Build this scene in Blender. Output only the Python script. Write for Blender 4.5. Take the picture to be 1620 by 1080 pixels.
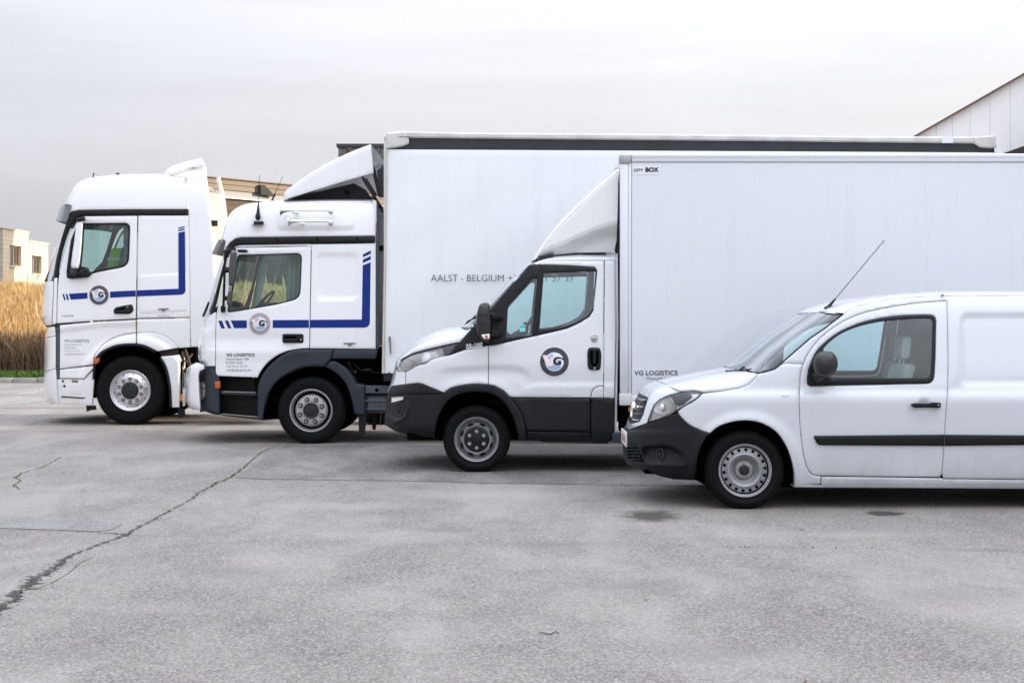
import bpy, bmesh, math, random
import numpy as np
from mathutils import Vector
from mathutils.geometry import delaunay_2d_cdt

for o in list(bpy.data.objects):
    bpy.data.objects.remove(o)
SC = bpy.context.scene
COL = SC.collection
R = math.radians
rnd = random.Random(7)

# ------------------------------------------------------------------ camera
F, U0, HOR, CAMH = 2250.0, 810.0, 507.0, 1.54      # 50 mm lens, eye height 1.54 m
cam = bpy.data.cameras.new('camera')
cam.sensor_width = 36.0
cam.lens = 50.0
cam.shift_y = -33.0 / 1620.0
cam.clip_start = 0.1
cam.clip_end = 3000.0
cam_o = bpy.data.objects.new('camera', cam)
cam_o.location = (0, 0, CAMH)
cam_o.rotation_euler = (R(90), 0, 0)
COL.objects.link(cam_o)
SC.camera = cam_o
SC.render.resolution_x, SC.render.resolution_y = 1024, 682

# ------------------------------------------------------------------ sky and sun
SUN_EL, SUN_AZ = 11.0, 2.5           # low sun from the right, a little behind the row
SUN_STRENGTH = 5.0
world = bpy.data.worlds.new('World')
SC.world = world
world.use_nodes = True
wn, wl = world.node_tree.nodes, world.node_tree.links
wn.clear()
w_out = wn.new('ShaderNodeOutputWorld')
w_bg = wn.new('ShaderNodeBackground')
w_sky = wn.new('ShaderNodeTexSky')
w_sky.sky_type = 'NISHITA'
w_sky.sun_disc = False
w_sky.sun_elevation = R(SUN_EL)
w_sky.sun_rotation = R(90 - SUN_AZ)
w_sky.air_density = 1.0
w_sky.dust_density = 2.0
w_scale = wn.new('ShaderNodeMix'); w_scale.data_type = 'RGBA'; w_scale.blend_type = 'MULTIPLY'
w_scale.inputs['Factor'].default_value = 1.0
wl.new(w_sky.outputs[0], w_scale.inputs['A'])
w_scale.inputs['B'].default_value = (0.10, 0.10, 0.10, 1)
w_tc = wn.new('ShaderNodeTexCoord')
w_sep = wn.new('ShaderNodeSeparateXYZ')
wl.new(w_tc.outputs['Generated'], w_sep.inputs[0])
# high thin cloud: soft streaks, brighter towards the zenith as under an overcast sky
w_map = wn.new('ShaderNodeMapping')
w_map.inputs['Scale'].default_value = (1.4, 1.4, 14.0)
w_map.inputs['Rotation'].default_value = (0.10, 0.08, 0.6)
wl.new(w_tc.outputs['Generated'], w_map.inputs[0])
w_n1 = wn.new('ShaderNodeTexNoise')
w_n1.inputs['Scale'].default_value = 1.7
w_n1.inputs['Detail'].default_value = 6.0
w_n1.inputs['Roughness'].default_value = 0.52
w_n1.inputs['Distortion'].default_value = 0.5
wl.new(w_map.outputs[0], w_n1.inputs['Vector'])
w_nr = wn.new('ShaderNodeMapRange')
w_nr.inputs['From Min'].default_value = 0.3
w_nr.inputs['From Max'].default_value = 0.7
w_nr.inputs['To Min'].default_value = 0.93
w_nr.inputs['To Max'].default_value = 1.07
wl.new(w_n1.outputs['Fac'], w_nr.inputs['Value'])
w_zc = wn.new('ShaderNodeMath'); w_zc.operation = 'MAXIMUM'; w_zc.inputs[1].default_value = 0.0
wl.new(w_sep.outputs['Z'], w_zc.inputs[0])
w_zp = wn.new('ShaderNodeMath'); w_zp.operation = 'MULTIPLY_ADD'          # horizon to zenith: (0.85 z + 0.93) z + 0.462
w_zp.inputs[1].default_value = 0.85; w_zp.inputs[2].default_value = 0.93
wl.new(w_zc.outputs[0], w_zp.inputs[0])
w_el = wn.new('ShaderNodeMath'); w_el.operation = 'MULTIPLY_ADD'; w_el.inputs[2].default_value = 0.462
wl.new(w_zp.outputs[0], w_el.inputs[0]); wl.new(w_zc.outputs[0], w_el.inputs[1])
w_az = wn.new('ShaderNodeMapRange')                 # the cloud glows a little on the sun's side
w_az.inputs['From Min'].default_value = -1.0
w_az.inputs['From Max'].default_value = 1.0
w_az.inputs['To Min'].default_value = 0.70
w_az.inputs['To Max'].default_value = 1.38
wl.new(w_sep.outputs['X'], w_az.inputs['Value'])
def wmath(op, a, b):
    n = wn.new('ShaderNodeMath'); n.operation = op
    wl.new(a, n.inputs[0]); wl.new(b, n.inputs[1])
    return n.outputs[0]
w_lum = wmath('MULTIPLY', wmath('MULTIPLY', w_el.outputs[0], w_nr.outputs[0]), w_az.outputs[0])
w_ramp = wn.new('ShaderNodeMix'); w_ramp.data_type = 'RGBA'
w_ramp.inputs['A'].default_value = (0.93, 0.95, 1.06, 1)
w_ramp.inputs['B'].default_value = (1.0, 0.978, 0.97, 1)
w_xr = wn.new('ShaderNodeMapRange')
w_xr.inputs['From Min'].default_value = -0.8; w_xr.inputs['From Max'].default_value = 0.8
wl.new(w_sep.outputs['X'], w_xr.inputs['Value'])
wl.new(w_xr.outputs[0], w_ramp.inputs['Factor'])
w_zen = wn.new('ShaderNodeMix'); w_zen.data_type = 'RGBA'    # thinner, bluer cloud overhead
w_zr = wn.new('ShaderNodeMapRange'); w_zr.inputs['From Min'].default_value = 0.15; w_zr.inputs['From Max'].default_value = 0.9
wl.new(w_sep.outputs['Z'], w_zr.inputs['Value']); wl.new(w_zr.outputs[0], w_zen.inputs['Factor'])
wl.new(w_ramp.outputs['Result'], w_zen.inputs['A']); w_zen.inputs['B'].default_value = (0.90, 0.97, 1.12, 1)
w_cl = wn.new('ShaderNodeVectorMath'); w_cl.operation = 'SCALE'
wl.new(w_zen.outputs['Result'], w_cl.inputs[0]); wl.new(w_lum, w_cl.inputs['Scale'])
w_mix = wn.new('ShaderNodeMix'); w_mix.data_type = 'RGBA'
w_mix.inputs['Factor'].default_value = 0.92          # nearly closed thin cloud over the clear sky
wl.new(w_scale.outputs['Result'], w_mix.inputs['A'])
wl.new(w_cl.outputs[0], w_mix.inputs['B'])
wl.new(w_mix.outputs['Result'], w_bg.inputs['Color'])
w_bg.inputs['Strength'].default_value = 1.0
wl.new(w_bg.outputs[0], w_out.inputs[0])

sun = bpy.data.lights.new('sun', 'SUN')
sun.energy = SUN_STRENGTH
sun.angle = R(0.8)
sun.color = (1.0, 0.80, 0.56)
sun_o = bpy.data.objects.new('sun', sun)
sd = Vector((math.cos(R(SUN_EL)) * math.cos(R(SUN_AZ)), math.cos(R(SUN_EL)) * math.sin(R(SUN_AZ)), math.sin(R(SUN_EL))))
sun_o.rotation_euler = (-sd).to_track_quat('-Z', 'Y').to_euler()
sun_o.location = (30, 0, 30)
COL.objects.link(sun_o)

SC.view_settings.view_transform = 'Standard'
SC.view_settings.look = 'None'
SC.view_settings.exposure = 0.55
SC.view_settings.gamma = 1.0
SC.view_settings.use_curve_mapping = False
SC.render.engine = 'CYCLES'
SC.cycles.max_bounces = 10
SC.cycles.transparent_max_bounces = 16

# ------------------------------------------------------------------ materials
MATS = {}
def nodemat(name):
    m = bpy.data.materials.new(name)
    m.use_nodes = True
    MATS[name] = m
    nt = m.node_tree
    b = nt.nodes['Principled BSDF']
    return m, nt.nodes, nt.links, b
def simple(name, col, rough=0.5, metal=0.0, coat=0.0, spec=0.4, var=0.0, vscale=8.0, bump=0.0, bscale=60.0, coatr=0.05):
    m, n, l, b = nodemat(name)
    b.inputs['Base Color'].default_value = (*col, 1)
    b.inputs['Roughness'].default_value = rough
    b.inputs['Metallic'].default_value = metal
    b.inputs['Coat Weight'].default_value = coat
    b.inputs['Coat Roughness'].default_value = coatr
    b.inputs['Specular IOR Level'].default_value = spec
    if var or bump:
        tc = n.new('ShaderNodeTexCoord')
        t = n.new('ShaderNodeTexNoise'); t.inputs['Scale'].default_value = vscale
        t.inputs['Detail'].default_value = 6; t.inputs['Roughness'].default_value = 0.6
        l.new(tc.outputs['Object'], t.inputs['Vector'])
        if var:
            mr = n.new('ShaderNodeMapRange')
            mr.inputs['From Min'].default_value = 0.3; mr.inputs['From Max'].default_value = 0.7
            mr.inputs['To Min'].default_value = 1 - var; mr.inputs['To Max'].default_value = 1 + var
            l.new(t.outputs['Fac'], mr.inputs['Value'])
            sc = n.new('ShaderNodeVectorMath'); sc.operation = 'SCALE'
            sc.inputs[0].default_value = col
            l.new(mr.outputs[0], sc.inputs['Scale'])
            l.new(sc.outputs[0], b.inputs['Base Color'])
            rr = n.new('ShaderNodeMapRange')
            rr.inputs['From Min'].default_value = 0.3; rr.inputs['From Max'].default_value = 0.7
            rr.inputs['To Min'].default_value = max(0.02, rough * (1 - var)); rr.inputs['To Max'].default_value = min(1, rough * (1 + var))
            l.new(t.outputs['Fac'], rr.inputs['Value']); l.new(rr.outputs[0], b.inputs['Roughness'])
        if bump:
            t2 = n.new('ShaderNodeTexNoise'); t2.inputs['Scale'].default_value = bscale
            t2.inputs['Detail'].default_value = 4
            l.new(tc.outputs['Object'], t2.inputs['Vector'])
            bp = n.new('ShaderNodeBump'); bp.inputs['Strength'].default_value = bump; bp.inputs['Distance'].default_value = 0.01
            l.new(t2.outputs['Fac'], bp.inputs['Height']); l.new(bp.outputs[0], b.inputs['Normal'])
    return m

def paint(name, col=(0.80, 0.81, 0.82), grime=0.35, gz=0.75, rough=0.28, streak=0.0):
    """white vehicle paint with clear coat and road film thrown up from below"""
    m, n, l, b = nodemat(name)
    g = n.new('ShaderNodeNewGeometry')
    s = n.new('ShaderNodeSeparateXYZ'); l.new(g.outputs['Position'], s.inputs[0])
    t = n.new('ShaderNodeTexNoise'); t.inputs['Scale'].default_value = 2.2; t.inputs['Detail'].default_value = 8; t.inputs['Roughness'].default_value = 0.68
    mp = n.new('ShaderNodeMapping'); mp.inputs['Scale'].default_value = (1.6, 1.6, 1.0)
    l.new(g.outputs['Position'], mp.inputs[0]); l.new(mp.outputs[0], t.inputs['Vector'])
    zr = n.new('ShaderNodeMapRange'); zr.inputs['From Min'].default_value = 0.18; zr.inputs['From Max'].default_value = gz
    zr.inputs['To Min'].default_value = 1.0; zr.inputs['To Max'].default_value = 0.06
    l.new(s.outputs['Z'], zr.inputs['Value'])
    pw = n.new('ShaderNodeMath'); pw.operation = 'POWER'; pw.inputs[1].default_value = 1.6; l.new(zr.outputs[0], pw.inputs[0])
    nr = n.new('ShaderNodeMapRange'); nr.inputs['From Min'].default_value = 0.34; nr.inputs['From Max'].default_value = 0.72
    l.new(t.outputs['Fac'], nr.inputs['Value'])
    mu = n.new('ShaderNodeMath'); mu.operation = 'MULTIPLY'; l.new(pw.outputs[0], mu.inputs[0]); l.new(nr.outputs[0], mu.inputs[1])
    mu2 = n.new('ShaderNodeMath'); mu2.operation = 'MULTIPLY'; mu2.inputs[1].default_value = grime; mu2.use_clamp = True
    l.new(mu.outputs[0], mu2.inputs[0])
    fac = mu2.outputs[0]
    if streak:
        t3 = n.new('ShaderNodeTexNoise'); t3.inputs['Scale'].default_value = 3.0; t3.inputs['Detail'].default_value = 5
        m3 = n.new('ShaderNodeMapping'); m3.inputs['Scale'].default_value = (5.0, 5.0, 0.35)
        l.new(g.outputs['Position'], m3.inputs[0]); l.new(m3.outputs[0], t3.inputs['Vector'])
        r3 = n.new('ShaderNodeMapRange'); r3.inputs['From Min'].default_value = 0.52; r3.inputs['From Max'].default_value = 0.75
        r3.inputs['To Max'].default_value = streak
        l.new(t3.outputs['Fac'], r3.inputs['Value'])
        ad = n.new('ShaderNodeMath'); ad.operation = 'ADD'; ad.use_clamp = True
        l.new(fac, ad.inputs[0]); l.new(r3.outputs[0], ad.inputs[1]); fac = ad.outputs[0]
    mx = n.new('ShaderNodeMix'); mx.data_type = 'RGBA'
    mx.inputs['A'].default_value = (*col, 1); mx.inputs['B'].default_value = (0.155, 0.135, 0.11, 1)
    l.new(fac, mx.inputs['Factor']); l.new(mx.outputs['Result'], b.inputs['Base Color'])
    b.inputs['Roughness'].default_value = rough
    b.inputs['Coat Weight'].default_value = 0.9
    b.inputs['Coat IOR'].default_value = 1.6
    cr = n.new('ShaderNodeMapRange'); cr.inputs['To Min'].default_value = 0.03; cr.inputs['To Max'].default_value = 0.55
    l.new(fac, cr.inputs['Value']); l.new(cr.outputs[0], b.inputs['Coat Roughness'])
    return m

def glassmat(name, tint, refl=1.0, dirt=0.03):
    m = bpy.data.materials.new(name); m.use_nodes = True; MATS[name] = m
    n, l = m.node_tree.nodes, m.node_tree.links
    n.clear()
    o = n.new('ShaderNodeOutputMaterial')
    tr = n.new('ShaderNodeBsdfTransparent'); tr.inputs[0].default_value = (*tint, 1)
    gl = n.new('ShaderNodeBsdfGlossy'); gl.inputs['Roughness'].default_value = 0.01; gl.inputs[0].default_value = (0.95, 0.97, 1, 1)
    fr = n.new('ShaderNodeFresnel'); fr.inputs['IOR'].default_value = 1.5
    mr = n.new('ShaderNodeMath'); mr.operation = 'MULTIPLY'; mr.inputs[1].default_value = 1.9 * refl; mr.use_clamp = True
    l.new(fr.outputs[0], mr.inputs[0])
    mx = n.new('ShaderNodeMixShader'); l.new(mr.outputs[0], mx.inputs[0]); l.new(tr.outputs[0], mx.inputs[1]); l.new(gl.outputs[0], mx.inputs[2])
    df = n.new('ShaderNodeBsdfDiffuse'); df.inputs[0].default_value = (0.6, 0.6, 0.58, 1)
    t = n.new('ShaderNodeTexNoise'); t.inputs['Scale'].default_value = 5; t.inputs['Detail'].default_value = 8
    g = n.new('ShaderNodeNewGeometry'); l.new(g.outputs['Position'], t.inputs['Vector'])
    md = n.new('ShaderNodeMapRange'); md.inputs['From Min'].default_value = 0.35; md.inputs['From Max'].default_value = 0.8
    md.inputs['To Min'].default_value = dirt * 0.4; md.inputs['To Max'].default_value = dirt * 2.5
    l.new(t.outputs['Fac'], md.inputs['Value'])
    m2 = n.new('ShaderNodeMixShader'); l.new(md.outputs[0], m2.inputs[0]); l.new(mx.outputs[0], m2.inputs[1]); l.new(df.outputs[0], m2.inputs[2])
    l.new(m2.outputs[0], o.inputs[0])
    return m

paint('paint_small_van', (0.65, 0.67, 0.70), grime=0.42, gz=0.72)
paint('paint_box_van', (0.70, 0.715, 0.73), grime=0.5, gz=1.1)
paint('paint_truck', (0.88, 0.885, 0.89), grime=0.3, gz=1.4, streak=0.03)
paint('paint_big_truck', (0.87, 0.87, 0.87), grime=0.3, gz=1.2)
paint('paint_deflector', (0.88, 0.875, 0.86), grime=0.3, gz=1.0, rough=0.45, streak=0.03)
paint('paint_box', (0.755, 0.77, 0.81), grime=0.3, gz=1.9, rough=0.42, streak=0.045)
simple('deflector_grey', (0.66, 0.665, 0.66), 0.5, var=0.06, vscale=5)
glassmat('glass_side', (0.76, 0.95, 0.955), 1.1)
glassmat('glass_screen', (0.80, 0.95, 0.94), 1.0, 0.03)
glassmat('glass_truck', (0.60, 0.80, 0.76), 0.9, 0.03)
glassmat('glass_lamp', (0.97, 0.97, 0.97), 0.9, 0.02)
simple('rubber_tyre', (0.0075, 0.0075, 0.008), 0.8, spec=0.12, var=0.3, vscale=14, bump=0.15, bscale=120)
simple('rubber_trim', (0.010, 0.010, 0.012), 0.5, spec=0.3)
simple('plastic_black', (0.006, 0.0065, 0.008), 0.45, spec=0.3, var=0.15, vscale=10, bump=0.05, bscale=400)
simple('plastic_charcoal', (0.0085, 0.0095, 0.012), 0.55, spec=0.28, var=0.15, vscale=6, bump=0.08, bscale=500)
simple('plastic_slate', (0.028, 0.034, 0.045), 0.58, spec=0.35, var=0.14, vscale=5, bump=0.06, bscale=400)
simple('plastic_visor', (0.075, 0.070, 0.070), 0.35, var=0.1)
simple('plastic_mirror', (0.026, 0.025, 0.025), 0.45, spec=0.4, bump=0.05, bscale=500)
simple('underbody', (0.005, 0.005, 0.0052), 1.0, spec=0.0, var=0.3, vscale=9)
simple('chassis_steel', (0.018, 0.018, 0.02), 0.6, spec=0.3, var=0.35, vscale=7)
simple('chassis_dirty', (0.060, 0.054, 0.048), 0.75, spec=0.2, var=0.3, vscale=9)
simple('tank_grey', (0.085, 0.092, 0.105), 0.5, metal=0.2, var=0.2, vscale=6)
simple('aluminium', (0.66, 0.66, 0.67), 0.3, metal=0.85, var=0.07, vscale=9)
simple('wheel_silver', (0.34, 0.345, 0.36), 0.42, metal=0.5, var=0.14, vscale=9)
simple('wheel_pale', (0.42, 0.42, 0.42), 0.5, metal=0.15, var=0.14, vscale=9)
simple('wheel_dark', (0.22, 0.22, 0.225), 0.4, metal=0.5, var=0.2, vscale=12)
simple('lamp_silver', (0.70, 0.69, 0.66), 0.28, metal=0.3, coat=0.5)
simple('wheel_dust_shade', (0.33, 0.31, 0.29), 0.6, metal=0.3, var=0.25, vscale=14)  # dusty metal; on the rim dish it also paints the recess shading
simple('hub_dark', (0.014, 0.015, 0.018), 0.5, var=0.3, vscale=20)
simple('hole_dark', (0.003, 0.003, 0.003), 1.0, spec=0.0)
simple('chrome', (0.85, 0.84, 0.82), 0.08, metal=1.0)
simple('reflector_chrome', (0.74, 0.72, 0.68), 0.22, metal=0.55, coat=0.5)
simple('amber', (0.80, 0.22, 0.02), 0.25, coat=0.6)
simple('amber_red', (0.50, 0.10, 0.025), 0.25, coat=0.6)
simple('lamp_white', (0.88, 0.86, 0.82), 0.2, coat=0.8)
simple('plate_white', (0.72, 0.71, 0.72), 0.4)
simple('plate_red', (0.30, 0.10, 0.12), 0.45)
simple('decal_blue', (0.004, 0.024, 0.21), 0.45, spec=0.25)
simple('decal_navy', (0.004, 0.008, 0.035), 0.45, spec=0.25)
simple('decal_sky', (0.08, 0.30, 0.62), 0.4, coat=0.3)
simple('decal_white', (0.84, 0.84, 0.86), 0.4, coat=0.3)
simple('decal_pink', (0.80, 0.55, 0.55), 0.4, coat=0.3)
simple('decal_vpink', (0.82, 0.77, 0.78), 0.4)
simple('decal_ring_dark', (0.060, 0.068, 0.085), 0.45, spec=0.25)
simple('decal_ring_mid', (0.10, 0.10, 0.115), 0.45, spec=0.25)
simple('decal_ring_pale', (0.42, 0.40, 0.41), 0.45, spec=0.25)
simple('decal_text', (0.018, 0.02, 0.025), 0.5, spec=0.25)
simple('decal_text_grey', (0.16, 0.165, 0.18), 0.5, spec=0.25)
simple('decal_text_pale', (0.40, 0.41, 0.43), 0.5, spec=0.25)
simple('sticker_green', (0.25, 0.70, 0.60), 0.4)
simple('interior_dark', (0.035, 0.037, 0.04), 0.7, var=0.15)
simple('interior_grey', (0.24, 0.25, 0.26), 0.75, var=0.15)
simple('interior_pale', (0.62, 0.61, 0.56), 0.8, var=0.1)
simple('curtain_pale', (0.60, 0.62, 0.58), 0.9, var=0.06)
simple('vest_green', (0.20, 0.62, 0.03), 0.8, var=0.12, vscale=25)
simple('vest_silver', (0.60, 0.62, 0.62), 0.35)
simple('seal_black', (0.012, 0.012, 0.014), 0.6)
simple('clip_grey', (0.22, 0.20, 0.19), 0.45, metal=0.6)
# ------------------------------------------------------------------ geometry tools
def P(u, v, Y):
    return Vector(((u - U0) / F * Y, Y, CAMH - (v - HOR) / F * Y))
def G(u, v):
    """point on the ground seen at u, v"""
    Y = F * CAMH / (v - HOR)
    return ((u - U0) / F * Y, Y)

def pchip(xs, ys):
    xs = np.asarray(xs, float); ys = np.asarray(ys, float)
    h = np.diff(xs); d = np.diff(ys) / h
    m = np.zeros_like(ys)
    m[0], m[-1] = d[0], d[-1]
    for i in range(1, len(xs) - 1):
        if d[i - 1] * d[i] > 0:
            w1, w2 = 2 * h[i] + h[i - 1], h[i] + 2 * h[i - 1]
            m[i] = (w1 + w2) / (w1 / d[i - 1] + w2 / d[i])
    def f(x):
        x = np.clip(np.asarray(x, float), xs[0], xs[-1])
        i = np.clip(np.searchsorted(xs, x) - 1, 0, len(h) - 1)
        t = (x - xs[i]) / h[i]
        return ((2 * t**3 - 3 * t**2 + 1) * ys[i] + (t**3 - 2 * t**2 + t) * h[i] * m[i]
                + (-2 * t**3 + 3 * t**2) * ys[i + 1] + (t**3 - t**2) * h[i] * m[i + 1])
    return f

def spline(pts, n=8, closed=False):
    """Catmull-Rom through pts"""
    p = [np.array(q, float) for q in pts]
    N = len(p); out = []
    segs = N if closed else N - 1
    for i in range(segs):
        p1, p2 = p[i], p[(i + 1) % N]
        p0 = p[(i - 1) % N] if closed or i > 0 else 2 * p1 - p2
        p3 = p[(i + 2) % N] if closed or i + 2 < N else 2 * p2 - p1
        for k in range(n):
            t = k / n
            out.append(tuple(0.5 * (2 * p1 + (p2 - p0) * t + (2 * p0 - 5 * p1 + 4 * p2 - p3) * t * t + (3 * p1 - p0 - 3 * p2 + p3) * t**3)))
    if not closed:
        out.append(tuple(p[-1]))
    return out
def circ(cu, cv, r, n=32, ry=None):
    ry = ry or r
    return [(cu + r * math.cos(2 * math.pi * i / n), cv + ry * math.sin(2 * math.pi * i / n)) for i in range(n)]
def rrect(u0, v0, u1, v1, r, n=5):
    out = []
    for (cx, cy, a0) in ((u1 - r, v1 - r, 0), (u0 + r, v1 - r, 90), (u0 + r, v0 + r, 180), (u1 - r, v0 + r, 270)):
        for k in range(n + 1):
            a = R(a0 + 90 * k / n)
            out.append((cx + r * math.cos(a), cy + r * math.sin(a)))
    return out
def rounded(pts, r, n=4):
    """polygon with its corners rounded; r number or list"""
    out = []
    N = len(pts)
    for i in range(N):
        ri = r[i] if isinstance(r, (list, tuple)) else r
        a, b, c = np.array(pts[i - 1], float), np.array(pts[i], float), np.array(pts[(i + 1) % N], float)
        if ri <= 0:
            out.append(tuple(b)); continue
        d1, d2 = a - b, c - b
        l1, l2 = np.linalg.norm(d1), np.linalg.norm(d2)
        q = min(ri, l1 * 0.48, l2 * 0.48)
        s, e = b + d1 / l1 * q, b + d2 / l2 * q
        for k in range(n + 1):
            t = k / n
            out.append(tuple((1 - t)**2 * s + 2 * t * (1 - t) * b + t * t * e))
    return out
def area2(p):
    p = np.asarray(p); x, y = p[:, 0], p[:, 1]
    return float(np.sum(x * np.roll(y, -1) - np.roll(x, -1) * y))
def dedupe(p, eps=1e-3):
    out = []
    for q in p:
        if not out or (abs(q[0] - out[-1][0]) + abs(q[1] - out[-1][1])) > eps:
            out.append((float(q[0]), float(q[1])))
    if len(out) > 2 and abs(out[0][0] - out[-1][0]) + abs(out[0][1] - out[-1][1]) <= eps:
        out.pop()
    return out
def inset(poly, d):
    """move a polygon's edges inwards by d"""
    p = np.asarray(poly, float)
    if area2(p) < 0:
        s = -1.0
    else:
        s = 1.0
    nx = np.roll(p, -1, 0) - p
    ln = np.linalg.norm(nx, axis=1, keepdims=True); ln[ln == 0] = 1
    t = nx / ln
    nrm = np.stack([-t[:, 1], t[:, 0]], 1) * s
    n0 = np.roll(nrm, 1, 0)
    b = n0 + nrm
    den = 1 + np.sum(n0 * nrm, 1, keepdims=True)
    den = np.maximum(den, 0.35)
    return [tuple(q) for q in (p + b / den * d)]
def subdiv(poly, step):
    out = []
    N = len(poly)
    for i in range(N):
        a, b = np.array(poly[i]), np.array(poly[(i + 1) % N])
        k = max(1, int(math.ceil(np.linalg.norm(b - a) / step)))
        for j in range(k):
            out.append(tuple(a + (b - a) * j / k))
    return out
def inpoly(pts, poly):
    pts = np.asarray(pts, float); p = np.asarray(poly, float)
    x, y = pts[:, 0], pts[:, 1]
    r = np.zeros(len(pts), bool)
    j = len(p) - 1
    for i in range(len(p)):
        xi, yi = p[i]; xj, yj = p[j]
        if yi != yj:
            c = ((yi > y) != (yj > y)) & (x < (xj - xi) * (y - yi) / (yj - yi) + xi)
            r ^= c
        j = i
    return r
def cdt(loops, extra, keep):
    vs = []; es = []
    for lp in loops:
        s = len(vs)
        vs += [Vector((float(a), float(b))) for a, b in lp]
        es += [(s + i, s + (i + 1) % len(lp)) for i in range(len(lp))]
    nb = len(vs)
    vs += [Vector((float(a), float(b))) for a, b in extra]
    V, E, Fc, ov, oe, of = delaunay_2d_cdt(vs, es, [], 0, 1e-5)
    V = np.array([(q.x, q.y) for q in V])
    isb = np.array([any(k < nb for k in o) if o else True for o in ov])
    tri = np.array([f for f in Fc if len(f) == 3])
    c = V[tri].mean(1)
    m = keep(c)
    tri = tri[m]
    return V, tri, isb

def build(name, verts, faces, mat, parent=None, smooth=True, origin=(0, 0, 0), angle=38, kind=None, label=None):
    me = bpy.data.meshes.new(name)
    o0 = Vector(origin)
    me.from_pydata([tuple(Vector(v) - o0) for v in verts], [], [tuple(int(i) for i in f) for f in faces])
    mats = mat if isinstance(mat, (list, tuple)) else [mat]
    for mm in mats:
        me.materials.append(MATS[mm])
    me.validate()
    me.update()
    if smooth:
        me.polygons.foreach_set('use_smooth', [True] * len(me.polygons))
        me.set_sharp_from_angle(angle=R(angle))
    o = bpy.data.objects.new(name, me)
    COL.objects.link(o)
    if parent:
        o.parent = parent
    if kind:
        o['kind'] = kind
    if label:
        o['label'] = label
    return o
def thing(name, label, cat, loc, group=None):
    o = bpy.data.objects.new(name, None)
    COL.objects.link(o)
    o.location = loc
    o.empty_display_size = 0.3
    o['label'] = label; o['category'] = cat
    if group:
        o['group'] = group
    return o
def tag(o, label, cat, group=None):
    o['label'] = label; o['category'] = cat
    if group:
        o['group'] = group
    return o

class MB:
    """collects shapes into one mesh (world coordinates)"""
    def __init__(s):
        s.v = []; s.f = []
    def add(s, v, f):
        k = len(s.v)
        s.v += [Vector(q) for q in v]
        s.f += [tuple(i + k for i in q) for q in f]
        return s
    def box(s, a, b, bev=0.0):
        (x0, y0, z0), (x1, y1, z1) = [tuple(q) for q in zip(*[sorted(t) for t in zip(a, b)])]
        if bev <= 0:
            v = [(x0, y0, z0), (x1, y0, z0), (x1, y1, z0), (x0, y1, z0), (x0, y0, z1), (x1, y0, z1), (x1, y1, z1), (x0, y1, z1)]
            f = [(0, 3, 2, 1), (4, 5, 6, 7), (0, 1, 5, 4), (1, 2, 6, 5), (2, 3, 7, 6), (3, 0, 4, 7)]
            return s.add(v, f)
        bm = bmesh.new()
        bmesh.ops.create_cube(bm, size=1)
        for q in bm.verts:
            q.co = Vector((x0 + (q.co.x + .5) * (x1 - x0), y0 + (q.co.y + .5) * (y1 - y0), z0 + (q.co.z + .5) * (z1 - z0)))
        bmesh.ops.bevel(bm, geom=bm.edges[:], offset=bev, segments=2, affect='EDGES', profile=0.5)
        bm.verts.index_update()
        s.add([q.co.copy() for q in bm.verts], [[q.index for q in f.verts] for f in bm.faces])
        bm.free()
        return s
    def tube(s, pts, r, n=8, cap=True):
        pts = [Vector(p) for p in pts]
        rs = r if isinstance(r, (list, tuple)) else [r] * len(pts)
        k = len(s.v)
        up = Vector((0, 0, 1))
        prev = None
        for i, p in enumerate(pts):
            t = (pts[min(i + 1, len(pts) - 1)] - pts[max(i - 1, 0)]).normalized()
            if prev is None:
                a = t.cross(up)
                if a.length < 1e-3:
                    a = t.cross(Vector((1, 0, 0)))
            else:
                a = prev - t * prev.dot(t)
            a.normalize(); prev = a
            b = t.cross(a)
            for j in range(n):
                g = 2 * math.pi * j / n
                s.v.append(p + (a * math.cos(g) + b * math.sin(g)) * rs[i])
        for i in range(len(pts) - 1):
            for j in range(n):
                s.f.append((k + i * n + j, k + i * n + (j + 1) % n, k + (i + 1) * n + (j + 1) % n, k + (i + 1) * n + j))
        if cap:
            s.f.append(tuple(k + j for j in range(n))[::-1])
            s.f.append(tuple(k + (len(pts) - 1) * n + j for j in range(n)))
        return s
    def lathe(s, prof, c, n=48, axis='y', sgn=1):
        """prof: (radius, depth) pairs; axis along +y from c"""
        k = len(s.v); c = Vector(c)
        for (r, d) in prof:
            for j in range(n):
                g = 2 * math.pi * j / n
                if axis == 'y':
                    s.v.append(c + Vector((r * math.cos(g), d * sgn, r * math.sin(g))))
                elif axis == 'x':
                    s.v.append(c + Vector((d * sgn, r * math.cos(g), r * math.sin(g))))
                else:
                    s.v.append(c + Vector((r * math.cos(g), r * math.sin(g), d * sgn)))
        for i in range(len(prof) - 1):
            for j in range(n):
                q = (k + i * n + j, k + i * n + (j + 1) % n, k + (i + 1) * n + (j + 1) % n, k + (i + 1) * n + j)
                s.f.append(q)
        return s
    def sphere(s, c, r, sx=1, sy=1, sz=1, n=16, m=10):
        k = len(s.v); c = Vector(c)
        for i in range(m + 1):
            th = math.pi * i / m
            for j in range(n):
                ph = 2 * math.pi * j / n
                s.v.append(c + Vector((r * sx * math.sin(th) * math.cos(ph), r * sy * math.sin(th) * math.sin(ph), r * sz * math.cos(th))))
        for i in range(m):
            for j in range(n):
                s.f.append((k + i * n + j, k + (i + 1) * n + j, k + (i + 1) * n + (j + 1) % n, k + i * n + (j + 1) % n))
        return s
    def poly(s, pts):
        return s.add(pts, [tuple(range(len(pts)))])
    def build(s, name, mat, parent=None, origin=(0, 0, 0), smooth=True, angle=38, kind=None, label=None):
        return build(name, s.v, s.f, mat, parent, smooth, origin, angle, kind, label)

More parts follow.
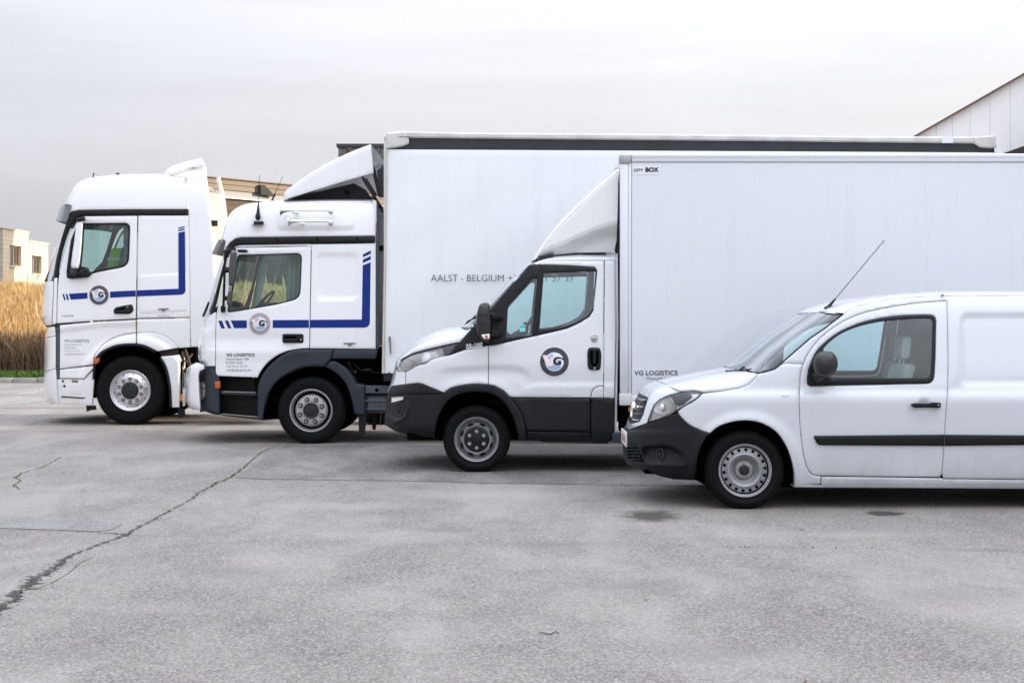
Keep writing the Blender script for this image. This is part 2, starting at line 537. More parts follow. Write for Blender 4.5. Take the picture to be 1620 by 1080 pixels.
class Vehicle:
    def __init__(s, name, label, cat, group, D, W, ubase, uN, sil, prof, n):
        s.D, s.W = D, W
        s.C = D + W / 2
        s.org = Vector(((ubase - U0) / F * D, s.C, 0))
        s.o = thing(name, label, cat, s.org, group)
        s.uN, s.n = uN, n
        s.sil = pchip(*zip(*sil)) if sil else None
        s.prof = pchip(*zip(*prof))
        s.extra = None
    def off(s, u, v):
        u = np.asarray(u, float); v = np.asarray(v, float)
        p = s.prof(v)
        if s.extra is not None:
            p = p + s.extra(u, v)
        if s.sil is not None:
            us = s.sil(v)
            a = np.clip((s.uN - u) / np.maximum(s.uN - us, 1e-3), 0, 1)
            p = p + (s.W / 2 - p) * (1 - (1 - a**s.n)**(1 / s.n))
        return p
    def Q(s, u, v, o=0.0):
        return P(u, v, s.D + o)
    def S(s, u, v, d=0.0):
        """point on the skin, d metres further in"""
        return P(u, v, s.D + float(s.off(u, v)) + d)
    def part(s, name, verts, faces, mat, parent=None, smooth=True, angle=38, label=None):
        return build(name, verts, faces, mat, parent or s.o, smooth, s.org, angle, None, label)
    def mb(s, m, name, mat, parent=None, smooth=True, angle=38, label=None):
        return m.build(name, mat, parent or s.o, s.org, smooth, angle, None, label)
    def panel(s, name, poly, mat, parent=None, holes=(), step=5.0, gap=0.45, flange=0.03, edge=0.004, d=0.0,
              rnd_px=0.9, mirror=None, off=None, label=None, angle=50):
        """skin panel: a piece of the body surface with rolled edges.
        mirror: None, 'join' (both sides one mesh) or 'copy' (second object on the far side)"""
        off = off or s.off
        poly = dedupe(poly)
        if gap:
            poly = inset(poly, gap)
        outer = subdiv(dedupe(poly), step)
        loops = [outer]
        extra = []
        if edge:
            extra += inset(outer, rnd_px)
        hl = []
        for h in holes:
            h = subdiv(dedupe(inset(dedupe(h), -gap if gap else 0)), step)
            hl.append(h); loops.append(h)
            if edge:
                extra += inset(h, -rnd_px)
        a = np.array(outer)
        lo, hi = a.min(0), a.max(0)
        gx = np.arange(lo[0] + step * .5, hi[0], step); gy = np.arange(lo[1] + step * .5, hi[1], step)
        if len(gx) and len(gy):
            g = np.stack(np.meshgrid(gx, gy), -1).reshape(-1, 2)
            g = g[inpoly(g, outer)]
            for h in hl:
                g = g[~inpoly(g, h)]
            allb = np.concatenate([np.array(l) for l in loops])
            if len(g):
                ok = np.ones(len(g), bool)
                lim = max(step * 0.55, rnd_px * 1.6)
                for k in range(0, len(g), 2000):
                    dd = ((g[k:k + 2000, None, :] - allb[None])**2).sum(-1).min(1)
                    ok[k:k + 2000] = dd > lim**2
                g = g[ok]
                extra += [tuple(q) for q in g]
        ex = np.array(extra) if extra else np.zeros((0, 2))
        if len(ex):
            m = inpoly(ex, outer)
            for h in hl:
                m &= ~inpoly(ex, h)
            ex = ex[m]
        def keep(c):
            m = inpoly(c, outer)
            for h in hl:
                m &= ~inpoly(c, h)
            return m
        V, tri, isb = cdt(loops, ex, keep)
        o = off(V[:, 0], V[:, 1]) + d
        o = o + np.where(isb, edge, 0.0)
        Y = s.D + o
        X3 = np.stack([(V[:, 0] - U0) / F * Y, Y, CAMH - (V[:, 1] - HOR) / F * Y], 1)
        verts = X3.tolist()
        t = tri.copy()
        # face the camera side (-y)
        e1 = X3[t[:, 1]] - X3[t[:, 0]]; e2 = X3[t[:, 2]] - X3[t[:, 0]]
        flip = np.cross(e1, e2)[:, 1] > 0
        t[flip] = t[flip][:, ::-1]
        faces = [tuple(q) for q in t.tolist()]
        s._bridge = []
        if mirror == 'join':
            cn = {}
            for f in faces:
                for i in range(3):
                    cn[(f[i], f[(i + 1) % 3])] = 1
            for (a_, b_) in cn:
                if (b_, a_) not in cn and verts[a_][1] > s.C - 0.62 and verts[b_][1] > s.C - 0.62:
                    s._bridge.append((a_, b_))
        if flange:
            cnt = {}
            for f in faces:
                for i in range(3):
                    e = (f[i], f[(i + 1) % 3])
                    cnt[e] = cnt.get(e, 0) + 1
            be = [e for e in cnt if (e[1], e[0]) not in cnt and e not in s._bridge]
            mp = {}
            for e in be:
                for k in e:
                    if k not in mp:
                        mp[k] = len(verts)
                        x, y, z = verts[k]
                        verts.append([x, y + flange, z])
            for a_, b_ in be:
                faces.append((b_, a_, mp[a_], mp[b_]))
        return s._sides(name, verts, faces, mat, parent, mirror, label, angle)
    def _sides(s, name, verts, faces, mat, parent, mirror, label=None, angle=50):
        if mirror == 'join':
            k = len(verts)
            mv = [[x, 2 * s.C - y, z] for x, y, z in verts]
            verts = list(verts) + mv
            faces = list(faces) + [tuple(i + k for i in f)[::-1] for f in faces]
            faces += [(b, a, a + k, b + k) for a, b in getattr(s, '_bridge', [])]
            s._bridge = []
            return s.part(name, verts, faces, mat, parent, True, angle, label)
        o = s.part(name, verts, faces, mat, parent, True, angle, label)
        if mirror == 'copy':
            mv = [[x, 2 * s.C - y, z] for x, y, z in verts]
            s.part(name, mv, [tuple(f)[::-1] for f in faces], mat, parent, True, angle)
        return o
    def wrap(s, name, N, S, mat, parent=None, n=2.6, ns=16, nt=40, mirror=True, d=0.0, half=None, label=None, nd=0.0):
        """surface from the near edge N (on the skin) to the centre line S (outlines as seen from the side)"""
        half = half if half is not None else s.W / 2
        def res(p):
            p = np.array(p, float)
            L = np.concatenate([[0], np.cumsum(np.linalg.norm(np.diff(p, axis=0), axis=1))])
            t = np.linspace(0, L[-1], nt)
            return np.stack([np.interp(t, L, p[:, 0]), np.interp(t, L, p[:, 1])], 1)
        A, B = res(N), res(S)
        oa = s.off(A[:, 0], A[:, 1]) + d + nd
        verts = []
        for i in range(ns + 1):
            th = math.pi / 2 * i / ns
            fa, fb = math.sin(th)**(2 / n), 1 - math.cos(th)**(2 / n)
            uv = A + (B - A) * fa
            o = oa + (half + d * 0 - oa) * fb
            Y = s.D + o
            verts += np.stack([(uv[:, 0] - U0) / F * Y, Y, CAMH - (uv[:, 1] - HOR) / F * Y], 1).tolist()
        faces = []
        for i in range(ns):
            for j in range(nt - 1):
                faces.append((i * nt + j, i * nt + j + 1, (i + 1) * nt + j + 1, (i + 1) * nt + j))
        if mirror:
            k = len(verts)
            mv = [[x, 2 * s.C - y, z] for x, y, z in verts]
            fl = [tuple(q + k for q in f)[::-1] for f in faces]
            # weld at the centre line
            c0 = ns * nt
            fl = [tuple((q - k) if (q - k) >= c0 else q for q in f) for f in fl]
            verts += mv; faces += fl
        return s.part(name, verts, faces, mat, parent, True, 60, label)
    def slab(s, name, poly, o0, o1, mat, parent=None, bev=0.0, mirror=None, label=None, angle=38, onskin=False):
        """solid cut out along poly between depths o0 and o1 (metres in from the side plane)"""
        v, f = s.slabgeo(poly, o0, o1, bev, onskin)
        return s._sides(name, v, f, mat, parent, mirror, label, angle)
    def slabgeo(s, poly, o0, o1, bev=0.0, onskin=False):
        poly = dedupe(poly)
        outer = poly
        def keep(c): return inpoly(c, outer)
        ins = inset(poly, bev * F / s.D) if bev else poly
        V, tri, isb = cdt([ins], [], lambda c: inpoly(c, ins))
        def to3(q, o):
            oo = o + (float(s.off(q[0], q[1])) if onskin else 0)
            return list(P(q[0], q[1], s.D + oo))
        verts = [to3(q, o0) for q in V]
        t = []
        for f in tri.tolist():
            a, b, c = [np.array(verts[i]) for i in f]
            t.append(tuple(f) if np.cross(b - a, c - a)[1] < 0 else tuple(f)[::-1])
        faces = list(t)
        k = len(verts)
        rings = []
        loopset = [ins] + ([poly] if bev else []) + [poly]
        deps = [o0] + ([o0 + bev] if bev else []) + [o1]
        s0 = area2(poly)
        for lp, dp in zip(loopset, deps):
            rings.append(len(verts))
            verts += [to3(q, dp) for q in lp]
        n = len(poly)
        for a, b in zip(rings[:-1], rings[1:]):
            for i in range(n):
                q = (a + i, a + (i + 1) % n, b + (i + 1) % n, b + i)
                faces.append(q[::-1] if s0 < 0 else q)
        V2, tri2, _ = cdt([poly], [], keep)
        k2 = len(verts)
        verts += [to3(q, o1) for q in V2]
        for f in tri2.tolist():
            a, b, c = [np.array(verts[i + k2]) for i in f]
            g = tuple(i + k2 for i in f)
            faces.append(g if np.cross(b - a, c - a)[1] > 0 else g[::-1])
        return verts, faces
    def band(s, name, pts, o0, o1, mat, parent=None, mirror=None, label=None):
        """ribbon along pts running in from depth o0 to o1"""
        verts = [list(P(u, v, s.D + o0)) for u, v in pts] + [list(P(u, v, s.D + o1)) for u, v in pts]
        n = len(pts)
        faces = [(i, i + 1, n + i + 1, n + i) for i in range(n - 1)]
        return s._sides(name, verts, faces, mat, parent, mirror, label)
    def text(s, name, body, u, v, cap, mat, width=None, parent=None, d=-0.004, align='LEFT', bold=0.0, shear=0.0, o=None, spacing=1.0, label=None, rise=0.0):
        """lettering with its baseline at v, capitals cap px high"""
        cu = bpy.data.curves.new(name, 'FONT')
        cu.body = body; cu.align_x = 'LEFT'; cu.shear = shear; cu.space_character = spacing
        cu.size = 1.0; cu.offset = bold; cu.resolution_u = 3
        ob = bpy.data.objects.new(name, cu)
        COL.objects.link(ob)
        dg = bpy.context.evaluated_depsgraph_get()
        me = bpy.data.meshes.new_from_object(ob.evaluated_get(dg))
        bpy.data.objects.remove(ob)
        co = np.zeros(len(me.vertices) * 3); me.vertices.foreach_get('co', co); co = co.reshape(-1, 3)
        k = cap / 0.727
        x0, x1 = co[:, 0].min(), co[:, 0].max()
        kx = width / (x1 - x0) if width else k
        uu = (co[:, 0] - x0) * kx
        if align == 'RIGHT':
            uu = uu - uu.max()
        elif align == 'CENTER':
            uu = uu - uu.max() / 2
        uu = u + uu
        vv = v - co[:, 1] * k - rise * (uu - u)
        oo = (s.off(uu, vv) if o is None else np.full(len(uu), o)) + d
        Y = s.D + oo
        verts = np.stack([(uu - U0) / F * Y, Y, CAMH - (vv - HOR) / F * Y], 1).tolist()
        faces = [tuple(p.vertices) for p in me.polygons]
        bpy.data.meshes.remove(me)
        return s.part(name, verts, faces, mat, parent, False, 30, label)

def lerp_poly(a, b, n):
    return [(a[0] + (b[0] - a[0]) * i / n, a[1] + (b[1] - a[1]) * i / n) for i in range(n + 1)]
# ------------------------------------------------------------------ ground
def asphalt(name, c0, c1, seed=0.0, stains=False):
    m, n, l, b = nodemat(name)
    g = n.new('ShaderNodeNewGeometry')
    def noise(scale, detail=6, rough=0.6, vec=None, dist=0.0):
        t = n.new('ShaderNodeTexNoise'); t.inputs['Scale'].default_value = scale; t.inputs['Detail'].default_value = detail
        t.inputs['Roughness'].default_value = rough; t.inputs['Distortion'].default_value = dist
        l.new(vec or off.outputs[0], t.inputs['Vector']); return t.outputs['Fac']
    off = n.new('ShaderNodeVectorMath'); off.operation = 'ADD'; off.inputs[1].default_value = (seed, seed * 1.7, 0)
    l.new(g.outputs['Position'], off.inputs[0])
    def mr(x, a, b_, c=0.0, d=1.0):
        t = n.new('ShaderNodeMapRange'); t.inputs['From Min'].default_value = a; t.inputs['From Max'].default_value = b_
        t.inputs['To Min'].default_value = c; t.inputs['To Max'].default_value = d
        l.new(x, t.inputs['Value']); return t.outputs[0]
    def mix(f, a, b_, mode='MIX'):
        t = n.new('ShaderNodeMix'); t.data_type = 'RGBA'; t.blend_type = mode
        for nm, q in (('Factor', f), ('A', a), ('B', b_)):
            if isinstance(q, (int, float)):
                t.inputs[nm].default_value = q
            elif isinstance(q, tuple):
                t.inputs[nm].default_value = (*q, 1)
            else:
                l.new(q, t.inputs[nm])
        return t.outputs['Result']
    st = n.new('ShaderNodeMapping'); st.inputs['Scale'].default_value = (1.0, 0.5, 1); l.new(off.outputs[0], st.inputs[0])
    big = noise(0.45, 5, 0.55)
    mid = noise(2.3, 6, 0.65, dist=0.6)
    stre = noise(1.5, 6, 0.62, st.outputs[0], 0.4)
    fine = noise(55, 4, 0.75)
    grain = noise(140, 3, 0.8)
    vo = n.new('ShaderNodeTexVoronoi'); vo.inputs['Scale'].default_value = 95; l.new(off.outputs[0], vo.inputs['Vector'])
    f1 = mr(big, 0.32, 0.68)
    col = mix(f1, c0, c1)
    sp = n.new('ShaderNodeMath'); sp.operation = 'MULTIPLY'
    col = mix(mr(stre, 0.48, 0.70, 0, 0.55), col, tuple(x * 1.22 for x in c1))
    col = mix(mr(mid, 0.52, 0.74, 0, 0.55), col, tuple(x * 0.70 for x in c0))
    # worn patches where the binder is gone and dark aggregate shows
    pit = n.new('ShaderNodeMath'); pit.operation = 'MULTIPLY'
    l.new(mr(mid, 0.40, 0.62, 0.25, 1.0), pit.inputs[0]); l.new(mr(fine, 0.53, 0.66, 0, 0.8), pit.inputs[1])
    col = mix(pit.outputs[0], col, (0.075, 0.075, 0.08))
    peb = noise(46, 5, 0.9)
    wear = noise(0.9, 9, 0.66, st.outputs[0], 0.5)
    wm = mr(wear, 0.40, 0.60, 0.32, 1.0)          # where the surface has lost its fines
    def times(a, k):
        t = n.new('ShaderNodeMath'); t.operation = 'MULTIPLY'; l.new(a, t.inputs[0])
        if isinstance(k, float):
            t.inputs[1].default_value = k
        else:
            l.new(k, t.inputs[1])
        return t.outputs[0]
    col = mix(mr(wear, 0.52, 0.36, 0, 0.45), col, (0.35, 0.318, 0.293))
    col = mix(mr(wear, 0.56, 0.70, 0, 0.45), col, (0.17, 0.16, 0.152))
    col = mix(mr(peb, 0.51, 0.64, 0, 0.45), col, (0.40, 0.365, 0.34))
    col = mix(times(mr(peb, 0.47, 0.36, 0, 1.0), wm), col, (0.075, 0.072, 0.070))
    col = mix(mr(grain, 0.55, 0.75, 0, 0.35), col, (0.46, 0.45, 0.44))
    col = mix(mr(grain, 0.45, 0.25, 0, 0.45), col, (0.08, 0.08, 0.085))
    sepc = n.new('ShaderNodeSeparateColor'); l.new(vo.outputs['Color'], sepc.inputs[0])
    col = mix(times(mr(sepc.outputs[0], 0.15, 1.0, 0.0, 0.8), wm), col, mix(1.0, col, (0.55, 0.55, 0.56), 'MULTIPLY'))
    col = mix(times(mr(sepc.outputs[1], 0.86, 0.92, 0.0, 0.7), wm), col, (0.075, 0.075, 0.08))
    col = mix(mr(sepc.outputs[2], 0.80, 0.86, 0.0, 0.5), col, (0.43, 0.395, 0.365))
    if stains:
        # oil and water marks left where vehicles stand
        def spot(u, v, ru, rv, amount, colr, hard=0.45):
            nonlocal col
            x, y = G(u, v)
            xr = ru / F * y; yr = abs(G(u, v - rv)[1] - G(u, v + rv)[1]) / 2
            mp = n.new('ShaderNodeMapping'); mp.vector_type = 'POINT'
            mp.inputs['Location'].default_value = (-x / xr, -y / yr, 0); mp.inputs['Scale'].default_value = (1 / xr, 1 / yr, 0)
            l.new(g.outputs['Position'], mp.inputs[0])
            ln = n.new('ShaderNodeVectorMath'); ln.operation = 'LENGTH'; l.new(mp.outputs[0], ln.inputs[0])
            wob = n.new('ShaderNodeMath'); wob.operation = 'ADD'; l.new(ln.outputs['Value'], wob.inputs[0]); l.new(mr(noise(7, 6, 0.7), 0.3, 0.7, -0.32, 0.32), wob.inputs[1])
            col = mix(mr(wob.outputs[0], 1.0, hard, 0, amount), col, colr)
        spot(1030, 816, 58, 11, 0.92, (0.045, 0.041, 0.034))
        spot(1400, 812, 34, 4.0, 0.85, (0.035, 0.028, 0.025), 0.75)
        spot(960, 765, 60, 3, 0.5, (0.42, 0.41, 0.40))
        spot(1115, 770, 90, 9, 0.45, (0.07, 0.065, 0.06), 0.2)
        spot(230, 688, 120, 8, 0.35, (0.14, 0.11, 0.085), 0.1)
        spot(440, 706, 90, 6, 0.35, (0.11, 0.09, 0.075), 0.1)
        spot(780, 782, 230, 9, 0.45, (0.37, 0.335, 0.305), 0.0)
        spot(560, 800, 150, 8, 0.40, (0.37, 0.335, 0.305), 0.0)
        spot(1300, 845, 260, 8, 0.40, (0.37, 0.335, 0.305), 0.0)
        spot(150, 690, 130, 10, 0.35, (0.36, 0.31, 0.27), 0.0)
        spot(700, 838, 90, 5, 0.45, (0.12, 0.11, 0.10), 0.1)
        spot(860, 860, 160, 7, 0.35, (0.12, 0.11, 0.105), 0.0)
        spot(250, 960, 160, 14, 0.35, (0.36, 0.33, 0.305), 0.0)
        spot(680, 1000, 170, 30, 0.35, (0.36, 0.33, 0.305), 0.0)
        spot(1240, 1040, 120, 22, 0.30, (0.36, 0.33, 0.305), 0.0)
        spot(1550, 870, 60, 4, 0.4, (0.10, 0.10, 0.085), 0.3)
        spot(1000, 925, 150, 16, 0.30, (0.12, 0.12, 0.125), 0.1)
        spot(390, 905, 120, 18, 0.28, (0.13, 0.13, 0.135), 0.1)
        spot(1480, 940, 180, 22, 0.28, (0.12, 0.12, 0.125), 0.1)
        spot(110, 1035, 90, 14, 0.32, (0.12, 0.12, 0.125), 0.1)
        spot(1120, 1030, 140, 24, 0.34, (0.12, 0.12, 0.125), 0.1)
    l.new(col, b.inputs['Base Color'])
    b.inputs['Roughness'].default_value = 0.86
    b.inputs['Specular IOR Level'].default_value = 0.35
    bp = n.new('ShaderNodeBump'); bp.inputs['Strength'].default_value = 0.55; bp.inputs['Distance'].default_value = 0.006
    ad = n.new('ShaderNodeMath'); ad.operation = 'ADD'; l.new(fine, ad.inputs[0]); l.new(grain, ad.inputs[1])
    ad2 = n.new('ShaderNodeMath'); ad2.operation = 'ADD'; l.new(ad.outputs[0], ad2.inputs[0]); l.new(mid, ad2.inputs[1])
    l.new(ad2.outputs[0], bp.inputs['Height']); l.new(bp.outputs[0], b.inputs['Normal'])
    return m
asphalt('asphalt_yard', (0.228, 0.201, 0.179), (0.290, 0.258, 0.231), 0.0, True)
asphalt('asphalt_patch', (0.130, 0.119, 0.111), (0.165, 0.151, 0.141), 4.3)
asphalt('asphalt_road', (0.20, 0.19, 0.185), (0.27, 0.255, 0.245), 9.1)
simple('crack_soil', (0.040, 0.036, 0.030), 0.95, var=0.4, vscale=30, bump=0.5, bscale=60)
simple('moss', (0.10, 0.10, 0.035), 0.95, var=0.4, vscale=40)
simple('kerb_stone', (0.30, 0.285, 0.27), 0.85, var=0.2, vscale=6, bump=0.2, bscale=60)
simple('line_yellow', (0.55, 0.40, 0.03), 0.7, var=0.35, vscale=18)
simple('line_faded', (0.42, 0.38, 0.30), 0.8, var=0.3, vscale=12)

def crack_poly(px, w, seed, jag=0.5):
    """outline (ground metres) of a crack running along image points px, w metres wide (number or list)"""
    r = random.Random(seed)
    pts = [G(*q) for q in px]
    ws = w if isinstance(w, list) else [w] * len(pts)
    P_, W_ = [], []
    for i in range(len(pts) - 1):
        a, b = np.array(pts[i]), np.array(pts[i + 1])
        k = max(2, int(np.linalg.norm(b - a) / 0.03))
        for j in range(k):
            t = j / k
            P_.append(a + (b - a) * t); W_.append(ws[i] + (ws[i + 1] - ws[i]) * t)
    P_.append(np.array(pts[-1])); W_.append(ws[-1])
    L, Rr = [], []
    wx = 0.0
    for i in range(len(P_)):
        t = P_[min(i + 1, len(P_) - 1)] - P_[max(i - 1, 0)]
        t /= max(np.linalg.norm(t), 1e-6)
        nn = np.array([-t[1], t[0]])
        wx = 0.6 * wx + r.gauss(0, 1) * W_[i] * 0.32
        c = P_[i] + nn * wx * (0.2 if i in (0, len(P_) - 1) else 1)
        e = 0.12 if i in (0, len(P_) - 1) else 1
        L.append(tuple(c + nn * W_[i] * e * (0.35 + 1.15 * jag * r.random()**1.5)))
        Rr.append(tuple(c - nn * W_[i] * e * (0.35 + 1.15 * jag * r.random()**1.5)))
    return L + Rr[::-1]
CRACKS = [
    crack_poly([(448, 699), (411, 717), (387, 738), (364.6, 756), (346, 762), (322, 776), (301, 791), (265, 809), (244, 821), (220, 833.5), (195.5, 848), (163, 858), (122, 874), (98, 888.5), (81.5, 903), (53, 913), (32.6, 933), (16, 953.6), (-4, 972), (-60, 1010), (-140, 1075)],
               [.005, .008, .012, .020, .022, .020, .016, .015, .020, .020, .028, .024, .024, .030, .042, .056, .056, .042, .034, .03, .02], 3, 0.9),
    crack_poly([(206, 845), (180, 843.5), (155, 842), (100, 840), (40, 838), (-60, 834)], [.03, .03, .022, .007, .005, .004], 5),
    crack_poly([(206, 846), (250, 847.5), (300, 848), (360, 849)], [.012, .006, .007, .002], 8),
    crack_poly([(149, 880), (132, 887), (120, 895), (104, 909), (80, 922), (58, 930)], [.003, .006, .007, .006, .008, .006], 11, .9),
    crack_poly([(120, 895), (100, 894), (85, 902)], [.006, .008, .006], 12),
    crack_poly([(104, 909), (86, 907), (66, 912)], [.004, .006, .006], 31),
    crack_poly([(88, 917), (70, 918), (50, 915)], [.004, .006, .008], 32),
    crack_poly([(60, 930), (44, 926), (30, 934), (18, 940)], [.004, .008, .010, .006], 33),
    crack_poly([(240, 824), (262, 822), (285, 812)], [.003, .005, .003], 34),
    crack_poly([(330, 775), (318, 783), (300, 789)], [.003, .006, .003], 35),
    crack_poly([(96, 723.5), (65, 740), (34.6, 748), (24, 756), (34.6, 760), (20, 768), (32.6, 774)], [.004, .008, .010, .012, .010, .012, .007], 14, 0.8),
    crack_poly([(-40, 778), (60, 775.5), (180, 775), (318, 774.5)], [.004, .005, .003, .004], 17),
    crack_poly([(366, 757.5), (430, 760), (500, 760.5), (620, 762), (807, 766.5), (900, 768), (1000, 769), (1095, 771)], [.012, .007, .006, .005, .005, .004, .008, .006], 19),
    crack_poly([(840, 706), (850, 716), (862, 733), (880, 741)], [.012, .012, .012, .010], 21),
    crack_poly([(1020, 863), (1150, 864.5), (1279, 866), (1380, 867), (1430, 868.5)], [.003, .004, .005, .006, .002], 23),
    crack_poly([(38, 672.5), (48, 671.6), (62, 668)], [.015, .03, .01], 25),
]
def ground():
    big = [(-420, -60), (420, -60), (420, 900), (-420, 900)]
    rects = [big]
    V, tri, isb = cdt(rects + CRACKS, [(-12, 4), (12, 4), (-14, 34), (14, 34)], lambda c: ~np.any([inpoly(c, k) for k in CRACKS], 0) & inpoly(c, big))
    verts = [(x, y, 0.0) for x, y in V]
    faces = []
    for f in tri.tolist():
        a, b, c = V[f[0]], V[f[1]], V[f[2]]
        cr = (b[0] - a[0]) * (c[1] - a[1]) - (b[1] - a[1]) * (c[0] - a[0])
        faces.append(tuple(f) if cr > 0 else tuple(f)[::-1])
    cnt = {}
    for f in faces:
        for i in range(3):
            cnt[(f[i], f[(i + 1) % 3])] = 1
    mp = {}
    for (a, b) in list(cnt):
        if (b, a) not in cnt:
            for k in (a, b):
                if k not in mp:
                    mp[k] = len(verts); verts.append((verts[k][0], verts[k][1], -0.035))
            faces.append((b, a, mp[a], mp[b]))
    o = build('ground', verts, faces, 'asphalt_yard', None, False, kind='structure')
    build('crack_floor', [(-30, 1, -0.022), (30, 1, -0.022), (30, 60, -0.022), (-30, 60, -0.022)], [(0, 1, 2, 3)], 'crack_soil', o, False)
    return o
GROUND = ground()

def sheet(name, px, z, mat, wob=0.012, seed=1, kind='structure', world_pts=None):
    r = random.Random(seed)
    pts = world_pts or [G(*q) for q in px]
    out = []
    for i in range(len(pts)):
        a, b = np.array(pts[i]), np.array(pts[(i + 1) % len(pts)])
        k = max(1, int(np.linalg.norm(b - a) / 0.12))
        for j in range(k):
            q = a + (b - a) * j / k
            out.append((q[0] + r.gauss(0, wob), q[1] + r.gauss(0, wob)))
    V, tri, _ = cdt([out], [], lambda c: inpoly(c, out))
    f = [tuple(t) if np.cross(V[t[1]] - V[t[0]], V[t[2]] - V[t[0]]) > 0 else tuple(t)[::-1] for t in tri.tolist()]
    return build(name, [(x, y, z) for x, y in V], f, mat, None, False, kind=kind)
# newer darker asphalt laid in strips
sheet('asphalt_patch', [(452, 703), (372, 755.5), (420, 758.2), (620, 760.3), (807, 765), (1000, 767.3), (1090, 769), (1280, 771), (1500, 773), (1600, 762), (1400, 712), (1000, 706)], 0.004, 'asphalt_patch', 0.006, 3)
sheet('asphalt_patch', [(-90, 812), (60, 817), (130, 820), (196, 829), (178, 838), (150, 840.5), (60, 837), (-90, 833)], 0.004, 'asphalt_road', 0.01, 4)
sheet('road', None, 0.004, 'asphalt_road', 0.03, 5, world_pts=[(-60, 26.6), (-6.2, 24.9), (-1, 25.6), (-1, 34.6), (-60, 35.6)])
sheet('road_marking', [(28, 624.2), (58, 621.6), (62, 620.4), (60, 620.2), (30, 623.0)], 0.009, 'line_faded', 0.0, 6)
sheet('parking_line', [(1498, 780.2), (1606, 783.6), (1606, 785.8), (1498, 781.6)], 0.009, 'line_yellow', 0.002, 6)

def moss():
    r = random.Random(5)
    m = MB()
    for cr, rng, dens in ((CRACKS[0], (0.08, 0.42), 620), (CRACKS[10], (0, 1), 420), (CRACKS[14], (0.3, .9), 60)):
        n = len(cr) // 2
        for _ in range(dens):
            i = int(n * (rng[0] + (rng[1] - rng[0]) * r.random()))
            i = min(i, n - 1)
            a, b = np.array(cr[i]), np.array(cr[-1 - i])
            if r.random() > 0.35 + 0.65 * abs(math.sin(i * 0.21)):
                continue
            q = a + (b - a) * (0.1 + 0.8 * r.random())
            s = 0.004 + 0.010 * r.random()
            an = r.random() * 6.3
            h = 0.004 + 0.016 * r.random()**2
            z = -0.012
            d = np.array([math.cos(an), math.sin(an)]) * s
            e = np.array([-d[1], d[0]])
            p = [(*(q + d), z), (*(q + e), z), (*(q - d), z), (*(q - e), z), (q[0] + d[0] * .4, q[1] + e[1] * .4, z + 0.008 + h)]
            m.add(p, [(0, 1, 4), (1, 2, 4), (2, 3, 4), (3, 0, 4)])
    o = m.build('crack_moss', 'moss', None, smooth=False, kind='stuff')
    tag(o, 'olive moss and weeds growing in the asphalt cracks', 'moss')
moss()
simple('chip_grey', (0.13, 0.12, 0.11), 0.9, var=0.4, vscale=50)
def chips():
    r = random.Random(9)
    m = MB()
    cr = CRACKS[0]; n = len(cr) // 2
    for _ in range(900):
        i = int(n * (0.25 + 0.75 * r.random()**0.6)); i = min(i, n - 1)
        a, b = np.array(cr[i]), np.array(cr[-1 - i])
        q = (a + b) / 2 + np.array([r.gauss(0, .035), r.gauss(0, .035)])
        s = 0.002 + 0.007 * r.random()**2
        an = r.random() * 6.3
        pts = [(q[0] + s * math.cos(an + k * 1.57) * (0.7 + .6 * r.random()), q[1] + s * math.sin(an + k * 1.57) * (0.7 + .6 * r.random()), 0.0) for k in range(4)]
        m.add(pts + [(q[0], q[1], s * .8)], [(0, 1, 4), (1, 2, 4), (2, 3, 4), (3, 0, 4)])
    tag(m.build('loose_grit', 'chip_grey', None, smooth=False, kind='stuff'), 'loose asphalt grit scattered along the long crack', 'grit')
chips()
simple('leaf_brown', (0.16, 0.06, 0.03), 0.8, var=0.3, vscale=60)
simple('leaf_dark', (0.03, 0.025, 0.02), 0.8, var=0.3, vscale=60)
def leaf(u, v, s, an, mat, label, curl=0.4):
    x, y = G(u, v)
    pts = [(-1, 0), (-.6, .35), (0, .5), (.6, .3), (1, 0), (.6, -.3), (0, -.5), (-.6, -.35)]
    vs = [(0, 0, 0.15 * s)] + [(a * s * math.cos(an) - b * s * math.sin(an), a * s * math.sin(an) + b * s * math.cos(an), 0.002 + curl * s * abs(b) + 0.12 * s * abs(a)) for a, b in pts]
    f = [(0, i + 1, (i + 1) % 8 + 1) for i in range(8)]
    o = build('fallen_leaf', vs, f, mat, None, True)
    o.location = (x, y, 0.002)
    tag(o, label, 'leaf', 'leaves fallen on the asphalt')
leaf(1268, 838, .022, 0.6, 'leaf_brown', 'small rust brown leaf on the asphalt below the small van door')
leaf(858, 1002, .018, 0.2, 'leaf_dark', 'dark curled leaf beside a twig in the foreground asphalt')
leaf(1274, 1079, .016, 1.2, 'leaf_brown', 'small rust brown leaf at the bottom edge of the picture')
leaf(1022, 949, .014, 2.0, 'leaf_brown', 'tiny brown leaf on bare asphalt in front of the vehicles')
leaf(1452, 818, .012, 2.0, 'leaf_dark', 'tiny dark leaf close to the oil spot under the small van')
tw = MB().tube([(*G(862, 1004), .006), (*G(872, 1006), .012), (*G(879, 1001), .010), (*G(884, 1003.5), .006)], 0.0028, 5)
tag(tw.build('twig', 'leaf_dark', None), 'thin bent twig lying on the foreground asphalt', 'twig')

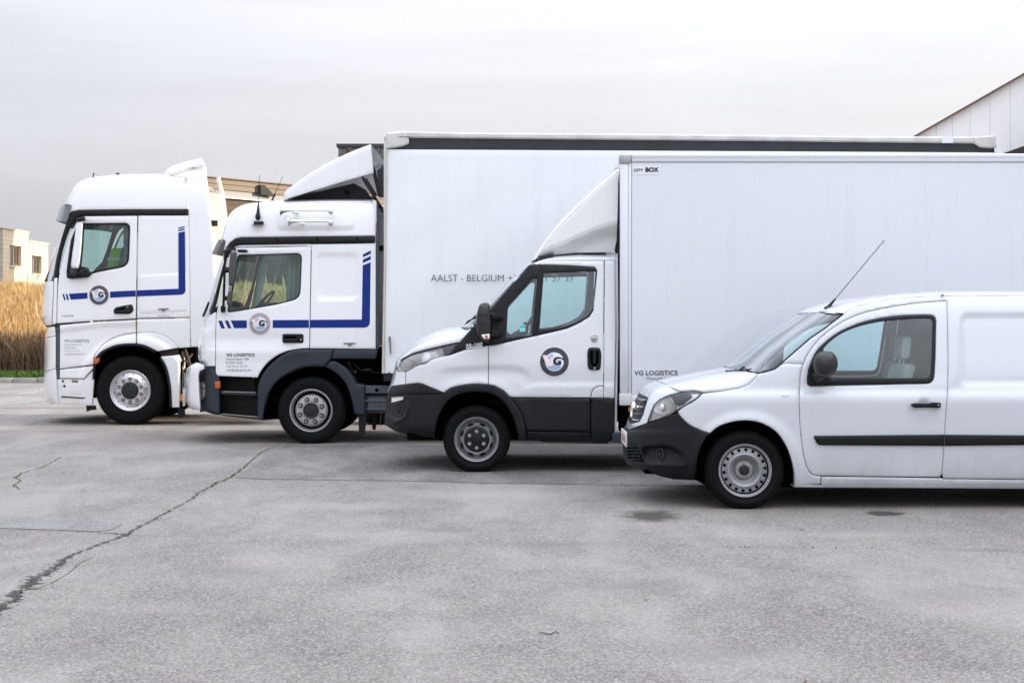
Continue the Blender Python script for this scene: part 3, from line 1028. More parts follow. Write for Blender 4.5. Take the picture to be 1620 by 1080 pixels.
# ------------------------------------------------------------------ kerb, grass bank, brush
def kerb():
    root = None
    e = bpy.data.objects.new('kerb', None); COL.objects.link(e); e['kind'] = 'structure'
    me = None
    for i in range(46):
        x0 = -26 + i * 0.62
        if me is None:
            o = MB().box((0.006, 0, -0.05), (0.614, 0.15, 0.13), 0.018).build('kerb_stone', 'kerb_stone', e)
            me = o.data
        else:
            o = bpy.data.objects.new('kerb_stone', me); COL.objects.link(o); o.parent = e
        o.location = (x0, 35.2 - 0.016 * (x0 + 13) + rnd.gauss(0, .006), rnd.gauss(0, .004)); o.rotation_euler = (0, 0, -0.016 + rnd.gauss(0, .006))
kerb()
simple('bank_soil', (0.13, 0.095, 0.055), 0.95, var=0.3, vscale=3)
simple('straw_pale', (0.80, 0.55, 0.25), 0.8, var=0.3, vscale=3.0)
simple('straw_gold', (0.68, 0.43, 0.165), 0.8, var=0.3, vscale=3.0)
simple('brush_brown', (0.135, 0.085, 0.048), 0.9, var=0.35, vscale=3.0)
simple('verge_green', (0.10, 0.19, 0.03), 0.8, var=0.3, vscale=4.0)
def bankz(x, y):
    t = np.clip((y - 35.9) / 9.0, 0, 1)
    return 0.10 + 1.75 * t * t * (3 - 2 * t) + 0.12 * np.sin(x * 0.9 + y * 0.5) * t
xs = np.linspace(-75, 4, 80); ys = np.concatenate([np.linspace(35.3, 46, 16), np.linspace(50, 110, 8)])
bv = []; bf = []
for j, y in enumerate(ys):
    for i, x in enumerate(xs):
        bv.append((x, y - 0.016 * (x + 13) * (1 if y < 47 else 0), float(bankz(x, y)) if x < -6 else float(bankz(x, y)) * max(0, 1 - (x + 6) / 5)))
for j in range(len(ys) - 1):
    for i in range(len(xs) - 1):
        k = j * len(xs) + i
        bf.append((k, k + 1, k + 1 + len(xs), k + len(xs)))
build('grass_bank', bv, bf, 'bank_soil', None, True, kind='structure')
def blades(name, mat, n, x0, x1, y0, y1, h0, h1, w, seed, label, cat, lean=0.25, head=False, base=None):
    r = np.random.RandomState(seed)
    x = r.uniform(x0, x1, n); y = r.uniform(y0, y1, n)
    z = bankz(x, y) - 0.03
    h = r.uniform(h0, h1, n)
    an = r.uniform(0, 2 * np.pi, n)
    ln = r.normal(0, lean, n) * h
    la = r.uniform(0, 2 * np.pi, n)
    yy = y - 0.016 * (x + 13)
    vs = []; fs = []
    ws = w * r.uniform(0.6, 1.4, n)
    dx, dy = np.cos(an) * ws, np.sin(an) * ws
    tx, ty = np.cos(la) * ln, np.sin(la) * ln
    A = np.stack([x - dx, yy - dy, z], 1); B = np.stack([x + dx, yy + dy, z], 1)
    M1 = np.stack([x + tx * .35 - dx * .9, yy + ty * .35 - dy * .9, z + h * .6], 1); M2 = np.stack([x + tx * .35 + dx * .9, yy + ty * .35 + dy * .9, z + h * .6], 1)
    T = np.stack([x + tx, yy + ty, z + h], 1)
    V = np.stack([A, B, M2, M1, T], 1)
    if head:
        hw = 2.2
        M1b = np.stack([x + tx * .8 - dx * hw, yy + ty * .8 - dy * hw, z + h * .86], 1); M2b = np.stack([x + tx * .8 + dx * hw, yy + ty * .8 + dy * hw, z + h * .86], 1)
        V = np.stack([A, B, M2, M1, T, M1b, M2b], 1)
        f0 = np.array([[0, 1, 2, 3]]); 
        k = 7
        quads = (np.arange(n)[:, None, None] * k + np.array([[[0, 1, 2, 3], [3, 2, 6, 5]]])).reshape(-1, 4)
        tris = (np.arange(n)[:, None] * k + np.array([[5, 6, 4]]))
    else:
        k = 5
        quads = (np.arange(n)[:, None] * k + np.array([[0, 1, 2, 3]]))
        tris = (np.arange(n)[:, None] * k + np.array([[3, 2, 4]]))
    me = bpy.data.meshes.new(name)
    me.from_pydata(V.reshape(-1, 3).tolist(), [], quads.tolist() + tris.tolist())
    me.materials.append(MATS[mat])
    o = bpy.data.objects.new(name, me); COL.objects.link(o)
    o['kind'] = 'stuff'
    tag(o, label, cat)
    return o
blades('dry_grass', 'straw_pale', 24000, -21, -6.5, 37.2, 46, 0.45, 0.95, 0.009, 2, 'tall pale dry grass covering the upper bank', 'grass', 0.22, True)
blades('dry_reed', 'straw_gold', 20000, -21, -6.5, 37.0, 45, 0.4, 0.88, 0.010, 3, 'golden dry stalks mixed into the bank grass', 'grass', 0.3)
blades('dry_plume', 'straw_pale', 220, -21, -6.5, 38.0, 44, 0.9, 1.45, 0.014, 12, 'sparse taller dry plumes standing above the bank grass', 'grass', 0.2, True)
blades('brown_brush', 'brush_brown', 16000, -21, -6.5, 35.85, 37.5, 0.55, 1.25, 0.012, 4, 'brown brush along the foot of the bank', 'brush', 0.35)
blades('green_verge', 'verge_green', 9000, -21, -6.5, 35.42, 35.95, 0.08, 0.26, 0.014, 5, 'short green grass verge behind the kerb', 'grass', 0.5)
# ------------------------------------------------------------------ buildings
def brickmat(name, c1, c2, mortar, scale, bw=0.5, rh=0.25, rough=0.9, msize=0.02, axis='x'):
    m, n, l, b = nodemat(name)
    tc = n.new('ShaderNodeNewGeometry')
    sp = n.new('ShaderNodeSeparateXYZ'); l.new(tc.outputs['Position'], sp.inputs[0])
    cb = n.new('ShaderNodeCombineXYZ'); l.new(sp.outputs['X' if axis == 'x' else 'Y'], cb.inputs[0]); l.new(sp.outputs['Z'], cb.inputs[1])
    br = n.new('ShaderNodeTexBrick'); br.inputs['Scale'].default_value = scale
    br.inputs['Color1'].default_value = (*c1, 1); br.inputs['Color2'].default_value = (*c2, 1); br.inputs['Mortar'].default_value = (*mortar, 1)
    br.inputs['Brick Width'].default_value = bw; br.inputs['Row Height'].default_value = rh; br.inputs['Mortar Size'].default_value = msize
    l.new(cb.outputs[0], br.inputs['Vector'])
    l.new(br.outputs['Color'], b.inputs['Base Color'])
    bp = n.new('ShaderNodeBump'); bp.inputs['Strength'].default_value = 0.4; bp.inputs['Distance'].default_value = 0.01; bp.invert = True
    l.new(br.outputs['Fac'], bp.inputs['Height']); l.new(bp.outputs[0], b.inputs['Normal'])
    b.inputs['Roughness'].default_value = rough
brickmat('house_brick', (0.64, 0.53, 0.38), (0.68, 0.57, 0.42), (0.57, 0.475, 0.35), 1.0, 0.42, 0.19, axis='y')
brickmat('rough_block', (0.20, 0.17, 0.135), (0.13, 0.12, 0.105), (0.28, 0.26, 0.23), 1.0, 0.75, 0.42, msize=0.03)
simple('window_frame_brown', (0.10, 0.075, 0.05), 0.5)
glassmat('window_pane', (0.35, 0.36, 0.33), 1.6, 0.05)
simple('room_dark', (0.05, 0.05, 0.045), 0.9)
simple('coping', (0.58, 0.55, 0.50), 0.8)
simple('sheet_white', (0.86, 0.86, 0.86), 0.5, var=0.03, vscale=2)
simple('sheet_cream', (0.155, 0.128, 0.10), 0.6, var=0.08, vscale=2)
simple('sheet_bluegrey', (0.17, 0.19, 0.21), 0.5)
simple('sheet_brown', (0.075, 0.058, 0.046), 0.7, var=0.1)
simple('roof_edge', (0.16, 0.095, 0.07), 0.7)
simple('dark_soffit', (0.03, 0.03, 0.03), 0.8)
simple('fascia_dark', (0.055, 0.055, 0.06), 0.6)
def pebble():
    m, n, l, b = nodemat('pebble_panel')
    g = n.new('ShaderNodeNewGeometry')
    v = n.new('ShaderNodeTexVoronoi'); v.inputs['Scale'].default_value = 16; l.new(g.outputs['Position'], v.inputs['Vector'])
    s = n.new('ShaderNodeSeparateColor'); l.new(v.outputs['Color'], s.inputs[0])
    mx = n.new('ShaderNodeMix'); mx.data_type = 'RGBA'; mx.inputs['A'].default_value = (0.045, 0.043, 0.04, 1); mx.inputs['B'].default_value = (0.27, 0.25, 0.23, 1)
    l.new(s.outputs[0], mx.inputs['Factor']); l.new(mx.outputs['Result'], b.inputs['Base Color']); b.inputs['Roughness'].default_value = 0.9
    bp = n.new('ShaderNodeBump'); bp.inputs['Strength'].default_value = 0.6; bp.inputs['Distance'].default_value = 0.02; l.new(v.outputs['Distance'], bp.inputs['Height']); l.new(bp.outputs[0], b.inputs['Normal'])
pebble()

def wall_with_windows(root, x, y0, y1, z0, z1, wins, name='wall', th=0.35, mat='house_brick'):
    """wall facing +x with openings (ya, yb, za, zb)"""
    ysr = sorted({y0, y1, *[w[0] for w in wins], *[w[1] for w in wins]})
    zsr = sorted({z0, z1, *[w[2] for w in wins], *[w[3] for w in wins]})
    m = MB()
    def solid(a, b, c, d):
        return not any(w[0] - 1e-6 <= a and b <= w[1] + 1e-6 and w[2] - 1e-6 <= c and d <= w[3] + 1e-6 for w in wins)
    idx = {}
    def vid(p):
        if p not in idx:
            idx[p] = len(m.v); m.v.append(Vector(p))
        return idx[p]
    for a, b in zip(ysr, ysr[1:]):
        for c, d in zip(zsr, zsr[1:]):
            if solid(a, b, c, d):
                m.f.append((vid((x, a, c)), vid((x, b, c)), vid((x, b, d)), vid((x, a, d))))
    for (a, b, c, d) in wins:
        e = x - th
        m.add([(x, a, c), (x, b, c), (e, b, c), (e, a, c)], [(0, 1, 2, 3)])
        m.add([(x, a, d), (x, b, d), (e, b, d), (e, a, d)], [(0, 3, 2, 1)])
        m.add([(x, a, c), (x, a, d), (e, a, d), (e, a, c)], [(0, 3, 2, 1)])
        m.add([(x, b, c), (x, b, d), (e, b, d), (e, b, c)], [(0, 1, 2, 3)])
    return m
def house():
    org = Vector((-22.5, 62, 2.2))
    h = thing('house', 'pale sunlit brick house with flat roof above the grass bank', 'house', org)
    def loc(o):
        return o
    xw = -21.47
    def yat(u):           # point of the lit wall seen at u
        return xw * F / (u - U0)
    def zat(u, v):
        return CAMH - (v - HOR) / F * yat(u)
    y0, y1, y2 = yat(4.5), yat(45), yat(76)
    w1 = (yat(15.5), yat(34), (zat(15.5, 420) + zat(34, 421.5)) / 2, (zat(15.5, 387) + zat(34, 390.5)) / 2)
    w2 = (yat(50.5), yat(66), (zat(50.5, 432) + zat(66, 433.5)) / 2, (zat(50.5, 403) + zat(66, 406.5)) / 2)
    zt1, zt2 = zat(5, 361), zat(60, 384)
    zb = 1.6
    m = wall_with_windows(h, xw, y0, y1, zb, zt1, [w1])
    m2 = wall_with_windows(h, xw, y1, y2, zb, zt2, [w2])
    m.add(m2.v, m2.f)
    m.add([(xw, y1, zt2), (xw, y1, zt1), (xw - 8, y1, zt1), (xw - 8, y1, zt2)], [(0, 1, 2, 3)])
    m.build('wall', 'house_brick', h, org, smooth=False)
    w = MB().add([(xw, y0, zb), (xw, y0, zt1), (xw - 9, y0, zt1), (xw - 9, y0, zb)], [(0, 1, 2, 3)]).add([(xw, y2, zb), (xw, y2, zt2), (xw - 8, y2, zt2), (xw - 8, y2, zb)], [(0, 3, 2, 1)])
    w.add([(xw - 9, y0, zb), (xw - 9, y0, zt1), (xw - 8, y2, zt1), (xw - 8, y2, zb)], [(0, 1, 2, 3)])
    brickmat('house_brick_shaded', (0.40, 0.36, 0.30), (0.45, 0.41, 0.34), (0.35, 0.32, 0.28), 1.0, 0.42, 0.19)  # darker, greyer brick copy: shade painted into the walls away from the sun
    w.build('wall', 'house_brick_shaded', h, org, smooth=False)
    MB().box((xw + 0.05, y0 - 0.05, zt1), (xw - 9.05, y1 + 0.05, zt1 + 0.05)).box((xw + 0.05, y1 + 0.05, zt2), (xw - 8.05, y2 + 0.05, zt2 + 0.05)).build('roof', 'coping', h, org, smooth=False)
    for (a, b, c, d), np_ in ((w1, 4), (w2, 3)):
        fm = MB(); x0 = xw - 0.12; f = 0.10
        fm.box((x0, a, c), (x0 - .07, b, c + f)).box((x0, a, d - f), (x0 - .07, b, d)).box((x0, a, c + f), (x0 - .07, a + f, d - f)).box((x0, b - f, c + f), (x0 - .07, b, d - f))
        for k in range(1, np_):
            yy = a + (b - a) * k / np_
            fm.box((x0, yy - .05, c + f), (x0 - .07, yy + .05, d - f))
        wo = fm.build('window', 'window_frame_brown', h, org, smooth=False)
        for k in range(np_):
            ya, yb = a + (b - a) * k / np_, a + (b - a) * (k + 1) / np_
            MB().box((x0 - .03, ya + .04, c + .08), (x0 - .045, yb - .04, d - .08)).build('pane', 'window_pane', wo, org, smooth=False)
        MB().box((xw + 0.06, a - .05, c - .07), (xw - .12, b + .05, c - 0.003)).build('sill', 'coping', wo, org, smooth=False)
        MB().box((x0 - 1.5, a - .5, c - .5), (x0 - 1.45, b + .5, d + .4)).build('room_wall', 'curtain_pale' if np_ == 4 else 'room_dark', h, org, smooth=False)
house()

def block_building():
    Y = 58.0
    x0 = P(535, 0, Y).x
    z1 = P(535, 228, Y).z; z2 = P(535, 233, Y).z; z3 = P(535, 290, Y).z
    org = Vector((x0 + 7, Y + 2, 0))
    b = thing('block_building', 'dark flat roofed block building with pebble upper panels behind the curtain truck', 'building', org)
    MB().box((x0 - .06, Y - .12, z2), (x0 + 15.06, Y + 4.1, z1)).build('roof_fascia', 'fascia_dark', b, org, smooth=False)
    for k in range(6):
        MB().box((x0 + k * 2.5 + 0.01, Y - .05, z3), (x0 + k * 2.5 + 2.49, Y + .1, z2 - 0.004), 0.02).build('panel', 'pebble_panel', b, org, smooth=False)
    MB().box((x0 + 0.01, Y + 0.004, 0), (x0 + 15, Y + 4, z3 + .3)).build('wall', 'rough_block', b, org, smooth=False)
block_building()

def dock_shed():
    """long low shed running away behind the middle trucks, its eaves catching the sun"""
    A = P(352, 282, 45.0)
    d = Vector((0.63, 0.777, 0)); nrm = Vector((0.777, -0.63, 0))
    org = Vector((A.x + 2, A.y + 3, 0))
    s = thing('loading_shed', 'sunlit cream loading shed with stepped fascia behind the middle trucks', 'building', org)
    L = 7.4
    def zv(v): return CAMH - (v - HOR) / F * 45.0
    def plank(name, v0, v1, proud, mat, depth=0.4):
        a = Vector((A.x, A.y, 0)) - d * 0.9 + nrm * proud
        e = Vector((A.x, A.y, 0)) + d * L + nrm * proud
        z0, z1 = sorted((zv(v0), zv(v1)))
        bk = -nrm * depth
        v = [(*(a + bk).xy, z0), (*a.xy, z0), (*e.xy, z0), (*(e + bk).xy, z0), (*(a + bk).xy, z1), (*a.xy, z1), (*e.xy, z1), (*(e + bk).xy, z1)]
        f = [(0, 1, 2, 3)[::-1], (4, 5, 6, 7), (0, 1, 5, 4), (1, 2, 6, 5), (2, 3, 7, 6), (3, 0, 4, 7)]
        MB().add(v, f).build(name, mat, s, org, smooth=False)
    plank('roof_trim', 281.5, 283.2, 0.10, 'roof_edge', 3.0)
    plank('fascia_board', 283.5, 291.2, 0.02, 'sheet_cream')
    plank('fascia_board', 291.8, 299.8, 0.0, 'sheet_cream')
    plank('fascia_band', 300.2, 311.0, -0.06, 'sheet_bluegrey')
    plank('gutter', 311.2, 313.2, 0.06, 'sheet_white')
    for k in range(7):
        plank('wall_board', 313.6 + k * 9.0, 313.6 + k * 9.0 + 8.6, -0.10, 'sheet_brown')
    plank('wall', 377, 590, -0.12, 'sheet_brown', 3.0)
    # dark eaves fitting; its triangular cast shadow is built on as a solid
    p = Vector((A.x, A.y, 0)) + d * 1.45 + nrm * 0.03
    z0, z1 = zv(303), zv(287.5)
    q = Vector((A.x, A.y, 0)) + d * 2.1 + nrm * 0.03
    m = MB()
    o = nrm * 0.12
    v = [(*(p).xy, z0), (*(p + d * .16).xy, z0), (*q.xy, z0 - .03), (*(p + d * .16).xy, z1), (*p.xy, z1)]
    v2 = [tuple(Vector(t) + o) for t in v]
    m.add(v + v2, [(0, 1, 2, 3, 4), (5, 6, 7, 8, 9)[::-1], (0, 1, 6, 5), (1, 2, 7, 6), (2, 3, 8, 7), (3, 4, 9, 8), (4, 0, 5, 9)])
    m.build('bracket_and_shadow', 'dark_soffit', s, org, smooth=False)
dock_shed()

def warehouse():
    Y = 40.0
    def X(u): return (u - U0) / F * Y
    def Z(v): return CAMH - (v - HOR) / F * Y
    org = Vector((X(1560), Y + 6, 0))
    w = thing('warehouse', 'white sheet clad warehouse gable with sloping brown roof edge', 'warehouse', org)
    sl = (Z(110) - Z(214)) / (X(1620) - X(1438))
    xe = X(1330); ze = Z(214) - (X(1438) - xe) * sl
    xr = X(1700)
    def top(x):
        return ze + (x - xe) * sl if x < xr else ze + (xr - xe) * sl - (x - xr) * sl
    xs_ = [X(u) for u in (1330, 1352, 1376, 1401, 1428, 1454.5, 1481.3, 1507, 1534.7, 1566, 1598.3, 1630, 1662, 1694)]
    step = xs_[-1] - xs_[-2]
    while xs_[-1] < xr + (xr - xe):
        xs_.append(xs_[-1] + step)
    for a, b in zip(xs_, xs_[1:]):
        g = 0.005
        a2, b2 = a + g, b - g
        y0, y1 = Y, Y + .08
        pts = [(a2, 0.0), (b2, 0.0), (b2, max(.3, top(b2) - .17))]
        if a2 < xr < b2:
            pts.append((xr, top(xr) - .17))
        pts.append((a2, max(.3, top(a2) - .17)))
        n = len(pts)
        m = MB().add([(x, y0, z) for x, z in pts] + [(x, y1, z) for x, z in pts], [tuple(range(n))] + [tuple(range(n, 2 * n))[::-1]] + [(i, n + i, n + (i + 1) % n, (i + 1) % n) for i in range(n)])
        m.build('panel', 'sheet_white', w, org, smooth=False)
        bk = [(a, 0.0), (b, 0.0), (b, max(.25, top(b) - .2)), (a, max(.25, top(a) - .2))]
        MB().poly([(x, Y + .02, z) for x, z in bk]).build('panel_backing', 'sheet_white', w, org, smooth=False)
    # roof slabs with brown verge
    for sgn in (-1, 1):
        x1 = xr + sgn * (xr - xe + .2)
        m = MB()
        zz = [top(xr), top(x1)]
        pr = [(xr, zz[0] - .16), (x1, zz[1] - .16), (x1, zz[1] - .09), (xr, zz[0] - .09)]
        m.add([(x, Y - .18, z) for x, z in pr] + [(x + 1.3, Y + 13.2, z) for x, z in pr], [(0, 1, 2, 3), (4, 5, 6, 7)[::-1], (0, 4, 5, 1), (1, 5, 6, 2), (2, 6, 7, 3), (3, 7, 4, 0)])
        m.build('roof', 'roof_edge', w, org, smooth=False)
    MB().box((xe + .05, Y + .1, 0), (xe + .2, Y + 13, ze - .1)).box((2 * xr - xe - .2, Y + .1, 0), (2 * xr - xe - .05, Y + 13, ze - .1)).box((xe + .2, Y + 12.9, 0), (2 * xr - xe - .2, Y + 13, ze - .1)).build('wall', 'sheet_white', w, org, smooth=False)
    # dark lean-to roof in front of the gable
    a, b = X(1586), X(1900)
    z0 = Z(243)
    pr = [(a, z0), (b, z0 + (b - a) * .36), (b, z0 + (b - a) * .36 - .25), (a + .5, z0 - .1)]
    m = MB().add([(x, Y - 2.5, z) for x, z in pr] + [(x, Y - .02, z) for x, z in pr], [(0, 1, 2, 3), (4, 5, 6, 7)[::-1], (0, 4, 5, 1), (1, 5, 6, 2), (2, 6, 7, 3), (3, 7, 4, 0)])
    m.build('canopy', 'dark_soffit', w, org, smooth=False)
warehouse()

def shade_hall():
    """unseen hall added right of the yard to keep the row in shade"""
    org = Vector((24, 2, 0))
    h = thing('shade_hall', 'long pale hall added out of view to shade the yard', 'building', org)
    x, y0, y1, z = 15.0, -24.0, 20.4, 8.2  # added out of view, sized to block the low sun from the row
    for k in range(18):
        a = y0 + (y1 - y0) * k / 18; b = y0 + (y1 - y0) * (k + 1) / 18
        MB().box((x, a + .012, 0), (x + .1, b - .012, z)).build('panel', 'sheet_white', h, org, smooth=False)
    MB().box((x - .15, y0 - .15, z), (x + 18, y1 + .15, z + .3)).build('roof', 'roof_edge', h, org, smooth=False)
    MB().box((x + .12, y0, 0), (x + 17.8, y1, z - .01)).build('wall', 'sheet_white', h, org, smooth=False)
shade_hall()
# ------------------------------------------------------------------ wheels and company emblem
def wheel(V, cu, cv, rt, rr, width, style, oface=0.03, far=False, dual=False, name='wheel', detail=True, cx=None):
    """wheel as a part of V: tyre, rim, hub. cu, cv: hub seen on the near face"""
    Dw = V.D + oface
    c = P(cu, cv, Dw)
    if cx is not None:
        c.x = cx
    Rt, Rr = rt * Dw / F, rr * Dw / F
    c.z = Rt - 0.004
    sgn = 1
    if far:
        c.y = 2 * V.C - c.y
        sgn = -1
    e = bpy.data.objects.new(name, None); COL.objects.link(e)
    e.parent = V.o; e.location = c - V.org; e.empty_display_size = 0.2
    def B(m, nm, mat, angle=38):
        o = m.build(nm, mat, e, (0, 0, 0), True, angle)
        if nm in ('rim_openings', 'wheel_nuts'):
            o['kind'] = 'stuff'
        return o
    n = 72 if detail else 40
    gr = []
    ng = 4
    for k in range(ng):
        d0 = 0.05 + (width - 0.10) * (k + 0.5) / ng
        gr += [(Rt, d0 - 0.006), (Rt - 0.011, d0 - 0.004), (Rt - 0.011, d0 + 0.004), (Rt, d0 + 0.006)]
    prof = [(Rr * 0.97, 0.03), (Rr * 0.985, 0.016), (Rr + 0.006, 0.006), (Rr + 0.02, 0.001), (Rr + 0.035, -0.003),
            ((Rr + Rt) / 2, -0.012), (Rt - 0.055, -0.009), (Rt - 0.035, -0.002), (Rt - 0.03, 0.001), (Rt - 0.015, 0.012),
            (Rt - 0.004, 0.03), (Rt, 0.045)] + gr + [(Rt, width - 0.045), (Rt - 0.004, width - 0.03), (Rt - 0.03, width), ((Rr + Rt) / 2, width + 0.01), (Rr, width - 0.02)]
    m = MB().lathe(prof, (0, 0, 0), n, sgn=sgn)
    if detail:                       # sipes across the shoulders
        for k in range(n):
            g = 2 * math.pi * k / n
            for dd in (0.028, width - 0.040):
                a = Vector((math.cos(g), 0, math.sin(g))); t = Vector((-math.sin(g), 0, math.cos(g)))
                q = a * (Rt - 0.001) + Vector((0, dd * sgn, 0))
                hw = math.pi * Rt / n * 0.55
                vs = []
                for (i, j, h) in ((-1, 0, 0.004), (1, 0, 0.004), (1, 1, 0.004), (-1, 1, 0.004), (-1, 0, -0.01), (1, 0, -0.01), (1, 1, -0.01), (-1, 1, -0.01)):
                    vs.append(q + t * (i * hw) + Vector((0, j * 0.012 * sgn, 0)) + a * h)
                m.add(vs, [(0, 1, 2, 3), (0, 4, 5, 1), (1, 5, 6, 2), (2, 6, 7, 3), (3, 7, 4, 0)])
    B(m, 'tyre', 'rubber_tyre', 30)
    holes = MB()
    def disc(r, ang, rx, ry, dep, mm=None, k=14, th=0.012):
        """short round plug lying on the wheel face, long axis tangential"""
        g = ang
        a = Vector((math.cos(g), 0, math.sin(g))); t = Vector((-math.sin(g), 0, math.cos(g)))
        q = a * r
        vs = [q + t * (rx * math.cos(2 * math.pi * i / k)) + a * (ry * math.sin(2 * math.pi * i / k)) + Vector((0, dep * sgn, 0)) for i in range(k)]
        vs += [p + Vector((0, th * sgn, 0)) for p in vs]
        f = [tuple(range(k))] + [(i, (i + 1) % k, k + (i + 1) % k, k + i) for i in range(k)]
        (mm or holes).add(vs, f)
    rim = MB(); hub = MB(); nuts = MB()
    if style == 'steel_small':
        rim.lathe([(Rr * 1.0, 0.022), (Rr * 1.01, 0.006), (Rr * 0.995, -0.001), (Rr * 0.96, 0.001), (Rr * 0.945, 0.014), (Rr * 0.915, 0.016), (Rr * 0.905, 0.034), (Rr * 0.875, 0.050),
                   (Rr * 0.855, 0.044), (Rr * 0.70, 0.034), (Rr * 0.66, 0.024), (Rr * 0.61, 0.020), (Rr * 0.54, 0.028), (Rr * 0.42, 0.070), (Rr * 0.36, 0.086), (Rr * 0.335, 0.082), (Rr * 0.325, 0.064), (Rr * 0.20, 0.060), (0.001, 0.060)], (0, 0, 0), 72, sgn=sgn)
        for k in range(18):
            disc(Rr * 0.775, 2 * math.pi * (k + .3) / 18, Rr * 0.060, Rr * 0.062, 0.0345)
        holes.lathe([(Rr * 0.904, 0.033), (Rr * 0.874, 0.049), (Rr * 0.858, 0.0435)], (0, 0, 0), 64, sgn=sgn)
        for k in range(5):
            disc(Rr * 0.27, 2 * math.pi * k / 5 + 0.31, Rr * 0.045, Rr * 0.045, 0.047, nuts, 6)
        hub.lathe([(Rr * 0.195, 0.058), (Rr * 0.19, 0.04), (Rr * 0.15, 0.034), (0.001, 0.033)], (0, 0, 0), 32, sgn=sgn)
        B(MB().lathe([(Rr * 0.56, 0.0245), (Rr * 0.42, 0.0690), (Rr * 0.365, 0.0845)], (0, 0, 0), 48, sgn=sgn), 'rim_dish_shade', 'wheel_dust_shade')  # browner ring that puts the recess shading of the dish into colour
        rm, hm, nm = 'wheel_silver', 'hub_dark', 'wheel_silver'
    elif style == 'steel_van':
        rim.lathe([(Rr * 1.0, 0.022), (Rr * 1.01, 0.004), (Rr * 0.98, -0.002), (Rr * 0.955, 0.004), (Rr * 0.94, 0.02), (Rr * 0.88, 0.024), (Rr * 0.84, 0.05), (Rr * 0.80, 0.055), (Rr * 0.76, 0.035), (Rr * 0.68, 0.022), (Rr * 0.60, 0.022), (Rr * 0.55, 0.028), (0.001, 0.03)], (0, 0, 0), 64, sgn=sgn)
        for k in range(8):
            disc(Rr * 0.705, 2 * math.pi * (k + .5) / 8, Rr * 0.145, Rr * 0.052, 0.0185)
        hub.lathe([(Rr * 0.56, 0.028), (Rr * 0.55, 0.010), (Rr * 0.50, 0.002), (Rr * 0.30, 0.0), (Rr * 0.16, -0.006), (Rr * 0.15, -0.014), (0.001, -0.016)], (0, 0, 0), 48, sgn=sgn)
        for k in range(6):
            disc(Rr * 0.37, 2 * math.pi * (k + .5) / 6, Rr * 0.085, Rr * 0.085, -0.012, nuts, 6, 0.016)
        rm, hm, nm = 'wheel_dark', 'plastic_black', 'wheel_dust_shade'
        B(MB().lathe([(Rr * 1.012, 0.006), (Rr * 0.985, -0.0035), (Rr * 0.952, 0.003)], (0, 0, 0), 64, sgn=sgn), 'rim_edge', 'wheel_silver')
    elif style == 'truck_eight':
        rim.lathe([(Rr * 1.0, 0.03), (Rr * 1.015, 0.006), (Rr * 0.985, -0.003), (Rr * 0.955, 0.004), (Rr * 0.94, 0.03), (Rr * 0.88, 0.085), (Rr * 0.80, 0.095), (Rr * 0.77, 0.06), (Rr * 0.72, 0.025), (Rr * 0.66, 0.008), (Rr * 0.58, 0.002), (Rr * 0.40, 0.002), (Rr * 0.36, 0.006), (0.001, 0.01)], (0, 0, 0), 64, sgn=sgn)
        holes.lathe([(Rr * 0.94, 0.029), (Rr * 0.885, 0.083), (Rr * 0.80, 0.0935), (Rr * 0.775, 0.060)], (0, 0, 0), 64, sgn=sgn)
        hub.lathe([(Rr * 0.37, 0.004), (Rr * 0.36, -0.02), (Rr * 0.33, -0.035), (Rr * 0.28, -0.030), (Rr * 0.2, -0.034), (0.001, -0.034)], (0, 0, 0), 40, sgn=sgn)
        for k in range(8):
            disc(Rr * 0.55, 2 * math.pi * (k + .45) / 8, Rr * 0.062, Rr * 0.062, -0.026, nuts, 6, 0.028)
            disc(Rr * 0.55, 2 * math.pi * (k + .45) / 8, Rr * 0.11, Rr * 0.11, -0.001, holes, 14, 0.004)
        rm, hm, nm = 'wheel_pale', 'hub_dark', 'wheel_dust_shade'
    else:                                                  # polished ten stud truck wheel
        rim.lathe([(Rr * 1.0, 0.03), (Rr * 1.015, 0.005), (Rr * 0.985, -0.004), (Rr * 0.94, 0.002), (Rr * 0.92, 0.022), (Rr * 0.86, 0.030), (Rr * 0.80, 0.022), (Rr * 0.74, 0.010), (Rr * 0.70, -0.004), (Rr * 0.66, -0.012), (Rr * 0.44, -0.014), (Rr * 0.41, -0.008), (0.001, 0.0)], (0, 0, 0), 64, sgn=sgn)
        for k in range(10):
            disc(Rr * 0.79, 2 * math.pi * (k + .2) / 10, Rr * 0.05, Rr * 0.04, 0.019)
            disc(Rr * 0.565, 2 * math.pi * (k + .5) / 10, Rr * 0.092, Rr * 0.092, -0.0155, holes, 16)
            disc(Rr * 0.565, 2 * math.pi * (k + .5) / 10, Rr * 0.062, Rr * 0.062, -0.038, nuts, 6, 0.03)
        hub.lathe([(Rr * 0.40, -0.006), (Rr * 0.395, -0.03), (Rr * 0.36, -0.05), (Rr * 0.25, -0.056), (0.001, -0.058)], (0, 0, 0), 40, sgn=sgn)
        for k in range(8):
            disc(Rr * 0.28, 2 * math.pi * k / 8, Rr * 0.035, Rr * 0.035, -0.064, hub, 6, 0.012)
        rm, hm, nm = 'aluminium', 'hub_dark', 'wheel_dust_shade'
    r_o = B(rim, 'rim', rm, 30)
    if holes.v:
        B(holes, 'rim_openings', 'hole_dark')
    B(hub, 'hub_cap', hm, 30)
    if nuts.v:
        B(nuts, 'wheel_nuts', nm)
    if detail:                       # black disc put in for the shade behind the rim
        B(MB().lathe([(Rr * 0.96, 0.075), (Rr * 0.9, 0.10), (0.001, 0.10)], (0, 0, 0), 32, sgn=sgn), 'brake_shade_disc', 'underbody')
    return e

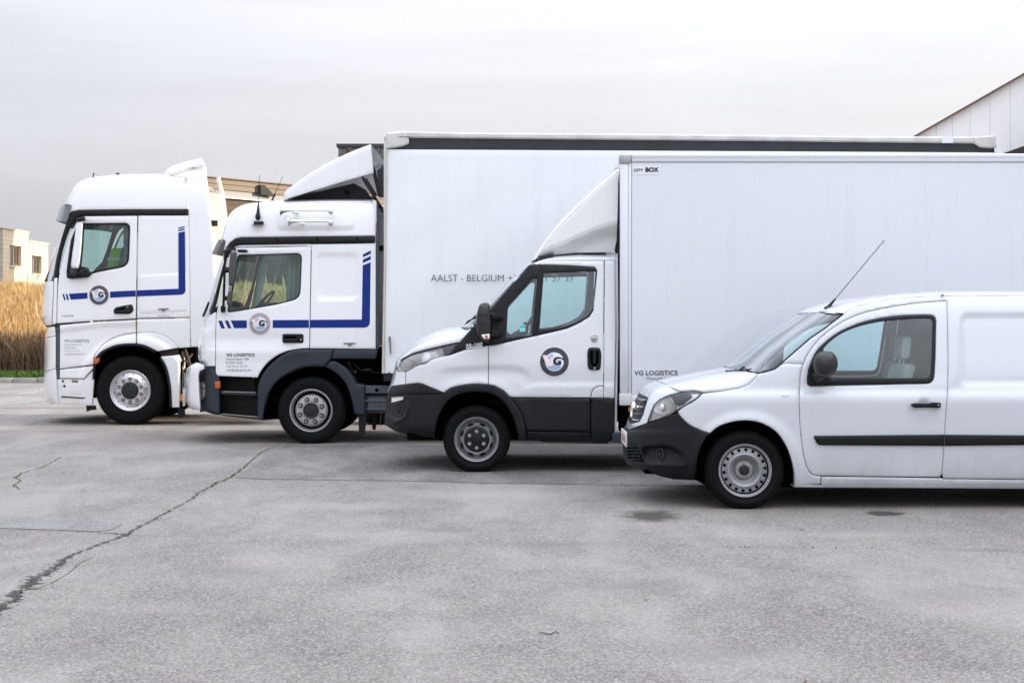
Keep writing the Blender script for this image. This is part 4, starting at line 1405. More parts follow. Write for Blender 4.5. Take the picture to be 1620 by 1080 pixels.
def emblem(V, cu, cv, Rp, ring, d0=-0.004):
    """round company emblem: grey ring, white field, globe, pale V and navy G"""
    def T(pts):
        return [(cu + x * Rp, cv + y * Rp) for x, y in pts]
    def add(nm, pts, mat, d, par):
        return V.panel(nm, T(pts), mat, par, gap=0, flange=0, edge=0, d=d, step=6)
    def cc(r, n=48, x=0, y=0):
        return [(x + r * math.cos(2 * math.pi * i / n), y + r * math.sin(2 * math.pi * i / n)) for i in range(n)]
    root = add('emblem', cc(1.06), 'decal_white', d0, None)
    add('emblem_outline', cc(1.0), 'decal_pink', d0 - 0.001, root)
    add('emblem_ring', cc(0.975), ring, d0 - 0.002, root)
    add('emblem_field', cc(0.635), 'decal_white', d0 - 0.003, root)
    m = MB()
    for row, (r0, r1) in enumerate(((0.22, 0.31), (0.34, 0.42), (0.45, 0.53), (0.555, 0.59))):
        for k in range(9):
            a0, a1 = R(35 + 110 * k / 9), R(35 + 110 * (k + 0.78) / 9)
            q = [(r0, a0), (r1, a0), (r1, a1), (r0, a1)]
            m.poly([V.S(cu + r * math.cos(a) * Rp, cv + (r * math.sin(a) + 0.0) * Rp, d0 - 0.004) for r, a in q])
    for (r0, r1) in ((0.38, 0.45), (0.48, 0.55)):
        for k in range(6):
            a0, a1 = R(185 + 75 * k / 6), R(185 + 75 * (k + 0.7) / 6)
            q = [(r0, a0), (r1, a0), (r1, a1), (r0, a1)]
            m.poly([V.S(cu + r * math.cos(a) * Rp, cv + r * math.sin(a) * Rp, d0 - 0.004) for r, a in q])
    V.mb(m, 'emblem_globe', 'decal_sky', root)
    v = [(-.82, -.46), (-.44, -.44), (-.31, .08), (-.17, -.31), (.02, -.34), (-.10, .32), (-.52, .33)]
    add('emblem_letter_edge', v, 'decal_pink', d0 - 0.005, root)
    V.panel('emblem_letter', inset(T(v), 0.05 * Rp), 'decal_vpink', root, gap=0, flange=0, edge=0, d=d0 - 0.006, step=6)
    g = [(.71, -.135), (.50, -.27), (.32, -.32), (.13, -.33), (-.03, -.21), (-.09, -.04), (-.04, .12), (.12, .21), (.46, .20), (.46, -.06), (.20, -.08),
         (.21, .0), (.28, .02), (.28, .085), (.15, .07), (.08, -.03), (.13, -.17), (.28, -.21), (.48, -.20), (.61, -.10), (.71, -.05)]
    add('emblem_letter', g, 'decal_navy', d0 - 0.007, root)
    add('emblem_dash', [(-.86, -.12), (-.74, -.12), (-.68, .02), (-.80, .02)], 'decal_navy', d0 - 0.006, root)
    # the word on the lower half of the ring
    word = 'Logistics'
    mm = MB()
    for i, ch in enumerate(word):
        a = R(158 - 136 * i / (len(word) - 1))
        cu_ = bpy.data.curves.new('t', 'FONT'); cu_.body = ch; cu_.offset = 0.02; cu_.align_x = 'CENTER'; cu_.resolution_u = 2
        ob = bpy.data.objects.new('t', cu_); COL.objects.link(ob)
        me = bpy.data.meshes.new_from_object(ob.evaluated_get(bpy.context.evaluated_depsgraph_get()))
        bpy.data.objects.remove(ob)
        k = 0.25 * Rp
        rot = a - math.pi / 2
        cx, cy = math.cos(a) * 0.87, math.sin(a) * 0.87
        vs = []
        for p in me.vertices:
            x, y = p.co.x * k, -p.co.y * k
            xr = x * math.cos(rot) - y * math.sin(rot); yr = x * math.sin(rot) + y * math.cos(rot)
            vs.append(V.S(cu + cx * Rp + xr, cv + cy * Rp + yr, d0 - 0.004))
        mm.add(vs, [tuple(f.vertices) for f in me.polygons])
        bpy.data.meshes.remove(me)
    V.mb(mm, 'emblem_lettering', 'decal_text', root, smooth=False)
    return root

def seat(V, u, y, z0, mat, sc=1.0, back=0.62, lean=0.16, parent=None):
    """driver's seat facing the front: cushion, backrest, headrest; u: x of the hip on the near plane"""
    x = (u - U0) / F * V.D
    e = bpy.data.objects.new('seat', None); COL.objects.link(e); e.parent = V.o; e.location = Vector((x, y, z0)) - V.org
    c = MB().box((-0.48 * sc, -0.24 * sc, 0), (0.05, 0.24 * sc, 0.15), 0.05); c.build('cushion', mat, e)
    b = MB().box((-0.01, -0.24 * sc, 0.08), (0.11, 0.24 * sc, 0.08 + back), 0.045)
    for q in b.v:
        q.x += (q.z - 0.08) * lean / back
    b.build('backrest', mat, e)
    h = MB().box((lean - 0.02, -0.13, 0.11 + back), (lean + 0.075, 0.13, 0.31 + back), 0.04)
    for q in h.v:
        q.x += (q.z - back - 0.11) * 0.1
    h.build('headrest', mat, e)
    MB().tube([(lean + 0.03, 0.06, 0.02 + back), (lean + 0.035, 0.06, 0.14 + back)], 0.008).tube([(lean + 0.03, -0.06, 0.02 + back), (lean + 0.035, -0.06, 0.14 + back)], 0.008).build('headrest_rod', 'chrome', e)
    return e
def steering(V, u, v, y, r, tilt):
    c = P(u, v, V.D); c.y = y
    m = MB(); pts = []
    for i in range(33):
        a = 2 * math.pi * i / 32
        p = Vector((0, math.cos(a) * r, math.sin(a) * r))
        p = Vector((p.z * math.sin(tilt), p.y, p.z * math.cos(tilt)))
        pts.append(c + p)
    m.tube(pts, 0.016, 8, False)
    ax = Vector((-math.cos(tilt), 0, math.sin(tilt)))
    for a in (0, math.pi, -math.pi / 2):
        p = Vector((math.sin(a) * r * math.sin(tilt), math.cos(a) * r, math.sin(a) * r * math.cos(tilt)))
        m.tube([c, c + p], 0.014, 6)
    m.sphere(c, 0.07, 0.5, 1, 1)
    m.tube([c, c + Vector((-0.35, 0, -0.22))], 0.03, 8)
    return V.mb(m, 'steering_wheel', 'interior_dark')

def curt(V, u, v0, v1, y0, y1, name, mat='curtain_pale', slope=0.0, span=.5):
    """gathered cab curtain hanging in folds along the window"""
    x = P(u, 0, V.D).x; z1, z0 = P(0, v0, V.D).z, P(0, v1, V.D).z
    vs = []; n = 40
    for zz in (z0, (z0 + z1) / 2, z1):
        for i in range(n):
            t = i / (n - 1)
            vs.append((x - span * .5 + span * t + .01 * math.sin(zz * 3), y0 + .035 * math.sin(i * 1.25) + (y1 - y0) * t * slope, zz))
    fs = [(r * n + i, r * n + i + 1, (r + 1) * n + i + 1, (r + 1) * n + i) for r in range(2) for i in range(n - 1)]
    return V.part(name, vs, fs, mat, None, True, 80)
# ------------------------------------------------------------------ big tractor unit at the far end of the row
def tractor():
    D = 21.0
    V = Vehicle('tractor_truck', 'large white tractor truck with tall cab and white mirror, farthest in the row', 'truck', None,
                D, 2.5, 200, 97,
                [(318, 105), (335, 107), (350, 104), (390, 89), (423, 78), (443, 72), (452, 69), (480, 66), (501, 64.4), (510, 67.5), (514, 71), (517, 74.5), (524, 72.6), (532, 71), (560, 69.4), (583, 69), (605, 69.8), (628, 72), (639, 77)],
                [(262, .22), (280, .13), (300, .08), (331, .05), (345, .045), (420, .022), (500, 0), (600, 0), (640, .02)], 3.2)
    m = 'paint_big_truck'
    def ss(a, b, x):
        t = np.clip((x - a) / (b - a), 0, 1); return t * t * (3 - 2 * t)
    low = pchip([90, 120, 155, 217, 240], [524, 520, 515, 512, 511])
    def extra(u, v):
        # pressed ledge under the door seam, flare over the wheel
        e = 0.022 * ss(-2, 3, v - low(u)) * (v > 505) * (1 - ss(212, 222, u))
        e = e + 0.02 * ss(572, 584, v) * (1 - ss(140, 160, u)) * 0.4
        rr = np.sqrt((u - 211)**2 + (v - 619)**2)
        return e - 0.035 * (1 - ss(84, 93, rr)) * ss(520, 545, v)
    V.extra = extra
    # --- cab skin
    frontd = [(133, 342), (126, 346.5), (120, 354), (109, 376), (100, 408), (93, 437), (90.6, 470), (90, 511.8)]
    door = spline(frontd, 2) + [(120, 509.6), (155.6, 507), (215, 504)] + [(215.8, 460), (217.4, 341)]
    win = rounded([(121, 359), (128, 353.6), (206, 352.6), (203.4, 421), (158, 429.4), (144.4, 433), (139, 437.6), (106, 440.6), (105.6, 428), (112.5, 380)], [5, 3, 10, 13, 5, 2, 2, 4, 3, 4])
    dr = V.panel('door', door, m, holes=[win], step=4, mirror='copy')
    gq = [(110.5, 420), (116, 384), (122, 362), (126, 358), (121, 395), (117, 430), (109.5, 433)]
    gm = rounded([(131.5, 356), (203.4, 355.4), (201, 418.4), (157, 426.5), (143, 430.4), (126, 431.6)], [2, 9, 11, 5, 3, 2])
    V.panel('window_frame', win, 'rubber_trim', dr, holes=[inset(gq, .2), gm], gap=0, step=6, d=-.004, flange=.04, edge=.003)
    V.panel('window_glass', inset(gm, -.8), 'glass_truck', dr, gap=0, step=8, d=.010, flange=0, edge=0)
    V.panel('quarter_glass', inset(gq, -.6), 'glass_truck', dr, gap=0, step=8, d=.010, flange=0, edge=0)
    fo = V.panel('window_glass', inset(win, 0), 'glass_truck', None, gap=0, step=8, d=.010, flange=0, edge=0)
    for q in fo.data.vertices:
        q.co.y = -q.co.y
    V.panel('lower_door', [(94.4, 514.4), (120, 511.6), (155.6, 508.6), (215, 505.6), (215, 526.5)] + spline([(215, 526.5), (195, 529.6), (177, 535.6), (162, 545.5), (152, 558), (148.6, 566), (147.6, 576.8)], 3)[1:] + [(120, 580.4), (94.4, 583.6), (94.6, 545)], m, step=4, mirror='copy')
    V.panel('wheel_flare', spline([(215, 526.8), (195, 529.9), (177, 535.9), (162, 545.8), (152, 558), (149, 566.5)], 3) + spline([(153, 566), (159, 557), (174, 549), (189, 544.6), (215, 543.2)], 3), m, step=3, gap=.3, mirror='copy')
    V.panel('wheel_flare', spline([(216.4, 526.8), (241, 526), (263, 533), (278, 545), (283, 550)], 3) + spline([(249.6, 555.6), (230, 546.4), (216.4, 543.2)], 3), m, step=3, gap=.3, mirror='copy')
    V.panel('sleeper_side', [(218.6, 340.8), (298.4, 340.8), (300, 400), (301, 502), (216.6, 503.4), (217.4, 430)], m, step=4, mirror='copy')
    V.panel('lower_sleeper_side', [(216.6, 504.4), (301, 503), (301.4, 549.4), (284, 550.6), (278, 545.4), (263, 533.4), (241, 526.4), (216.4, 527)], m, step=4, mirror='copy')
    V.panel('storage_hatch', rounded([(221, 435), (258, 433), (296, 430.6), (296.8, 492), (220.4, 496.4)], [5, 0, 5, 4, 4]), m, step=5, gap=.2, d=-.006, flange=.012, edge=.004)
    roofN = spline([(107, 332), (109, 322), (115, 308), (121, 299), (130, 290.6), (142, 286), (158, 283.4), (187, 281), (222, 280), (262, 280), (296, 284)], 3)
    roofS = spline([(104.6, 332), (105, 319), (111, 305.6), (115.6, 296.7), (124.4, 287.8), (137.8, 282), (155.6, 279), (186.7, 276), (222, 275), (260, 275), (294, 278)], 3)
    V.panel('roof_side', roofN + [(296.6, 331), (200, 331.2), (124.4, 332.2), (113, 334.6), (108, 340)], m, step=4, mirror='copy', gap=.2)
    V.wrap('roof', roofN, roofS, m, n=2.8, nt=56)
    V.slab('cab_rear_wall', [(292, 279), (298, 282), (301, 548), (294, 548)], .10, 2.4, 'cab_rear')
    bandp = [(296.8, 331.2), (297.2, 340.4), (217.8, 340.6), (133, 341.4), (124.4, 343.4), (117.8, 348), (112, 357), (105, 375), (98.4, 397), (94, 420), (91.6, 438.4), (84, 439.4), (88.6, 410), (97, 377), (105, 352), (109, 341), (113, 335), (124.4, 332.2), (200, 331.2)]
    V.panel('drip_band', bandp, 'plastic_black', step=4, gap=.1, d=-.010, flange=.03, edge=.006, rnd_px=1.2, mirror='copy')
    V.wrap('windscreen', [(106.4, 350), (98, 376), (90, 408), (85, 438), (83.4, 443.6)], [(104, 350), (97, 370), (89, 390), (78, 423), (72.2, 443.6)], 'glass_screen', n=3.0, nd=.012, nt=24)
    V.panel('windscreen_header', [(104.7, 331), (107.4, 333), (109, 341), (106, 351), (104, 351), (106.6, 340)], m, step=1.8, gap=0, mirror='join')
    V.mb(MB().tube([P(72, 444, D + .7), P(77, 432, D + .5), P(83, 422, D + .45)], .016, 6).tube([P(72, 444, D + .5), P(78, 440, D + .3)], .02, 6), 'wiper', 'rubber_trim')
    # front face: upper apron, grille strip, bumper
    V.panel('front_apron', [(72, 444.4), (84.4, 444.4), (84.6, 452), (81.6, 514.2), (71.2, 514.2), (67.5, 510), (64.4, 501), (66, 480), (69, 452)], m, step=2.2, gap=.2, mirror='join')
    V.panel('corner_strip', [(85, 440), (91, 439), (90, 470), (89.4, 511.6), (82.4, 513.8), (85.2, 452)], m, step=2.2, gap=.25, mirror='copy')
    V.panel('grille_gap', [(72, 514.6), (90, 512.6), (94, 514.8), (94, 519), (76, 519)], 'seal_black', step=2.2, gap=0, d=.02, mirror='join', flange=.05)
    V.panel('grille_panel', [(75.4, 517.4), (87, 516.4), (88, 530.6), (70.6, 534.6), (71.4, 530), (73.4, 523)], m, step=2.2, gap=.1, mirror='join')
    V.panel('front_grille', [(70.6, 535.4), (88, 531.4), (88, 583.4), (69, 587), (69, 583), (69.4, 560)], m, step=2.2, gap=.15, mirror='join')
    V.panel('pillar_gap', [(88.4, 515.6), (94, 514.8), (94.2, 600), (89, 600)], 'tank_grey', step=3, gap=0, d=.02, mirror='copy', flange=.03)
    V.panel('bumper', [(69, 587.6), (88.6, 583.8), (89.6, 600), (90.4, 622), (93, 639), (77, 639.2), (74, 634), (72, 628), (69.8, 605)], m, step=2.2, gap=.15, mirror='join', flange=.08)
    V.panel('entry_step', [(94.6, 584.6), (120, 581.6), (149, 578.4), (147, 583), (133, 598.6), (94.6, 598)], m, step=3, gap=.2, mirror='copy', flange=.04)
    V.panel('step_panel', [(90.6, 600), (94.8, 599), (133.2, 599.6), (149.4, 583.4), (148.6, 600), (147.6, 612), (146, 640.6), (120, 640), (93.4, 639.2), (91, 622)], m, step=3, gap=.2, d=.022, mirror='copy', flange=.05)
    for (u, v, r) in ((99.4, 602.6, 1.8), (101.8, 610.6, 2.0), (121, 618.2, 2.0)):
        V.panel('step_hole', circ(u, v, r, 14), 'hole_dark', gap=0, step=3, d=.019, flange=0, edge=0)
    V.panel('step_hatch', rrect(111, 605.6, 130.4, 623.4, 1.5), m, step=5, gap=0, d=.019, flange=.004, edge=.003)
    V.panel('step_slot', rrect(113.4, 601, 123.4, 604.6, 1), 'clip_grey', gap=0, step=4, d=.017, flange=0, edge=0)
    V.panel('step_tread', [(96, 626.2), (132, 628.6), (136.6, 627.6), (132, 630.4), (98, 628.4)], 'hole_dark', gap=0, step=4, d=.017, flange=0, edge=0)
    V.slab('under_spoiler', [(136, 641), (152, 641), (153, 648), (145, 648.6), (137, 651)], .10, .5, 'rubber_trim')
    # sun visor
    V.wrap('sun_visor', [(106.6, 323.4), (113.6, 324), (112, 333), (104, 351.4)], [(100, 323), (96, 326), (92, 338), (88, 349.4)], 'visor_smoke', n=3.2, nd=-.02, nt=14)
    V.wrap('sun_visor_lip', [(104, 351.4), (106, 345)], [(88, 349.5), (100, 354)], 'plastic_mirror', n=3.2, nd=-.02, nt=6)
    # mirror
    mo = V.slab('mirror', rounded([(121, 351), (132.8, 350.4), (131.4, 378), (129.6, 400), (127.2, 418), (123.6, 424.6), (115, 424.6), (112.4, 419), (114.6, 400), (117, 385)], [2, 3, 2, 2, 2, 3, 3, 3, 2, 2]), -.34, -.14, m, bev=.03, angle=60)
    V.slab('mirror_cap', rounded([(120.6, 345), (135, 342.6), (135.8, 349.6), (121, 351)], 1.5), -.34, .0, 'plastic_charcoal', mo, bev=.015)
    V.slab('mirror_glass_edge', rounded([(131.6, 352), (134, 352), (132, 390), (129, 420), (127, 422), (130.4, 385)], .5), -.33, -.13, 'plastic_black', mo)
    V.panel('mirror_foot', rounded([(106, 436), (117, 430), (144, 431.4), (143, 434), (138.6, 438), (110, 440.8)], 2), 'plastic_charcoal', mo, step=4, gap=0, d=-.06, flange=.06, edge=.008)
    V.mb(MB().tube([P(119, 424, D - .24), P(118, 432, D - .1), P(119, 436, D - .02)], .03, 8), 'mirror_arm', 'plastic_black', mo)
    # roof deflector and side fairing
    off0 = V.off
    V.off = lambda u, v: 0.16 - .05 * np.clip((np.asarray(v, float) - 255) / 30, 0, 1)
    dside = spline([(261, 274.4), (266.7, 268.4), (284, 261.4), (302, 256.6), (320, 253)], 3) + [(324.6, 262.4), (322, 262.6), (300, 266), (283, 273), (272, 277)]
    V.panel('roof_deflector', dside, m, step=4, gap=0, flange=.03)
    V.wrap('deflector_top', spline([(261, 274.4), (266.7, 268.4), (284, 261.4), (302, 256.6), (320, 253)], 3), spline([(260, 273), (266.7, 266), (284, 258.6), (302, 253.8), (320, 250)], 3), m, n=2.4, half=.42, mirror=False)
    V.off = off0
    fair = [(268, 277.6), (283, 273.6), (300, 266.8), (322, 263), (325.4, 264.6), (326.2, 275), (333, 337), (338, 386), (341, 440), (343, 548), (302, 549), (301, 502), (300, 400), (298.6, 340), (297.6, 331), (296.4, 286), (283, 278.6)]
    V.panel('side_fairing', fair, m, step=4, flange=.045)
    fo2 = V.panel('side_fairing', [(297, 259), (304, 256.5), (306.5, 290), (309, 330), (312, 400), (316, 548), (302, 548), (300, 400), (298.4, 331)], m, step=5, gap=0, flange=.03)
    for q in fo2.data.vertices:
        q.co.y = -q.co.y
    V.mb(MB().tube([V.S(296.6, 286, -.004), V.S(297.8, 331, -.004)], .012, 6), 'fairing_seal', m)
    V.mb(MB().sphere(V.S(306.4, 264.6, -.01), .02).sphere(P(186.5, 275.6, V.C), .03, 1, 1, .8), 'roof_button', 'seal_black')
    a, b = P(147, 280, D + .9), P(149, 273.6, D + .9)
    V.mb(MB().tube([a, b], .010, 6), 'aerial', 'seal_black')
    a, b = P(334, 262, D + 2.2), P(337, 212, D + 2.2)
    # lettering, stripes, emblem
    def dec(nm, poly, mat='decal_blue', d=-.003):
        return V.panel(nm, poly, mat, gap=0, step=5, d=d, flange=0, edge=0)
    dec('stripe_dash', [(98.6, 465.2), (101.2, 465), (104, 474.6), (101.4, 474.8)])
    dec('stripe_dash', [(103.6, 465), (106.4, 464.8), (109.2, 474.2), (106.4, 474.6)])
    dec('stripe', [(108.8, 464.6), (138.4, 462.8), (138.4, 472.2), (112, 474)])
    dec('stripe', [(174, 461.2), (214.8, 459.2), (214.8, 468.8), (174, 471)])
    dec('stripe', [(216.6, 459.2), (282.4, 456.6), (282.2, 368.2), (292.4, 365.8), (293.4, 459)] + [(293.4 - 7 + 7 * math.cos(R(a)), 459 + 7 * math.sin(R(a))) for a in (20, 45, 70, 88)] + [(216.6, 468.8)], d=-.0095)
    dec('stripe_dash', [(282, 360.2), (292, 357.8), (292, 359.8), (282, 362.2)], d=-.004)
    dec('stripe_dash', [(282, 363.8), (292, 361.4), (292, 363.6), (282, 366)], d=-.004)
    emblem(V, 156.6, 466.8, 15.6, 'decal_ring_mid')
    V.panel('door_handle', rounded([(179.6, 490), (183, 486), (197, 483), (209, 481), (211.6, 489.6), (209, 494), (204.4, 496.8), (180, 496.4)], 3), 'plastic_black', dr, step=3, gap=0, d=-.014, flange=.02, edge=.008, rnd_px=1.2)
    V.slab('handle_recess', rounded([(183, 489), (196, 486), (199, 490), (185, 491.4)], 1.5), -.017, .0, 'hole_dark', dr)
    V.slab('handle_grip', rounded([(181, 491.2), (203, 489.6), (206, 493), (202, 495.4), (182, 495)], 1.8), -.045, -.015, 'plastic_black', dr, bev=.008)
    V.mb(MB().lathe([(0.001, -.02), (.009, -.02), (.010, -.01)], P(202.6, 485.4, D), 12), 'lock', 'chrome', dr)
    V.slab('hatch_latch', rounded([(250.4, 488), (266.6, 487.4), (266.6, 489), (261, 489.4), (261, 492), (256, 492.2), (256, 489.6), (250.4, 489.8)], .3), -.02, .0, 'clip_grey')
    V.text('small_lettering', 'BlueEfficiency', 250, 500, 1.6, 'decal_text_grey', 18)
    V.text('model_lettering', '1845', 97, 501, 2.6, 'decal_text_grey', 20, shear=.3, rise=.04)
    V.text('company_lettering', 'VG LOGISTICS', 101.4, 541, 4.2, 'decal_text_grey', 39.6, bold=.012)
    for i, t in enumerate(('Moorselbaan 448', 'B 9300 Aalst', 'Tel 053 21 57 37', 'info@vglogistics.be')):
        V.text('address_lettering', t, 101.4, 546.2 + i * 4.9, 2.9, 'decal_text_pale', (27, 19, 25, 33)[i])
    V.panel('side_indicator', rounded([(146.6, 571), (149.4, 567.4), (157.4, 566), (157, 571), (153.4, 575.6), (147.6, 575.4)], 1.2), 'amber_red', step=2, gap=0, d=-.02, flange=.04, edge=.006)
    # wheel arch
    to = spline([(146, 600), (147, 583), (149.6, 568), (159, 557), (174, 549), (189, 544.4), (209.6, 543), (230, 546), (249, 555.4)], 3)
    ti = spline([(149, 600), (151, 580), (156, 568), (166, 557), (178, 551.4), (192, 548), (210, 547), (228, 550), (244, 557.6)], 3)
    V.panel('arch_lip', to + ti[::-1], 'plastic_black', step=3, gap=0, d=-.012, flange=.05, edge=.004, mirror='copy')
    V.panel('mudguard', [(254.6, 564), (280, 561.8), (283, 569), (284, 609), (283.2, 644), (272, 644), (270.4, 612), (266.6, 590), (262, 576)], m, step=3, gap=0, flange=.4, d=.01, mirror='copy')
    V.panel('mudguard_lip', spline([(255.2, 565.5), (262, 577), (266.6, 591), (270.4, 613), (272, 644)], 3) + spline([(268.4, 644), (266.6, 613), (262.6, 592), (257.6, 577), (252, 567)], 3), 'plastic_black', step=3, gap=0, flange=.4, d=-.004, mirror='copy')
    V.slab('reflector', rrect(283.6, 623.4, 288.8, 634, .6), .02, .05, 'amber')
    V.slab('reflector_bracket', [(283, 570), (288.6, 572), (289, 646), (283, 646)], .06, .12, 'underbody')
    V.slab('mud_flap', [(280.6, 644), (292, 644), (293.4, 656), (289, 661), (282, 661.6)], .12, .5, 'rubber_trim', mirror='copy')
    V.slab('cab_mount', [(250, 556), (282, 551.6), (283, 560.6), (257, 563.6)], .10, .5, 'chassis_dirty')
    # chassis, engine and pipes seen between cab and next truck
    x0 = P(95, 0, D).x
    V.mb(MB().box((P(110, 0, D).x, D + .8, .62), (P(760, 0, D).x, D + .88, .95)).box((P(110, 0, D).x, D + 1.62, .62), (P(760, 0, D).x, D + 1.7, .95)).box((P(80, 0, D).x, D + .35, .38), (P(250, 0, D).x, D + 2.15, .58)).box((P(150, 0, D).x, D + .5, .58), (P(298, 0, D).x, D + 2.0, 1.12))
         .box((P(292, 0, D).x, D + .6, .5), (P(420, 0, D).x, D + 1.9, 1.1)), 'chassis', 'underbody')
    V.mb(MB().tube([P(292, 553, D + .2), P(297, 566, D + .18), P(300, 578, D + .25)], .03, 7).tube([P(288, 556, D + .25), P(290, 575, D + .2), P(286, 590, D + .25)], .02, 6).tube([P(284, 566, D + .2), P(295, 572, D + .15), P(304, 560, D + .3)], .016, 6).sphere(P(287, 566, D + .2), .04).sphere(P(294, 586, D + .2), .04).tube([P(289, 590, D + .22), P(290, 612, D + .22)], .015, 6), 'air_lines', 'chassis_dirty')
    V.slab('fuel_tank', rounded([(330, 580), (420, 580), (420, 645), (330, 645)], 6), .02, .65, 'aluminium', bev=.05)
    wheel(V, 205.8, 620.4, 54.6, 32.2, .31, 'truck_ten', .035)
    wheel(V, 205.8, 620.4, 54.6, 32.2, .31, 'truck_ten', .035, far=True, detail=False)
    for oo in (0.03, 0.38):
        wheel(V, 600, 620.4, 54.6, 32.2, .31, 'truck_ten', oo, detail=False)
        wheel(V, 600, 620.4, 54.6, 32.2, .31, 'truck_ten', oo, far=True, detail=False)
    hs = ti + [(256, 566), (264, 582), (269, 610), (271, 644)]
    V.band('wheel_housing', hs, .0, .55, 'underbody', mirror='copy')
    V.slab('housing_wall', hs, .53, .55, 'underbody', mirror='copy')
    # rear wall fittings catching the sun
    xr = P(300, 0, D).x
    z = lambda v: P(0, v, D + 1.2).z
    V.mb(MB().box((xr + .02, D + .5, z(540)), (xr + .10, D + .62, z(300))).box((xr + .02, D + 1.9, z(540)), (xr + .10, D + 2.02, z(300))), 'rear_rib', 'cab_rear')
    V.mb(MB().tube([(xr + .10, D + .25, z(300)), (xr + .14, D + .3, z(340)), (xr + .10, D + .35, z(420)), (xr + .16, D + .3, z(520))], .03, 7).tube([(xr + .12, D + .18, z(330)), (xr + .2, D + .2, z(345)), (xr + .1, D + .2, z(390))], .02, 7).sphere((xr + .16, D + .22, z(345)), .05).sphere((xr + .14, D + .22, z(368)), .045), 'rear_cables', 'chassis_dirty')
    # inside
    V.mb(MB().box((P(92, 0, D).x, D + .1, 1.2), (P(292, 0, D).x, D + 2.4, 1.26)), 'cab_floor', 'underbody')
    V.slab('dashboard', [(80, 440), (106, 424), (124, 420), (140, 424), (148, 440), (140, 490), (92, 505)], .2, 2.3, 'interior_dark', bev=.02)
    seat(V, 166, D + .55, 1.85, 'interior_dark', 1.0, .72)
    seat(V, 190, D + 1.9, 1.85, 'interior_grey', 1.0, .72)
    steering(V, 143, 424, D + .55, .23, R(42))
    curt(V, 198, 356, 440, D + .16, D + .18, 'bed_curtain', span=.15)
    curt(V, 190, 356, 440, D + 2.3, D + 2.3, 'bed_curtain', span=.55)
    V.slab('cab_headlining', [(120, 350), (292, 346), (292, 342), (120, 345)], .08, 2.4, 'interior_grey')
    V.slab('header_shelf', [(108, 350), (150, 350), (150, 364), (112, 362)], .2, 2.3, 'interior_grey')
    # hi-vis vest hung over the driver's seat back
    xs = P(164, 0, D).x
    vz = lambda v: P(0, v, D + .3).z
    prof = [(-.19, 392), (-.25, 398), (-.27, 410), (-.26, 424), (-.25, 440)]
    mb = MB(); k = 18
    rows = []
    for (hw, v) in prof:
        row = []
        for i in range(k):
            a = 2 * math.pi * i / k
            row.append(Vector((xs + .12 + (v - 392) * -.0022 + .15 * math.cos(a) * (1 + .12 * math.sin(3 * a + v)), D + .55 + hw * math.sin(a), vz(v))))
        rows.append(row)
    vs = [p for r in rows for p in r]
    fs = [(i * k + j, i * k + (j + 1) % k, (i + 1) * k + (j + 1) % k, (i + 1) * k + j) for i in range(len(rows) - 1) for j in range(k)] + [tuple(range(k))]
    org = Vector((xs + .1, D + .55, vz(440)))
    ve = thing('safety_vest', 'bright green safety vest over the driver seat of the farthest truck', 'vest', org)
    mb.add(vs, fs).build('vest_body', 'vest_green', ve, org, angle=80)
    b2 = MB()
    for v0 in (412, 424):
        r0 = [p + (p - Vector((xs + .1, D + .55, p.z))) * .04 for p in rows[2 if v0 == 412 else 3]]
        b2.add([p + Vector((0, 0, .025)) for p in r0] + [p - Vector((0, 0, .025)) for p in r0], [(j, (j + 1) % k, k + (j + 1) % k, k + j) for j in range(k)])
        break
    b2.build('reflective_band', 'vest_silver', ve, org, angle=80)
    return V
simple('cab_rear', (0.72, 0.69, 0.64), .5, var=.1, vscale=3)
simple('visor_smoke', (0.16, 0.17, 0.19), .25, coat=.3)
tractor()
